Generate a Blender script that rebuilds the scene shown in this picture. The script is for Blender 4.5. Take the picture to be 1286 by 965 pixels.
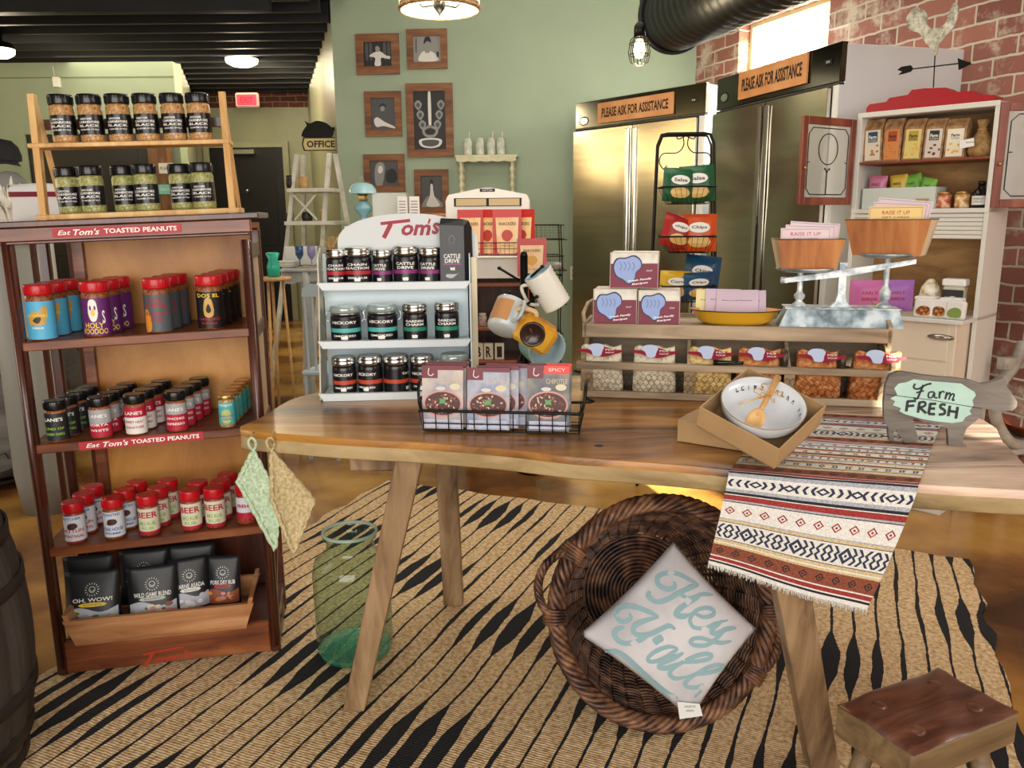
import bpy, bmesh, math, random
from mathutils import Matrix, Vector
random.seed(7)
PI=math.pi
for o in list(bpy.data.objects): bpy.data.objects.remove(o)
SC=bpy.context.scene; COL=SC.collection
# ---------------------------------------------------------------- camera
F_PX=1020.0; PITCH=math.atan(212/1020.0); ROLL=math.radians(.5); HC=1.45
_fw=Vector((0,math.cos(PITCH),-math.sin(PITCH))); _u0=Vector((0,math.sin(PITCH),math.cos(PITCH))); _r0=Vector((1,0,0))
_rt=_r0*math.cos(ROLL)-_u0*math.sin(ROLL); _up=_u0*math.cos(ROLL)+_r0*math.sin(ROLL)
cam_d=bpy.data.cameras.new('camera'); cam_d.sensor_width=36; cam_d.lens=36*F_PX/1286; cam_d.clip_start=.05
cam=bpy.data.objects.new('camera',cam_d); COL.objects.link(cam); SC.camera=cam
cam.matrix_world=Matrix(((_rt.x,_up.x,-_fw.x,0),(_rt.y,_up.y,-_fw.y,0),(_rt.z,_up.z,-_fw.z,HC),(0,0,0,1)))
EYE=Vector((0,0,HC))
def ray(x,y): return _fw+_rt*((x-643)/F_PX)+_up*((482.5-y)/F_PX)
def PZ(x,y,z): r=ray(x,y); return EYE+r*((z-HC)/r.z)          # point of a photo pixel on the level z
def PY(x,y,Y): r=ray(x,y); return EYE+r*(Y/r.y)               # point of a photo pixel on the depth plane Y
# ---------------------------------------------------------------- render look
SC.view_settings.view_transform='Standard'; SC.view_settings.look='None'; SC.view_settings.gamma=1.0
SC.view_settings.use_curve_mapping=False; SC.view_settings.exposure=0.42
# ---------------------------------------------------------------- world, sun, large lights
W=bpy.data.worlds.new('world'); SC.world=W; W.use_nodes=True
_n=W.node_tree.nodes; _l=W.node_tree.links
_sky=_n.new('ShaderNodeTexSky'); _sky.sky_type='NISHITA'; _sky.sun_disc=False; _sky.sun_elevation=math.radians(35); _sky.sun_rotation=math.radians(170)
_l.new(_sky.outputs[0],_n['Background'].inputs[0]); _n['Background'].inputs[1].default_value=.12
def area(name,loc,direction,sx,sy,power,col=(1,1,1)):
    d=bpy.data.lights.new(name,'AREA'); d.shape='RECTANGLE'; d.size=sx; d.size_y=sy; d.energy=power; d.color=col
    o=bpy.data.objects.new(name,d); COL.objects.link(o); o.location=loc
    o.rotation_euler=Vector(direction).to_track_quat('-Z','Y').to_euler(); return o
area('storefront_daylight',(-.3,-1.85,1.75),(0,1,-.02),4.6,2.3,140,(1,.97,.93))
area('overhead_fill',(0.3,4.0,4.0),(0,0,-1),3.6,3.4,62,(1,.93,.82))  # fill added overhead to lift the room, not a fitted lamp
area('back_room_light',(-3.4,9.8,3.1),(0,0,-1),2.6,2.4,55,(1,.86,.62))
area('left_fill',(-4.6,2.6,1.9),(1,.25,-.1),3.0,2.0,26,(1,.95,.88))  # fill added to lift the left side
area('clerestory_daylight',(1.9,6.0,2.85),(-.9,-.35,-.5),1.0,.5,12,(1,.97,.9))
area('side_daylight',(2.95,1.0,2.35),(-.9,.25,-.35),1.6,.6,18,(1,.97,.9))
_sd=bpy.data.lights.new('sun','SUN'); _sd.energy=20; _sd.angle=math.radians(.6); _sd.color=(1,.93,.78)
sun=bpy.data.objects.new('sun',_sd); COL.objects.link(sun); SUN_DIR=Vector((-.30,1,-.55)).normalized()
sun.rotation_euler=SUN_DIR.to_track_quat('-Z','Y').to_euler(); sun.location=(1.5,-6,5)
# ---------------------------------------------------------------- materials
def lin(h):
    if not isinstance(h,str): return tuple(h)
    h=h.lstrip('#'); c=[int(h[i:i+2],16)/255 for i in (0,2,4)]
    return tuple(x/12.92 if x<=.04045 else ((x+.055)/1.055)**2.4 for x in c)
MC={}
def mat(name,c='#888888',rough=.5,metal=0,emit=0,alpha=1,trans=0,spec=.5,coat=0):
    if name in MC: return MC[name]
    m=bpy.data.materials.new(name); m.use_nodes=True; b=m.node_tree.nodes['Principled BSDF']
    b.inputs['Base Color'].default_value=(*lin(c),1); b.inputs['Roughness'].default_value=rough; b.inputs['Metallic'].default_value=metal
    b.inputs['Specular IOR Level'].default_value=spec
    if emit: b.inputs['Emission Color'].default_value=(*lin(c),1); b.inputs['Emission Strength'].default_value=emit
    if trans: b.inputs['Transmission Weight'].default_value=trans
    if alpha<1: b.inputs['Alpha'].default_value=alpha
    if coat: b.inputs['Coat Weight'].default_value=coat; b.inputs['Coat Roughness'].default_value=.12
    MC[name]=m; return m
def _coord(m,scale,rot=(0,0,0),kind='Object'):
    N=m.node_tree.nodes; L=m.node_tree.links
    tc=N.new('ShaderNodeTexCoord'); mp=N.new('ShaderNodeMapping'); mp.inputs['Scale'].default_value=scale; mp.inputs['Rotation'].default_value=rot
    L.new(tc.outputs[kind],mp.inputs[0]); return mp
def _ramp(m,fac,stops):
    r=m.node_tree.nodes.new('ShaderNodeValToRGB'); e=r.color_ramp.elements
    while len(e)>len(stops): e.remove(e[-1])
    while len(e)<len(stops): e.new(.5)
    for k,(p,c) in enumerate(stops): e[k].position=p; e[k].color=(*lin(c),1)
    m.node_tree.links.new(fac,r.inputs[0]); return r
def _bump(m,h,strength=.3,dist=.002):
    bp=m.node_tree.nodes.new('ShaderNodeBump'); bp.inputs['Strength'].default_value=strength; bp.inputs['Distance'].default_value=dist
    m.node_tree.links.new(h,bp.inputs['Height']); m.node_tree.links.new(bp.outputs[0],m.node_tree.nodes['Principled BSDF'].inputs['Normal'])
def wood(name,stops,grain=(2,30,30),rough=.45,bump=.25,knots=True,coat=0,lo=.35,hi=.68):
    """grain runs along the axis with the small scale"""
    if name in MC: return MC[name]
    m=mat(name,'#805030',rough,coat=coat); N=m.node_tree.nodes; L=m.node_tree.links
    mp=_coord(m,grain); a=N.new('ShaderNodeTexNoise'); a.inputs['Scale'].default_value=1; a.inputs['Detail'].default_value=7; a.inputs['Roughness'].default_value=.62
    a.inputs['Distortion'].default_value=.8; L.new(mp.outputs[0],a.inputs['Vector'])
    mp2=_coord(m,tuple(g*.16+.5 for g in grain)); b=N.new('ShaderNodeTexNoise'); b.inputs['Scale'].default_value=2.2; b.inputs['Detail'].default_value=3; L.new(mp2.outputs[0],b.inputs['Vector'])
    mx=N.new('ShaderNodeMath'); mx.operation='MULTIPLY_ADD'; mx.inputs[1].default_value=.55; L.new(a.outputs[0],mx.inputs[0])
    m2=N.new('ShaderNodeMath'); m2.operation='MULTIPLY'; m2.inputs[1].default_value=.45 if knots else .25; L.new(b.outputs[0],m2.inputs[0]); L.new(m2.outputs[0],mx.inputs[2])
    n=len(stops); r=_ramp(m,mx.outputs[0],[(lo+(hi-lo)*k/(n-1),c) for k,c in enumerate(stops)])
    L.new(r.outputs[0],N['Principled BSDF'].inputs['Base Color']); _bump(m,a.outputs[0],bump,.003); return m
def noisy(name,stops,scale=8,rough=.5,metal=0,bump=.2,detail=6,stretch=(1,1,1),lo=.35,hi=.65,dist=.002,spec=.5):
    if name in MC: return MC[name]
    m=mat(name,'#808080',rough,metal,spec=spec); N=m.node_tree.nodes; L=m.node_tree.links
    mp=_coord(m,stretch); a=N.new('ShaderNodeTexNoise'); a.inputs['Scale'].default_value=scale; a.inputs['Detail'].default_value=detail; L.new(mp.outputs[0],a.inputs['Vector'])
    n=len(stops); r=_ramp(m,a.outputs[0],[(lo+(hi-lo)*k/(n-1),c) for k,c in enumerate(stops)])
    L.new(r.outputs[0],N['Principled BSDF'].inputs['Base Color'])
    if bump: _bump(m,a.outputs[0],bump,dist)
    return m
def glass(name,c='#eef4f2',rough=.02):
    """thin clear glass: mostly see-through with a sheen"""
    if name in MC: return MC[name]
    m=bpy.data.materials.new(name); m.use_nodes=True; N=m.node_tree.nodes; L=m.node_tree.links; N.clear()
    o=N.new('ShaderNodeOutputMaterial'); t=N.new('ShaderNodeBsdfTransparent'); g=N.new('ShaderNodeBsdfGlossy'); x=N.new('ShaderNodeMixShader'); fr=N.new('ShaderNodeMath'); fr.operation='MULTIPLY_ADD'; lw=N.new('ShaderNodeLayerWeight'); lw.inputs[0].default_value=.5; pw=N.new('ShaderNodeMath'); pw.operation='POWER'; pw.inputs[1].default_value=3.5; fr.inputs[1].default_value=.55; fr.inputs[2].default_value=.05
    L.new(lw.outputs['Facing'],pw.inputs[0]); L.new(pw.outputs[0],fr.inputs[0]); t.inputs[0].default_value=(*lin(c),1); g.inputs['Roughness'].default_value=rough
    L.new(fr.outputs[0],x.inputs[0]); L.new(t.outputs[0],x.inputs[1]); L.new(g.outputs[0],x.inputs[2]); L.new(x.outputs[0],o.inputs[0]); MC[name]=m; return m
def brick(name,c1,c2,mortar,patch=0.5,w=.215,h=.075):
    if name in MC: return MC[name]
    m=mat(name,'#803020',.85); N=m.node_tree.nodes; L=m.node_tree.links
    mp=_coord(m,(1,1,1)); sep=N.new('ShaderNodeSeparateXYZ'); cmb=N.new('ShaderNodeCombineXYZ'); L.new(mp.outputs[0],sep.inputs[0])
    wob=N.new('ShaderNodeTexNoise'); wob.inputs['Scale'].default_value=9; L.new(mp.outputs[0],wob.inputs['Vector'])
    wm=N.new('ShaderNodeMath'); wm.operation='MULTIPLY_ADD'; wm.inputs[1].default_value=.025; L.new(wob.outputs[0],wm.inputs[0]); L.new(sep.outputs[2],wm.inputs[2])
    L.new(sep.outputs[0],cmb.inputs[0]); L.new(wm.outputs[0],cmb.inputs[1])
    b=N.new('ShaderNodeTexBrick'); b.inputs['Scale'].default_value=1; b.inputs['Brick Width'].default_value=w; b.inputs['Row Height'].default_value=h
    b.inputs['Mortar Size'].default_value=.008; b.inputs['Mortar Smooth'].default_value=.35; b.inputs['Bias'].default_value=-.1
    b.inputs['Color1'].default_value=(*lin(c1),1); b.inputs['Color2'].default_value=(*lin(c2),1); b.inputs['Mortar'].default_value=(*lin(mortar),1)
    L.new(cmb.outputs[0],b.inputs['Vector'])
    n=N.new('ShaderNodeTexNoise'); n.inputs['Scale'].default_value=3.2; n.inputs['Detail'].default_value=9; n.inputs['Roughness'].default_value=.7; L.new(mp.outputs[0],n.inputs['Vector'])
    r=_ramp(m,n.outputs[0],[(patch,'#000000'),(patch+.12,'#ffffff')])
    x=N.new('ShaderNodeMix'); x.data_type='RGBA'; x.inputs[7].default_value=(*lin(mortar),1); L.new(r.outputs[0],x.inputs[0]); L.new(b.outputs[0],x.inputs[6])
    L.new(x.outputs[2],N['Principled BSDF'].inputs['Base Color'])
    ad=N.new('ShaderNodeMath'); ad.operation='MULTIPLY_ADD'; ad.inputs[1].default_value=-1; L.new(b.outputs[1],ad.inputs[0]); L.new(n.outputs[0],ad.inputs[2])
    _bump(m,ad.outputs[0],.7,.012); return m
BLK=mat('black_metal','#15140f',.4,.6); WHT=mat('white_paint','#e9e7df',.5); CREAM=mat('cream_paint','#e6dcc0',.55)
STEEL=mat('chrome','#c9c9c6',.18,1); BLKP=mat('black_plastic','#101012',.25); REDP=mat('red_plastic','#c21320',.3); PAPER=mat('paper_white','#efe9ea',.7)
CLEAR=glass('clear_glass'); INK=mat('ink_black','#161616',.6); WINK=mat('ink_white','#f3f1ea',.5); RINK=mat('ink_red','#b3122b',.5); KRAFT=noisy('kraft','#b08a58 #c29a66'.split(),30,.8,bump=.1)
PINE=wood('pine',['#b07a3c','#d9ab68','#ecca8d'],(18,18,2),.5,.15); DARKW=wood('dark_walnut',['#2a100a','#4b2114','#6d3822'],(22,22,2),.35,.2,coat=.3)
# ---------------------------------------------------------------- mesh builder
_fc={}
def font2d(s,bold=0,shear=0,res=2):
    k=(s,bold,shear)
    if k in _fc: return _fc[k]
    cu=bpy.data.curves.new('t','FONT'); cu.body=s; cu.size=1; cu.offset=bold; cu.shear=shear; cu.resolution_u=res
    ob=bpy.data.objects.new('t',cu); me=bpy.data.meshes.new_from_object(ob)
    v=[(p.co.x,p.co.y) for p in me.vertices]; f=[tuple(q.vertices) for q in me.polygons]
    bpy.data.objects.remove(ob); bpy.data.meshes.remove(me); bpy.data.curves.remove(cu)
    if v:
        x0=min(p[0] for p in v); x1=max(p[0] for p in v); y0=min(p[1] for p in v); y1=max(p[1] for p in v)
    else: x0=x1=y0=y1=0
    _fc[k]=(v,f,(x0,y0,x1,y1)); return _fc[k]
def cyl(r,z0=0,a0=0):    # wraps (x,y) onto a cylinder that faces -y
    return lambda p:(math.sin(p[0]/r+a0)*r,-math.cos(p[0]/r+a0)*r,z0+p[1])
def front(y=0,z0=0,x0=0):
    f=lambda p:(x0+p[0],y-(p[2] if len(p)>2 else 0),z0+p[1])
    f.planar=True; return f
def top(z,x0=0,y0=0): return lambda p:(x0+p[0],y0+p[1],z)
class MB:
    def __init__(s): s.v=[]; s.f=[]; s.m=[]; s.mats=[]; s.sm=[]
    def add(s,vs,fs,m,X=None,smooth=False):
        if m not in s.mats: s.mats.append(m)
        i=s.mats.index(m); o=len(s.v)
        if X is None: s.v+= [tuple(p) for p in vs]
        elif isinstance(X,Matrix): s.v+=[tuple(X@Vector(p)) for p in vs]
        else: s.v+=[tuple(X(p)) for p in vs]
        for f in fs: s.f.append(tuple(o+k for k in f)); s.m.append(i); s.sm.append(smooth)
        return s
    def box(s,x0,y0,z0,x1,y1,z1,m,X=None,b=.002):
        if x0>x1: x0,x1=x1,x0
        if y0>y1: y0,y1=y1,y0
        if z0>z1: z0,z1=z1,z0
        b=min(b,(x1-x0)*.3,(y1-y0)*.3,(z1-z0)*.3)
        if b<=1e-5:
            vs=[(x,y,z) for x in (x0,x1) for y in (y0,y1) for z in (z0,z1)]
            return s.add(vs,[(0,1,3,2),(4,6,7,5),(0,4,5,1),(2,3,7,6),(0,2,6,4),(1,5,7,3)],m,X)
        vs=[];ix={}
        L=((x0,x1),(y0,y1),(z0,z1))
        for i in (0,1):
            for j in (0,1):
                for k in (0,1):
                    c=[L[0][i],L[1][j],L[2][k]]; d=[b if q==0 else -b for q in (i,j,k)]
                    for a in range(3):          # vertex lying on the face of axis a
                        p=[c[t]+(0 if t==a else d[t]) for t in range(3)]; ix[(i,j,k,a)]=len(vs); vs.append(tuple(p))
        fs=[]
        def q(*c): fs.append(tuple(ix[t] for t in c))
        for a in range(3):
            o1,o2=[t for t in range(3) if t!=a]
            for sd in (0,1):
                def K(u,v):
                    t=[0,0,0]; t[a]=sd; t[o1]=u; t[o2]=v; return (*t,a)
                q(K(0,0),K(1,0),K(1,1),K(0,1))
        for a in range(3):                      # edges along axis a
            o1,o2=[t for t in range(3) if t!=a]
            for u in (0,1):
                for v in (0,1):
                    def K(w,ax):
                        t=[0,0,0]; t[a]=w; t[o1]=u; t[o2]=v; return (*t,ax)
                    q(K(0,o1),K(1,o1),K(1,o2),K(0,o2))
        for i in (0,1):
            for j in (0,1):
                for k in (0,1): q((i,j,k,0),(i,j,k,1),(i,j,k,2))
        return s.add(vs,fs,m,X)
    def lathe(s,prof,m,seg=24,X=None,smooth=True,c=(0,0),cap=True):
        vs=[];fs=[];n=len(prof)
        for r,z in prof:
            for k in range(seg):
                a=2*PI*k/seg; vs.append((c[0]+r*math.cos(a),c[1]+r*math.sin(a),z))
        for i in range(n-1):
            for k in range(seg):
                k2=(k+1)%seg; fs.append((i*seg+k,i*seg+k2,(i+1)*seg+k2,(i+1)*seg+k))
        s.add(vs,fs,m,X,smooth)
        if cap:
            for i in (0,n-1):
                if prof[i][0]>1e-4:
                    z=prof[i][1]; s.add([(c[0]+prof[i][0]*math.cos(2*PI*k/seg),c[1]+prof[i][0]*math.sin(2*PI*k/seg),z) for k in range(seg)],[tuple(range(seg))],m,X)
        return s
    def tube(s,pts,r,m,seg=8,X=None,closed=False,rf=None):
        P=[Vector(p) for p in pts]; n=len(P); vs=[];fs=[]
        up=None
        for i in range(n):
            if closed: t=(P[(i+1)%n]-P[i-1])
            else: t=P[min(i+1,n-1)]-P[max(i-1,0)]
            if t.length<1e-9: t=Vector((0,0,1))
            t.normalize()
            if up is None:
                up=t.orthogonal().normalized()
            else:
                up=up-t*up.dot(t)
                up=up.normalized() if up.length>1e-6 else t.orthogonal().normalized()
            sd=t.cross(up); rr=rf(i/(n-1)) if rf else r
            for k in range(seg):
                a=2*PI*k/seg; vs.append(P[i]+up*math.cos(a)*rr+sd*math.sin(a)*rr)
        for i in range(n if closed else n-1):
            j=(i+1)%n
            for k in range(seg):
                k2=(k+1)%seg; fs.append((i*seg+k,i*seg+k2,j*seg+k2,j*seg+k))
        s.add(vs,fs,m,X,True)
        if not closed: s.add(vs[:seg],[tuple(range(seg))],m,X); s.add(vs[-seg:],[tuple(range(seg))],m,X)
        return s
    def flat(s,pts,m,X=None):
        if X is not None and not isinstance(X,Matrix) and not getattr(X,'planar',False) and len(pts)>3:
            # printed patch on a curved face: cut into narrow upright strips that follow it
            xs=[p[0] for p in pts]; a,b=min(xs),max(xs); N=14; n=len(pts); e=(b-a)*1e-4
            def cut(x):
                r=[]
                for i in range(n):
                    p,q=pts[i],pts[(i+1)%n]
                    if (p[0]>x)!=(q[0]>x): r.append(p[1]+(q[1]-p[1])*(x-p[0])/(q[0]-p[0]))
                return sorted(r)
            for k in range(N):
                x0=a+(b-a)*k/N+e; x1=a+(b-a)*(k+1)/N-e; A=cut(x0); B=cut(x1)
                if len(A)!=len(B): A=[A[0],A[-1]] if A else A; B=[B[0],B[-1]] if B else B
                for i in range(0,min(len(A),len(B))-1,2):
                    h=max(1,int((A[i+1]-A[i])/.02)) if 0 else 3
                    for j in range(h):
                        f,g=j/h,(j+1)/h
                        s.add([(x0-e,A[i]+(A[i+1]-A[i])*f,0),(x1+e,B[i]+(B[i+1]-B[i])*f,0),(x1+e,B[i]+(B[i+1]-B[i])*g,0),(x0-e,A[i]+(A[i+1]-A[i])*g,0)],[(0,1,2,3)],m,X)
            return s
        return s.add([(*p,0) if len(p)==2 else p for p in pts],[tuple(range(len(pts)))],m,X)
    def prism(s,pts,y0,y1,m,X=None,axis='y'):
        n=len(pts)
        if axis=='y': A=[(p[0],y0,p[1]) for p in pts]; B=[(p[0],y1,p[1]) for p in pts]
        elif axis=='z': A=[(p[0],p[1],y0) for p in pts]; B=[(p[0],p[1],y1) for p in pts]
        else: A=[(y0,p[0],p[1]) for p in pts]; B=[(y1,p[0],p[1]) for p in pts]
        s.add(A+B,[(i,(i+1)%n,n+(i+1)%n,n+i) for i in range(n)],m,X)
        s.add(A,[tuple(range(n))],m,X); s.add(B,[tuple(range(n))],m,X); return s
    def text(s,t,m,w,h,X,cx=0,cy=0,bold=.0,shear=0,rot=0,fit=True):
        v,f,(x0,y0,x1,y1)=font2d(t,bold,shear)
        if not v: return s
        sy=h/(y1-y0); sx=sy if not fit else w/(x1-x0)
        if not fit and (x1-x0)*sx>w: sx=sy=w/(x1-x0)
        c,sn=math.cos(rot),math.sin(rot); pts=[]
        for p in v:
            a=(p[0]-(x0+x1)/2)*sx; b=(p[1]-(y0+y1)/2)*sy
            pts.append((cx+a*c-b*sn,cy+a*sn+b*c,0))
        return s.add(pts,f,m,X)
    def stroke(s,pts,w,m,X):
        """flat ribbon along a 2-D path; w is a number or a list"""
        n=len(pts); A=[];B=[]
        for i,p in enumerate(pts):
            a=pts[max(i-1,0)]; b=pts[min(i+1,n-1)]; dx,dy=b[0]-a[0],b[1]-a[1]; l=math.hypot(dx,dy) or 1
            ww=(w[i] if isinstance(w,(list,tuple)) else w)/2
            A.append((p[0]-dy/l*ww,p[1]+dx/l*ww,0)); B.append((p[0]+dy/l*ww,p[1]-dx/l*ww,0))
        return s.add(A+B,[(i,i+1,n+i+1,n+i) for i in range(n-1)],m,X)
    def sleeve(s,r,z0,z1,m,a0=-PI,a1=PI,seg=24):
        vs=[];fs=[]
        for k in range(seg+1):
            a=a0+(a1-a0)*k/seg
            for z in (z0,z1): vs.append((math.sin(a)*r,-math.cos(a)*r,z))
        for k in range(seg): fs.append((2*k,2*k+2,2*k+3,2*k+1))
        return s.add(vs,fs,m,None,True)
    def build(s,name,parent=None,kind=None,label=None):
        me=bpy.data.meshes.new(name); me.from_pydata(s.v,[],s.f)
        for m in s.mats: me.materials.append(m)
        me.polygons.foreach_set('material_index',s.m); me.polygons.foreach_set('use_smooth',s.sm)
        bm=bmesh.new(); bm.from_mesh(me); bmesh.ops.remove_doubles(bm,verts=bm.verts,dist=1e-6); bmesh.ops.recalc_face_normals(bm,faces=bm.faces); bm.to_mesh(me); bm.free()
        o=bpy.data.objects.new(name,me); COL.objects.link(o)
        if parent: o.parent=parent
        if kind: o['kind']=kind
        if label: o['label']=label
        return o
def smooth(pts,n=4,closed=False):
    """Catmull-Rom through the points"""
    P=[tuple(p) for p in pts]; N=len(P); out=[]
    for i in range(N if closed else N-1):
        if closed: a,b,c,d=P[i-1],P[i],P[(i+1)%N],P[(i+2)%N]
        else: a,b,c,d=P[max(i-1,0)],P[i],P[i+1],P[min(i+2,N-1)]
        for k in range(n):
            t=k/n; out.append(tuple(.5*((2*b[q])+(-a[q]+c[q])*t+(2*a[q]-5*b[q]+4*c[q]-d[q])*t*t+(-a[q]+3*b[q]-3*c[q]+d[q])*t**3) for q in range(len(b))))
    if not closed: out.append(P[-1])
    return out
def fr(loc,yaw=0,tilt=0,roll=0):
    return Matrix.Translation(Vector(loc))@Matrix.Rotation(math.radians(yaw),4,'Z')@Matrix.Rotation(math.radians(tilt),4,'X')@Matrix.Rotation(math.radians(roll),4,'Y')
def on(M,px,py,y=0):
    """where a photo pixel meets the plane local y = y of frame M (returns local x, z)"""
    Mi=M.inverted(); e=Mi@EYE; d=(Mi.to_3x3())@ray(px,py); p=e+d*((y-e.y)/d.y); return (p.x,p.z)
def onz(M,px,py,z=0):
    Mi=M.inverted(); e=Mi@EYE; d=(Mi.to_3x3())@ray(px,py); p=e+d*((z-e.z)/d.z); return (p.x,p.y)
def tag(o,label,cat,group=None,kind=None):
    o['label']=label; o['category']=cat
    if group: o['group']=group
    if kind: o['kind']=kind
    return o
def thing(name,label,cat,M=None,group=None):
    o=bpy.data.objects.new(name,None); COL.objects.link(o); o.empty_display_size=.05
    if M is not None: o.matrix_world=M
    return tag(o,label,cat,group)
KID={}
def link(c,p):
    c.parent=p; KID.setdefault(p.name,[]).append(c)
def copy_tree(o,M,label=None,group=None,cat=None):
    r=o.copy(); COL.objects.link(r); r.matrix_world=M
    if label: r['label']=label
    if group: r['group']=group
    for c in [q for q in bpy.data.objects if q.parent==o]:
        d=c.copy(); COL.objects.link(d); d.parent=r
        for g in [q for q in bpy.data.objects if q.parent==c]:
            h=g.copy(); COL.objects.link(h); h.parent=d
    return r
# ================================================================= ROOM
def struct(mb,name,M=None):
    o=mb.build(name,kind='structure')
    if M is not None: o.matrix_world=M
    return o
FLOOR=noisy('stained_concrete',['#3c2410','#7e5226','#b4843e','#d2a85e'],1.3,.22,bump=.04,detail=8,lo=.3,hi=.7,spec=.6)
GREEN=noisy('sage_paint',['#94a38b','#9fae95'],1.5,.55,bump=.05)
OLIVE=noisy('olive_paint',['#8f8f72','#9b9b7c'],1.5,.4,bump=.05)
DKCEIL=noisy('ceiling_black',['#050506','#0e0e10'],3,.6,bump=.3)
DOORB=mat('door_black','#141214',.4)
struct(MB().box(-9,-2.2,-.08,4.6,14,0,FLOOR,b=0),'floor')
# back wall of sage paint, brick wall to the right
YB=7.4; XC=PY(428,270,YB).x; bx=PY(868,80,YB).x
bw=fr((XC,YB,0),-3.5); wl=(bx-XC)/math.cos(math.radians(3.5))
mb=MB(); mb.box(0,0,0,wl+.3,.15,4.4,GREEN,b=0); struct(mb,'wall_back',bw)
BE=bw@Vector((wl,0,0))
BRICK=brick('old_red_brick','#a06858','#7c4a40','#c6b8a2',.52,w=.27,h=.098)
ang=-math.degrees(math.atan2(1.0,.377))                 # brick wall runs from the green corner towards the camera, to the right
brw=fr((BE.x,BE.y,0),ang)
BI=brw.inverted()
# window hole in the brick wall (clerestory), traced on the wall plane
wx0,wz1=on(brw,929,30); wx1,_=on(brw,1043,-2); wz0=2.0
LW=9.9
mb=MB(); mb.box(-.2,0,0,wx0,.3,4.4,BRICK,b=0); mb.box(wx0,0,0,wx1,.3,wz0,BRICK,b=0); mb.box(wx0,0,wz1,wx1,.3,4.4,BRICK,b=0); mb.box(wx1,0,0,LW,.3,4.4,BRICK,b=0)
struct(mb,'wall_right',brw)
SKYL=mat('bright_pane','#fff8e8',.5,emit=14); FRM=mat('window_frame_paint','#cfc49a',.5)
mb=MB(); 
for a,b,c,d in ((wx0,wx1,wz0,wz0+.03),(wx0,wx1,wz1-.03,wz1),(wx0,wx0+.03,wz0,wz1),(wx1-.03,wx1,wz0,wz1)): mb.box(a,.1,c,b,.16,d,FRM)
for k in range(1,6): x=wx0+(wx1-wx0)*k/6; mb.box(x-.006,.11,wz0,x+.006,.15,wz1,FRM,b=0)
mb.box(wx0,.11,(wz0+wz1)/2-.008,wx1,.15,(wz0+wz1)/2+.008,FRM,b=0)
w=struct(mb,'window_1',brw)
mb=MB(); mb.box(wx0,.155,wz0,wx1,.165,wz1,SKYL,b=0); g=mb.build('pane',w)
mb=MB(); mb.box(0,.02,0,1.0,.04,.4,WHT)
# left part: low black ceiling with joists, side wall, far wall, left wall
ZL=3.25
far_y=11.6; lw_y=9.2
sx=XC+.02
FR_=PY(385,103,far_y).x; FL_=PY(240,100,far_y).x; LWX=PY(215,60,lw_y).x
struct(MB().box(-9,3.2,ZL,XC+.1,14,ZL+.1,DKCEIL,b=0),'ceiling')
struct(MB().box(XC+.08,3.2,ZL,XC+.16,YB+.1,4.4,GREEN,b=0).box(-9,3.12,ZL,XC+.16,3.2,4.4,GREEN,b=0),'wall_bulkhead')
mb=MB()
for k in range(23):
    y=3.5+k*.36; mb.box(-9,y,ZL-.16,XC-.03,y+.05,ZL,DKCEIL,b=0)
mb.box(-9,6.6,ZL-.26,XC-.3,6.68,ZL-.16,DKCEIL)
struct(mb,'trim_1')
struct(MB().box(-9,-2.2,4.35,4.6,YB+1,4.45,noisy('ceiling_upper',['#2a2a28','#3a3a36'],3,.8),b=0),'ceiling_upper')
sd=Vector((FR_-XC,far_y-YB,0)); sw=fr((XC,YB+.0,0),math.degrees(math.atan2(sd.y,sd.x)))
struct(MB().box(.0,-.12,0,sd.length,0,ZL,OLIVE,b=0),'wall_side',sw)
BR2=brick('far_brick','#6a3423','#54281c','#8a7560',.62)
ZB=PY(350,135,far_y).z
mb=MB(); mb.box(-6,far_y,ZB,FR_+.3,far_y+.2,ZL,BR2,b=0); mb.box(-6,far_y,0,FR_+.3,far_y+.2,ZB,OLIVE,b=0)
o=struct(mb,'wall_far')
_d=Vector((FL_-LWX,far_y-lw_y-.2,0)); struct(MB().box(0,0,0,_d.length,.1,ZL,OLIVE,b=0),'wall_left_return',fr((LWX,lw_y+.2,0),math.degrees(math.atan2(_d.y,_d.x))))
mb=MB(); mb.box(-9,lw_y,0,LWX,lw_y+.2,ZL-.16,GREEN,b=0);  ZS_=PY(100,98,lw_y).z; mb.box(-9,lw_y-.006,ZS_,LWX,lw_y,ZS_+.012,mat('panel_seam','#6f7a62',.6),b=0)
struct(mb,'wall_left')
struct(MB().box(-9.1,-2.2,0,-9,14,4.35,GREEN,b=0),'wall_far_left')
# unseen glowing panes added in the far left wall to brighten fridge reflections
mb=MB()
for k in range(5):
    y=1.2+k*1.5
    for a,b,c,d in ((y,y+.06,2.0,3.2),(y+1.34,y+1.4,2.0,3.2),(y,y+1.4,2.0,2.06),(y,y+1.4,3.14,3.2)): mb.box(-9,a,c,-8.94,b,d,FRM,b=0)
w2=struct(mb,'added_glow_window')
mb=MB()
for k in range(5): mb.box(-8.995,1.26+k*1.5,2.06,-8.98,2.54+k*1.5,3.14,mat('added_warm_pane','#ffe2a8',.5,emit=3.8),b=0)
mb.build('pane',w2)
# storefront wall behind the camera, unseen; slot added to shape the sun's floor patch
mb=MB(); mb.box(-9,-2.3,0,4.6,-2.1,3.12,CREAM,b=0); mb.box(-9,-2.3,3.62,4.6,-2.1,4.35,CREAM,b=0); mb.box(-9,-2.3,3.12,2.43,-2.1,3.62,CREAM,b=0); mb.box(2.98,-2.3,3.12,4.6,-2.1,3.62,CREAM,b=0)
struct(mb,'wall_front')
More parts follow.
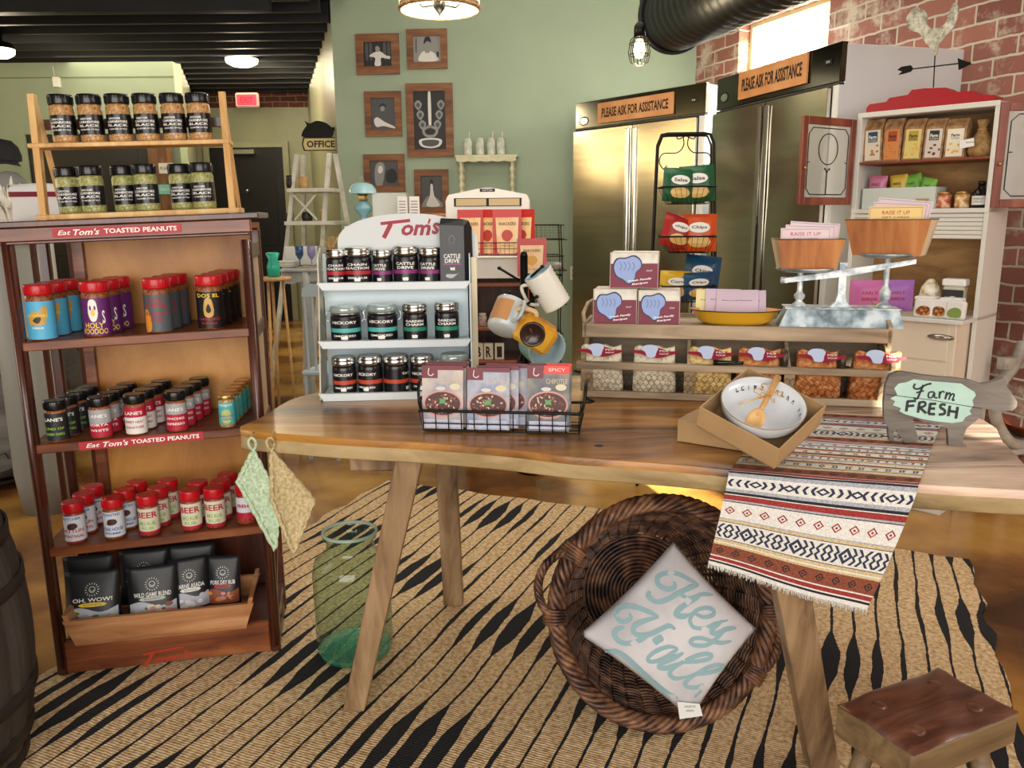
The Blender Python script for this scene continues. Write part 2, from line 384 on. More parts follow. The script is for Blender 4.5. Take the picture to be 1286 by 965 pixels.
# black doors
def door(n,x0,x1,Y,zt,knob=None,frame=OLIVE):
    mb=MB(); mb.box(x0,Y-.05,0,x1,Y-.01,zt,DOORB,b=.004)
    mb.box(x0+.12,Y-.056,.2,x1-.12,Y-.05,.9,DOORB,b=.002); mb.box(x0+.12,Y-.056,1.05,x1-.12,Y-.05,zt-.15,DOORB,b=.002)
    o=struct(mb,f'door_{n}')
    mb=MB(); mb.box(x0-.08,Y-.07,0,x0,Y-.01,zt+.08,frame); mb.box(x1,Y-.07,0,x1+.08,Y-.01,zt+.08,frame); mb.box(x0,Y-.07,zt,x1,Y-.01,zt+.08,frame); mb.build('door_frame',o)
    if knob: mb=MB(); mb.lathe([(0,.0),(.022,.01),(.03,.03),(.022,.055),(0,.06)],STEEL,12,Matrix.Translation((knob[0],Y-.05,knob[1]))@Matrix.Rotation(PI/2,4,'X')); mb.build('door_handle',o)
    return o
a=PY(296,186,far_y); b=PY(356,186,far_y); k=PY(313,240,far_y)
door(1,PY(264,186,far_y).x,b.x,far_y,a.z,(k.x,k.z))
mb=MB(); c=PY(302,190,far_y-.1); mb.box(c.x-.15,far_y-.16,c.z-.04,c.x+.2,far_y-.06,c.z+.02,STEEL); o=mb.build('door_closer'); tag(o,'metal door closer arm on top of the far black door','closer')
a=PY(36,170,lw_y); b=PY(188,178,lw_y); door(2,a.x,b.x,lw_y,a.z,None,GREEN)
# wooden post with two hanging notices beside the black door
a=PY(189,180,lw_y-.1); b=PY(220,262,lw_y-.1); POSTW=wood('rough_post',['#4a2f1a','#7a5230','#8f6a42'],(20,20,3),.6)
o=MB().box(a.x,lw_y-.2,0,b.x,lw_y-.04,PY(200,168,lw_y-.1).z,POSTW,b=.005).build('wooden_post'); tag(o,'rough brown timber post against the left green wall','post')
for (y0,y1,m,l,cc) in ((205,218,WHT,'small white notice pinned on the rough timber post','notice'),(232,244,mat('teal_sign','#7ed0c6',.5),'small teal notice pinned on the rough timber post','notice')):
    a=PY(199,y0,lw_y-.21); b=PY(218,y1,lw_y-.21); mb=MB(); mb.box(a.x,lw_y-.215,b.z,b.x,lw_y-.2,a.z,m,b=.001)
    mb.text('PLEASE' if y0<220 else 'THANK YOU',INK if y0<220 else WINK,(b.x-a.x)*.8,.03,front(lw_y-.2165,(a.z+b.z)/2,(a.x+b.x)/2)); o=mb.build('paper_notice'); tag(o,l,cc)
# exit sign hanging in front of the far brick band
c=PY(311,126,far_y-.6); mb=MB(); mb.box(c.x-.15,far_y-.64,c.z-.09,c.x+.15,far_y-.58,c.z+.09,mat('exit_frame','#e8b0a8',.4),b=.02); mb.box(c.x-.125,far_y-.645,c.z-.065,c.x+.125,far_y-.63,c.z+.065,mat('exit_red','#f2283a',.4,emit=1.6),b=.005)
mb.text('EXIT',mat('exit_letters','#7d0f16',.5),.16,.07,front(far_y-.647,c.z,c.x),bold=.02); o=mb.build('exit_sign'); tag(o,'red lit exit sign hanging below the dark ceiling by the brick band','exit sign')
mb=MB(); mb.tube([(c.x,far_y-.61,c.z+.075),(c.x,far_y-.61,ZL-.0)],.006,BLK,6); mb.build('hanging_rod',o)
# ceiling lamps of the low room
LAMPW=mat('lamp_glow','#fff3c8',.4,emit=7)
def dome(px,py,Y,r,label):
    c=PY(px,py,Y); t=thing('ceiling_light',label,'ceiling light',fr((c.x,Y,c.z)))
    MB().lathe([(0,0),(r*.6,.0),(r*.95,.03),(r,.07),(r*.8,.075)],LAMPW,24,cap=False).build('diffuser',t)
    mb=MB(); mb.lathe([(r*1.02,.07),(r*.9,.12),(.05,.14),(.05,ZL-c.z)],BLK,16,cap=False); mb.build('lamp_body',t)
    l=bpy.data.lights.new('lamp_light','POINT'); l.energy=22; l.color=(1,.85,.6); l.shadow_soft_size=.1; o=bpy.data.objects.new('lamp_light',l); COL.objects.link(o); o.location=(c.x,Y,c.z-.08)
dome(304,83,9.2,.17,'round glowing flush light on the black ceiling above the exit sign')
dome(-2,72,7.8,.14,'glowing lamp at the left edge of the picture under the black ceiling')
# electrical box and cable on left wall
c=PY(70,103,lw_y-.05); mb=MB(); mb.box(c.x-.03,lw_y-.06,c.z-.05,c.x+.03,lw_y-.0,c.z+.05,WHT); mb.tube([(c.x-.02,lw_y-.02,c.z+.05),(c.x-.03,lw_y-.02,ZL-.2)],.004,WHT,5); o=mb.build('junction_box'); tag(o,'small white electrical box with a cable on the upper left wall','electrical box')
# spiral duct
DUCT=mat('duct_metal','#2c2e31',.42,.8)
A=PY(846,20,5.6); B=PY(1290,-215,2.6); d=(B-A); n=90; R=.215
mb=MB(); prof=[]
for i in range(n+1): 
    prof.append((R+(.006 if i%3==0 else 0),d.length*i/n))
q=d.to_track_quat('Z','Y').to_matrix().to_4x4()
mb.lathe([(R*.9,-.02),(R+.02,-.01),(R+.02,.03)]+prof,DUCT,36,Matrix.Translation(A)@q,cap=True); o=mb.build('spiral_duct'); tag(o,'dark round spiral air duct running under the high ceiling','duct')
mb=MB(); p=A+d*.12
mb.tube([(p.x-.2,p.y,p.z+.6),(p.x-.21,p.y,p.z+.1)],.008,BLK,6); mb.tube([p+Vector((0,0,R)),p+Vector((0,0,1.0))],.01,STEEL,6); mb.build('duct_hanger',o)
# caged bulb
c=PY(803,62,4.9); t=thing('cage_pendant','small caged bulb pendant glowing below the end of the duct','pendant lamp',fr((c.x,4.9,c.z)))
MB().lathe([(0,-.05),(.02,-.045),(.033,-.01),(.028,.03),(.012,.055)],mat('filament_bulb','#ffd890',.2,emit=9),16).build('bulb',t)
mb=MB()
for k in range(8):
    a=k*PI/4; mb.tube([(.02*math.cos(a),.02*math.sin(a),-.085),(.05*math.cos(a),.05*math.sin(a),-.07),(.062*math.cos(a),.062*math.sin(a),-.02),(.05*math.cos(a),.05*math.sin(a),.05),(.03*math.cos(a),.03*math.sin(a),.07)],.0028,BLK,5)
for r,z in ((.06,-.03),(.057,.03),(.022,-.085)): mb.tube([(r*math.cos(2*PI*k/16),r*math.sin(2*PI*k/16),z) for k in range(16)],.0028,BLK,5,closed=True)
mb.build('wire_cage',t)
mb=MB(); mb.lathe([(.033,.065),(.033,.12),(.02,.14),(.004,.15),(.004,4.35-c.z)],BLK,12); mb.build('socket',t)
l=bpy.data.lights.new('bulb_light','POINT'); l.energy=8; l.color=(1,.8,.5); l.shadow_soft_size=.03; o=bpy.data.objects.new('bulb_light',l); COL.objects.link(o); o.location=(c.x,4.9,c.z-.1)
# pierced drum pendant
c=PY(552,14,4.6); t=thing('drum_pendant','woven tan drum pendant lamp with pierced band and black finial','pendant lamp',fr((c.x,4.6,c.z)))
RAT=noisy('rattan','#8d6a45 #b8926a #d3b48a'.split(),60,.6,bump=.4); INNER=mat('shade_inner','#fff2d0',.7,emit=1.4); HOLE=mat('shade_hole_glow','#ffe9bd',.6,emit=3)
mb=MB(); mb.lathe([(.205,0),(.21,.0),(.21,.24),(.205,.24)],RAT,48,cap=False)
for k in range(48):
    a=2*PI*k/48
    for z,s_ in ((.045,.010),(.085,.014),(.125,.014),(.165,.010)):
        mb.add([(math.sin(a+e)*.2118,-math.cos(a+e)*.2118,z+f_) for e,f_ in ((-s_/.42,-s_),(s_/.42,-s_),(s_/.42,s_),(-s_/.42,s_))],[(0,1,2,3)],HOLE)
for z in (.012,.225): mb.tube([(.212*math.cos(2*PI*k/48),.212*math.sin(2*PI*k/48),z) for k in range(48)],.008,RAT,6,closed=True)
mb.build('lamp_shade',t)
MB().lathe([(.203,.005),(.203,.235)],INNER,48,cap=False).build('shade_lining',t)
mb=MB(); mb.lathe([(0,-.03),(.006,-.028),(.008,-.012),(.02,0),(.034,.02),(.034,.045),(.012,.06),(.008,.3),(.008,4.35-c.z)],BLK,16)
for a in (2.9,.4,4.9): mb.tube([(.03*math.cos(a),.03*math.sin(a),.03),(.09*math.cos(a),.09*math.sin(a),.025),(.12*math.cos(a),.12*math.sin(a),.05)],.005,BLK,6)
mb.build('finial_stem',t)
for a in (2.9,.4,4.9): MB().lathe([(0,.045),(.018,.05),(.026,.08),(.018,.12),(.01,.13)],LAMPW,12,c=(.12*math.cos(a),.12*math.sin(a))).build('bulb',t)
l=bpy.data.lights.new('drum_light','POINT'); l.energy=16; l.color=(1,.88,.68); l.shadow_soft_size=.05; o=bpy.data.objects.new('drum_light',l); COL.objects.link(o); o.location=(c.x,4.6,c.z-.1)
# outlet on the back wall
x,z=on(bw,721,343); mb=MB(); mb.box(x-.035,-.012,z-.06,x+.035,0,z+.06,WHT); mb.box(x-.015,-.014,z-.035,x+.015,-.01,z-.005,BLKP,b=0); mb.box(x-.015,-.014,z+.01,x+.015,-.01,z+.035,BLKP,b=0); o=mb.build('wall_outlet'); o.matrix_world=bw; tag(o,'white electrical outlet on the green wall left of the fridges','outlet')
# ---- picture frames on the green wall
FRW=wood('frame_wood',['#4e2a14','#7c4c28','#9a6a3e'],(3,25,25),.5,.4); GR=['#17171a','#4a4a4c','#8c8a88','#d7d3cf']
GM=[mat(f'print_grey_{n}',c_,.5) for n,c_ in zip(('black','dark','mid','light'),GR)]
def pframe(p0,p1,fw,label,draw,bg):
    x0,z1=on(bw,*p0,-.02); x1,z0=on(bw,*p1,-.02); w=x1-x0; h=z1-z0
    t=thing('framed_photograph',label,'picture',bw@Matrix.Translation((x0,0,z0)),'old photographs in wooden frames')
    mb=MB()
    for q in ([(0,0),(w,0),(w-fw,fw),(fw,fw)],[(w,0),(w,h),(w-fw,h-fw),(w-fw,fw)],[(w,h),(0,h),(fw,h-fw),(w-fw,h-fw)],[(0,h),(0,0),(fw,fw),(fw,h-fw)]): mb.prism(q,-.03,-.001,FRW)
    mb.build('frame',t)
    pw,ph=w-2*fw,h-2*fw; mb=MB(); mb.box(fw-.01,-.012,fw-.01,w-fw+.01,-.004,h-fw+.01,GM[bg],b=0)
    def S(pts,g,k=1):
        mb.flat([(fw+a*pw,fw+b*ph) for a,b in smooth(pts,5,True)],GM[g],front(-.0125-.0004*k))
    draw(S); mb.build('photograph',t,label='black and white print')
def d_sit(S): 
    for a in (.1,.25,.75,.9): S([(a-.04,.35),(a+.05,.3),(a+.05,.95),(a-.04,.95)],1,.5)
    S([(.25,.5),(.45,.62),(.6,.62),(.8,.45),(.95,.4),(.9,.3),(.62,.35),(.6,.05),(.38,.05),(.4,.35),(.2,.42)],3); S([(.45,.62),(.42,.8),(.5,.88),(.58,.8),(.56,.62)],2,2); S([(.42,.8),(.48,.93),(.58,.88),(.58,.78),(.5,.85)],0,3)
def d_head(S): S([(.2,.05),(.28,.35),(.45,.45),(.62,.42),(.8,.3),(.88,.05)],3,.5) ; S([(.42,.4),(.4,.65),(.5,.78),(.62,.66),(.6,.4),(.5,.35)],2,2); S([(.38,.7),(.44,.95),(.6,.96),(.66,.75),(.6,.78),(.5,.8)],0,3); S([(.08,.4),(.12,.4),(.13,.9),(.09,.9)],1,1); S([(.85,.2),(.92,.2),(.92,.38),(.85,.38)],0,2)
def d_guit(S): S([(.2,.1),(.1,.3),(.25,.4),(.55,.25),(.95,.1),(.93,.04),(.5,.12)],3,2); S([(.3,.4),(.35,.6),(.5,.68),(.62,.55),(.6,.3),(.4,.3)],1,1); S([(.4,.6),(.4,.72),(.5,.78),(.56,.7),(.54,.6)],2,3); S([(.3,.72),(.5,.84),(.66,.72),(.5,.75)],0,4)
def d_face(S): S([(.2,.0),(.15,.4),(.2,.8),(.35,.95),(.5,.85),(.5,.5),(.4,0)],2,1); S([(.28,.55),(.3,.75),(.4,.8),(.45,.65),(.38,.5)],3,2); S([(.55,.2),(.6,.6),(.85,.65),(.95,.3),(.8,.1)],0,2)
def d_dress(S): S([(.0,.05),(.3,.35),(.7,.3),(1,.1),(1,.0),(0,0)],2,.5); S([(.25,.04),(.4,.35),(.44,.55),(.56,.55),(.62,.35),(.85,.04)],3,2); S([(.45,.55),(.44,.7),(.5,.75),(.56,.7),(.55,.55)],3,3); S([(.43,.6),(.42,.82),(.5,.9),(.58,.82),(.57,.62),(.54,.75),(.46,.75)],0,4)
def d_poster(S):
    for r in range(3):
        for a in (.14+.06*r,.86-.06*r): S([(a-.12,.72-.17*r+.06),(a,.72-.17*r+.13),(a+.12,.72-.17*r+.06),(a,.72-.17*r-.04)],2,1); S([(a-.06,.72-.17*r+.05),(a,.72-.17*r+.09),(a+.06,.72-.17*r+.05),(a,.72-.17*r)],1,2)
    S([(.46,.4),(.46,.97),(.54,.97),(.54,.4)],3,2); S([(.25,.34),(.5,.42),(.75,.34),(.65,.22),(.35,.22)],2,2); S([(.33,.33),(.5,.37),(.67,.33),(.6,.26),(.4,.26)],0,3)
    S([(.2,.06),(.5,.02),(.8,.06),(.85,.17),(.5,.2),(.15,.17)],3,2); S([(.27,.08),(.5,.05),(.73,.08),(.76,.15),(.5,.17),(.24,.15)],1,3)
pframe((446,43),(502,93),.066,'wooden frame with print of a seated figure in white, upper left of the wall',d_sit,0)
pframe((510,37),(562,86),.055,'wooden frame with portrait of a dark haired figure, nearest the drum lamp',d_head,2)
pframe((457,115),(505,171),.055,'wooden frame with print of a figure holding a white guitar',d_guit,1)
pframe((509,105),(570,197),.065,'tallest wooden frame holding a dark ornate poster',d_poster,0)
pframe((456,194),(509,241),.055,'dark wooden frame with close print of a fair haired face behind the blue lamp',d_face,1)
pframe((520,213),(564,268),.055,'wooden frame with print of a figure in a long white gown',d_dress,1)
# ---- office sign with pig, corrugated panel, small framed strips on the side wall
c=PY(403,181,7.6); t=thing('office_sign','cream hanging OFFICE sign with a black pig shape on an iron bracket','sign',fr((c.x,7.6,c.z),0))
s_=7.6/F_PX
mb=MB(); O=[(-20,-7),(20,-7),(22,0),(20,7),(-20,7),(-22,0)]; mb.prism([(x*s_*1.05,y*s_*1.1) for x,y in O],0,.02,BLK); mb.prism([(x*s_*.97,y*s_*.95) for x,y in O],-.003,.0,mat('sign_cream','#d9c68b',.6))
mb.text('OFFICE',INK,34*s_,8*s_,front(-.0045),bold=.03); mb.build('sign_board',t)
P=[(-20,8),(-22,13),(-19,18),(-16,22),(-18,27),(-12,24),(-4,27),(6,25),(13,20),(16,14),(14,9),(11,8)]
MB().prism(smooth([(x*s_,y*s_) for x,y in P],3,True),.0,.02,BLK).build('pig_cutout',t)
mb=MB(); mb.tube([(13*s_,.01,18*s_),(31*s_,.01,18*s_)],.012,BLK,6); mb.tube([(30*s_,.01,27*s_),(30*s_,.01,4*s_)],.012,BLK,6); mb.tube(smooth([(14*s_,.01,16*s_,),(20*s_,.01,16*s_),(26*s_,.01,12*s_),(29*s_,.01,6*s_)],4),.008,BLK,6)
mb.build('iron_bracket',t)
COR=mat('corrugated_metal','#5f7474',.45,.6)
x0,z0=on(sw,400,400,-.13); x1,z1=on(sw,427,210,-.13)
mb=MB(); xa,xb=sorted((on(sw,426,300,-.14)[0],on(sw,408,300,-.14)[0])); n=26
vs=[];fs=[]
for k in range(n+1):
    x=xa+(xb-xa)*k/n; y=-.14-.015*(k%2)
    vs+= [(x,y,.02),(x,y,1.62)]
for k in range(n): fs.append((2*k,2*k+2,2*k+3,2*k+1))
mb.add(vs,fs,COR); mb.box(xa,-.136,.02,xb,-.121,1.62,COR,b=0); o=mb.build('corrugated_panel'); o.matrix_world=sw; tag(o,'grey green corrugated metal sheet on the side wall below the office sign','metal sheet')
mb=MB(); mb.box(.35,-.15,1.05,.6,-.121,1.75,POSTW); o=mb.build('wall_plank'); o.matrix_world=sw; tag(o,'dark weathered plank hung near the corner of the side wall','plank')
mb=MB(); mb.box(.1,-.14,1.5,.16,-.121,1.75,WHT); o=mb.build('light_switch'); o.matrix_world=sw; tag(o,'white switch plate at the corner of the green wall','switch')
mb=MB(); mb.box(1.9,-.145,1.95,2.35,-.121,2.35,FRW); mb.box(1.96,-.15,2.0,2.29,-.14,2.3,mat('gold_panel','#d6b270',.4)); o=mb.build('gold_picture'); o.matrix_world=sw; tag(o,'small framed gold panel high on the side wall above the pig sign','picture')
# ================================================================= RUGS
def rug_mat(name,jute,sp,vlen,amp,lo):
    m=mat(name,'#c0a070',.95); N=m.node_tree.nodes; L=m.node_tree.links
    mp=_coord(m,(1,1,1)); sep=N.new('ShaderNodeSeparateXYZ'); L.new(mp.outputs[0],sep.inputs[0])
    def M(op,a,b=None,c=None):
        n=N.new('ShaderNodeMath'); n.operation=op
        for i,v in enumerate((a,b,c)):
            if v is None: continue
            if isinstance(v,(int,float)): n.inputs[i].default_value=v
            else: L.new(v,n.inputs[i])
        return n.outputs[0]
    nz=N.new('ShaderNodeTexNoise'); nz.inputs['Scale'].default_value=38; nz.inputs['Detail'].default_value=3; L.new(mp.outputs[0],nz.inputs['Vector'])
    nw=N.new('ShaderNodeTexNoise'); nw.inputs['Scale'].default_value=2.0; L.new(mp.outputs[0],nw.inputs['Vector'])
    u=M('DIVIDE',M('ADD',sep.outputs[0],M('MULTIPLY',M('SUBTRACT',nw.outputs[0],.5),.05)),sp); idx=M('FLOOR',u); f=M('ABSOLUTE',M('SUBTRACT',M('FRACT',u),.5))
    g=M('FRACT',M('DIVIDE',M('ADD',idx,.5),7)); A=M('MAXIMUM',M('SUBTRACT',1,M('MULTIPLY',M('ABSOLUTE',M('SUBTRACT',g,.5)),2.0)),.0)
    ph=M('MULTIPLY',M('FLOOR',M('DIVIDE',M('ADD',idx,.5),7)),.37)
    v=M('ABSOLUTE',M('SUBTRACT',M('MULTIPLY',M('FRACT',M('ADD',M('DIVIDE',sep.outputs[1],vlen),ph)),2),1))
    t=M('MULTIPLY',M('MAXIMUM',M('SUBTRACT',v,.42),0),2.6); t=M('MINIMUM',t,1)
    w=M('ADD',M('MULTIPLY',M('MULTIPLY',t,A),amp),lo)
    edge=M('SUBTRACT',M('MULTIPLY_ADD',M('SUBTRACT',nz.outputs[0],.5),.10,w),f)
    st=M('GREATER_THAN',edge,0)
    n2=N.new('ShaderNodeTexNoise'); n2.inputs['Scale'].default_value=70; n2.inputs['Detail'].default_value=4; L.new(mp.outputs[0],n2.inputs['Vector'])
    r=_ramp(m,n2.outputs[0],[(.3,jute[0]),(.5,jute[1]),(.7,jute[2])])
    x=N.new('ShaderNodeMix'); x.data_type='RGBA'; L.new(st,x.inputs[0]); L.new(r.outputs[0],x.inputs[6]); x.inputs[7].default_value=(*lin('#15151a'),1)
    L.new(x.outputs[2],N['Principled BSDF'].inputs['Base Color'])
    wv=N.new('ShaderNodeTexWave'); wv.inputs['Scale'].default_value=34; wv.bands_direction='Y'; wv.inputs['Distortion'].default_value=2.5; wv.inputs['Detail'].default_value=2; L.new(mp.outputs[0],wv.inputs['Vector'])
    sm=M('ADD',wv.outputs[1],M('MULTIPLY',n2.outputs[0],1.5)); _bump(m,sm,.5,.004)
    return m
RUGM=rug_mat('jute_rug',('#a5845a','#d2b184','#e4cfa8'),.074,.72,.37,.058)
def rug(name,label,P0,yaw,w,l,m,th=.011):
    """P0 = far left corner; local x runs along the far edge, local y towards the camera"""
    M=fr((P0.x,P0.y,0),yaw); vs=[];fs=[];nx=24;ny=40
    for k in (0,1):
        for i in range(nx+1):
            for j in range(ny+1):
                x=w*i/nx; y=-l*j/ny; e=0
                if i in (0,nx): e=.012*math.sin(j*1.7)+.006*math.sin(j*4.1)
                ey=0
                if j in (0,ny): ey=.010*math.sin(i*2.1)
                vs.append((x+e,y+ey,.001+(th+.0015*math.sin(i*.9+j*.5) if k else 0)))
    S=(nx+1)*(ny+1)
    for k in (0,1):
        for i in range(nx):
            for j in range(ny): a=k*S+i*(ny+1)+j; fs.append((a,a+1,a+ny+2,a+ny+1))
    for i in range(nx):
        for j in (0,ny): a=i*(ny+1)+j; b=a+ny+1; fs.append((a,b,b+S,a+S))
    for j in range(ny):
        for i in (0,nx): a=i*(ny+1)+j; b=a+1; fs.append((a,b,b+S,a+S))
    o=MB().add(vs,fs,m).build(name); o.matrix_world=M; return tag(o,label,'rug')
A=PZ(487,606,0); C=PZ(1217,706,0); yaw=math.degrees(math.atan2(C.y-A.y,C.x-A.x))
rug('striped_rug','large natural jute rug with black spindle stripes under the plank table',A,yaw,(C-A).length,3.35,RUGM)
mb=MB()
Mr=fr((A.x,A.y,0),yaw)
JUTE=noisy('jute_fringe',['#8a6a3e','#cfae7c'],40,.9)
B1=PZ(36,728,0)
RUG2=rug_mat('jute_rug_far',('#6e5836','#a68c62','#c2aa82'),.062,.9,.25,.2)
Mr2=fr((B1.x,B1.y,0),0)
rug('striped_rug','second jute rug with close black stripes behind the grey barrel at far left',PZ(-150,512,0),-62,2.4,2.5,RUG2)
# ================================================================= BARRELS (left)
BARW=wood('barrel_wood',['#1d1715','#37302c','#4e4640'],(14,14,1.5),.75,.5); HOOP=noisy('hoop_iron',['#241f1c','#3a332f'],12,.6,.5)
def barrel(label,x,y,r,h,head=BARW):
    t=thing('oak_barrel',label,'barrel',fr((x,y,.0135)))
    N_=22; mb=MB(); vs=[];fs=[]; L_=14
    for j in range(L_+1):
        z=h*j/L_; rr=r*(1-.16*(2*j/L_-1)**2)
        for k in range(N_*4):
            a=2*PI*k/(N_*4); g=.006 if k%4==0 else 0
            vs.append(((rr-g)*math.cos(a),(rr-g)*math.sin(a),z))
    n=N_*4
    for j in range(L_):
        for k in range(n): k2=(k+1)%n; fs.append((j*n+k,j*n+k2,(j+1)*n+k2,(j+1)*n+k))
    mb.add(vs,fs,BARW,smooth=False); mb.build('staves',t)
    MB().lathe([(0,h-.03),(r*.83,h-.03)],head,40,cap=False).build('barrel_head',t)
    for f in (.03,.13,.3,.7,.87,.97):
        rr=r*(1-.16*(2*f-1)**2)+.003; MB().lathe([(rr-.004,f*h-.018),(rr+.002,f*h-.018),(rr+.002,f*h+.018),(rr-.004,f*h+.018)],HOOP,44,cap=False).build('hoop',t)
    return t
barrel('dark weathered barrel cut off by the left edge of the picture',-1.635,1.88,.36,.73)
# big stamped barrel lying on its side behind the peanut rack
GB=wood('grey_barrel_head',['#4a4744','#6d6963','#8a857d'],(2,12,2),.8,.4)
t=thing('stamped_barrel','grey barrel lying on its side with stamped head behind the peanut rack','barrel',fr((-2.85,4.2,.43),12,90))
mb=MB(); mb.lathe([(.33,0),(.36,.0),(.41,.2),(.43,.45),(.41,.7),(.36,.9),(.33,.9)],BARW,40,Matrix.Scale(-1,4,(0,0,1)),cap=False); mb.build('staves',t)
mb=MB(); mb.lathe([(0,-.03),(.335,-.03)],GB,40,cap=False); mb.build('barrel_head',t)
mb=MB()
for i,ch in enumerate('OAK BARREL  DISTILLERY  '): 
    a=PI*.9-2*PI*i/24*.9
    if ch.strip(): mb.text(ch,INK,.035,.04,Matrix.Translation((.26*math.cos(a),.26*math.sin(a),-.018))@Matrix.Rotation(a-PI/2,4,'Z'))
mb.build('stamped_letters',t)
for z in (.05,.22,.68,.85): MB().lathe([(.40-.0,-z-.02),(.405+.02*math.sin(z*3),-z-.02),(.405+.02*math.sin(z*3),-z+.02),(.40,-z+.02)],HOOP,40,cap=False).build('hoop',t)
# ================================================================= PEANUT RACK
RK=fr((-1.465,2.36,.0125),11.8); RWd=.69; RD=.33
t=rack=thing('peanut_display_rack','tall dark wood open shop rack lettered with toasted peanuts and red name','display rack',RK)
PLY=wood('oak_ply',['#9a5e22','#bf8338','#d49d52'],(5,25,2.2),.42,.15); OAKR=wood('red_oak',['#4e2413','#7e4424','#a8683c'],(3,26,26),.38,.3,coat=.2)
zt=on(RK,150,290)[1]
TILT=.032
def sh(x): return TILT*x
def zs(px,py,y=0): return on(RK,px,py,y)[1]-sh(on(RK,px,py,y)[0])
SZ=[zs(20,431),zs(45,560),zs(62,690)]           # top of each shelf front edge, at local x = 0
H0=zs(5,305)
for x in (0,RWd-.03): 
    mb=MB(); mb.box(x,0,0,x+.032,.03,H0+.0,DARKW,b=.006); mb.tube([(x+.016,-.004,.03),(x+.016,-.004,H0)],.011,DARKW,8); mb.build('front_post',rack)
    mb=MB(); mb.box(x,RD-.03,0,x+.032,RD,H0+.03,DARKW,b=.006); mb.build('rear_post',rack)
def slant(mb,x0,y0,z0,x1,y1,z1,m,b=.003): mb.box(x0,y0,z0,x1,y1,z1,m,lambda p:(p[0],p[1],p[2]+TILT*p[0]),b)
for k,z in enumerate(SZ):
    mb=MB(); slant(mb,.004,.0,z-.028,RWd-.004,RD-.012,z,OAKR)
    if k==1: 
        MBx=lambda p:(p[0],-.0025,p[1]+TILT*p[0])
        xa,za=on(RK,100,566); xb,zb=on(RK,256,549); zc=z-.014
        mb.flat([(xa,zc-.013),(xb,zc-.013),(xb,zc+.013),(xa,zc+.013)],mat('label_red','#b3202e',.5),MBx)
        MBy=lambda p:(p[0],-.0032,p[1]+TILT*p[0])
        w_=xb-xa; mb.text('Eat',WINK,w_*.11,.013,MBy,cx=xa+w_*.11,cy=zc,bold=.01,shear=.3); mb.text("Tom's",WINK,w_*.2,.017,MBy,cx=xa+w_*.29,cy=zc,bold=.02,shear=.3); mb.text('TOASTED PEANUTS',WINK,w_*.55,.0135,MBy,cx=xa+w_*.69,cy=zc,bold=.025)
    mb.build('shelf',rack)
# back boards behind the three bays
mb=MB(); xl=on(RK,62,330,RD-.03)[0]+.0
mb.box(.13,RD-.012,SZ[2]-.0,RWd,RD-.004,H0+.05,PLY,b=0); mb.build('back_panel',rack)
MB().box(.10,RD-.03,.05,.135,RD-.0,H0+.04,OAKR).build('back_stile',rack)
MB().box(.035,RD-.02,.04,RWd,RD-.006,SZ[2]-.0,DARKW,b=0).build('lower_back_panel',rack)
# top: cornice and lettered header
mb=MB(); slant(mb,-.012,-.016,H0+.04,RWd+.03,RD+.02,H0+.058,DARKW); slant(mb,-.002,-.004,H0,RWd+.004,.03,H0+.04,OAKR); slant(mb,0,-.012,H0-.008,RWd,.02,H0+.002,DARKW)
xa,_=on(RK,66,290); xb,_=on(RK,228,286); zc=H0+.021; MBx=lambda p:(p[0],-.006,p[1]+TILT*p[0]); MBy=lambda p:(p[0],-.0068,p[1]+TILT*p[0]); w_=xb-xa
mb.flat([(xa,zc-.013),(xb,zc-.013),(xb,zc+.013),(xa,zc+.013)],mat('label_red','#b3202e',.5),MBx)
mb.text('Eat',WINK,w_*.1,.013,MBy,cx=xa+w_*.09,cy=zc,bold=.01,shear=.3); mb.text("Tom's",WINK,w_*.2,.018,MBy,cx=xa+w_*.26,cy=zc,bold=.02,shear=.3); mb.text('TOASTED PEANUTS',WINK,w_*.57,.014,MBy,cx=xa+w_*.68,cy=zc,bold=.025)
mb.build('cornice',rack)
# bottom rail with faint red name
z0=0.008; z1=zs(78,800)-.0
mb=MB(); mb.box(.03,.0,z0,RWd-.03,.022,.115,OAKR,b=.003); FADE=mat('faded_red','#b0301c',.6)
xa,za=on(RK,172,830); xb,zb=on(RK,250,818); cx=(xa+xb)/2; cz=(za+zb)/2
X=front(-.0008)
mb.text("om's",FADE,.125,.03,X,cx=cx+.018,cy=cz-.004,bold=.01,shear=.35,rot=.06); mb.stroke([(cx-.075,cz+.014),(cx-.02,cz+.021),(cx+.05,cz+.026)],.007,FADE,X); mb.stroke([(cx-.045,cz+.016),(cx-.06,cz-.008),(cx-.075,cz-.028)],.009,FADE,X)
mb.build('bottom_rail',rack)
MB().box(.03,.022,.10,RWd-.03,RD-.03,.115,DARKW).build('bottom_board',rack)
# side panels: left open frame, right boarded with a diagonal
mb=MB(); 
for z in (.06,SZ[2],SZ[1],SZ[0],H0-.04): mb.box(RWd-.018,.03,z-.02,RWd-.002,RD-.03,z+.02,DARKW)
mb.box(RWd-.022,.05,SZ[2]+.02,RWd-.008,RD-.05,H0-.06,wood('bleached_oak',['#9a8268','#c0a888','#d8c4a4'],(20,20,2),.6),b=0)
mb.box(RWd-.02,.03,.0,RWd-.002,RD-.03,.12,DARKW)
mb.build('side_panel',rack)
mb=MB(); mb.prism([(.04,.13),(.07,.13),(RD-.03,SZ[2]-.04),(RD-.06,SZ[2]-.04)],RWd-.015,RWd-.004,DARKW,axis='x'); mb.build('diagonal_brace',rack)
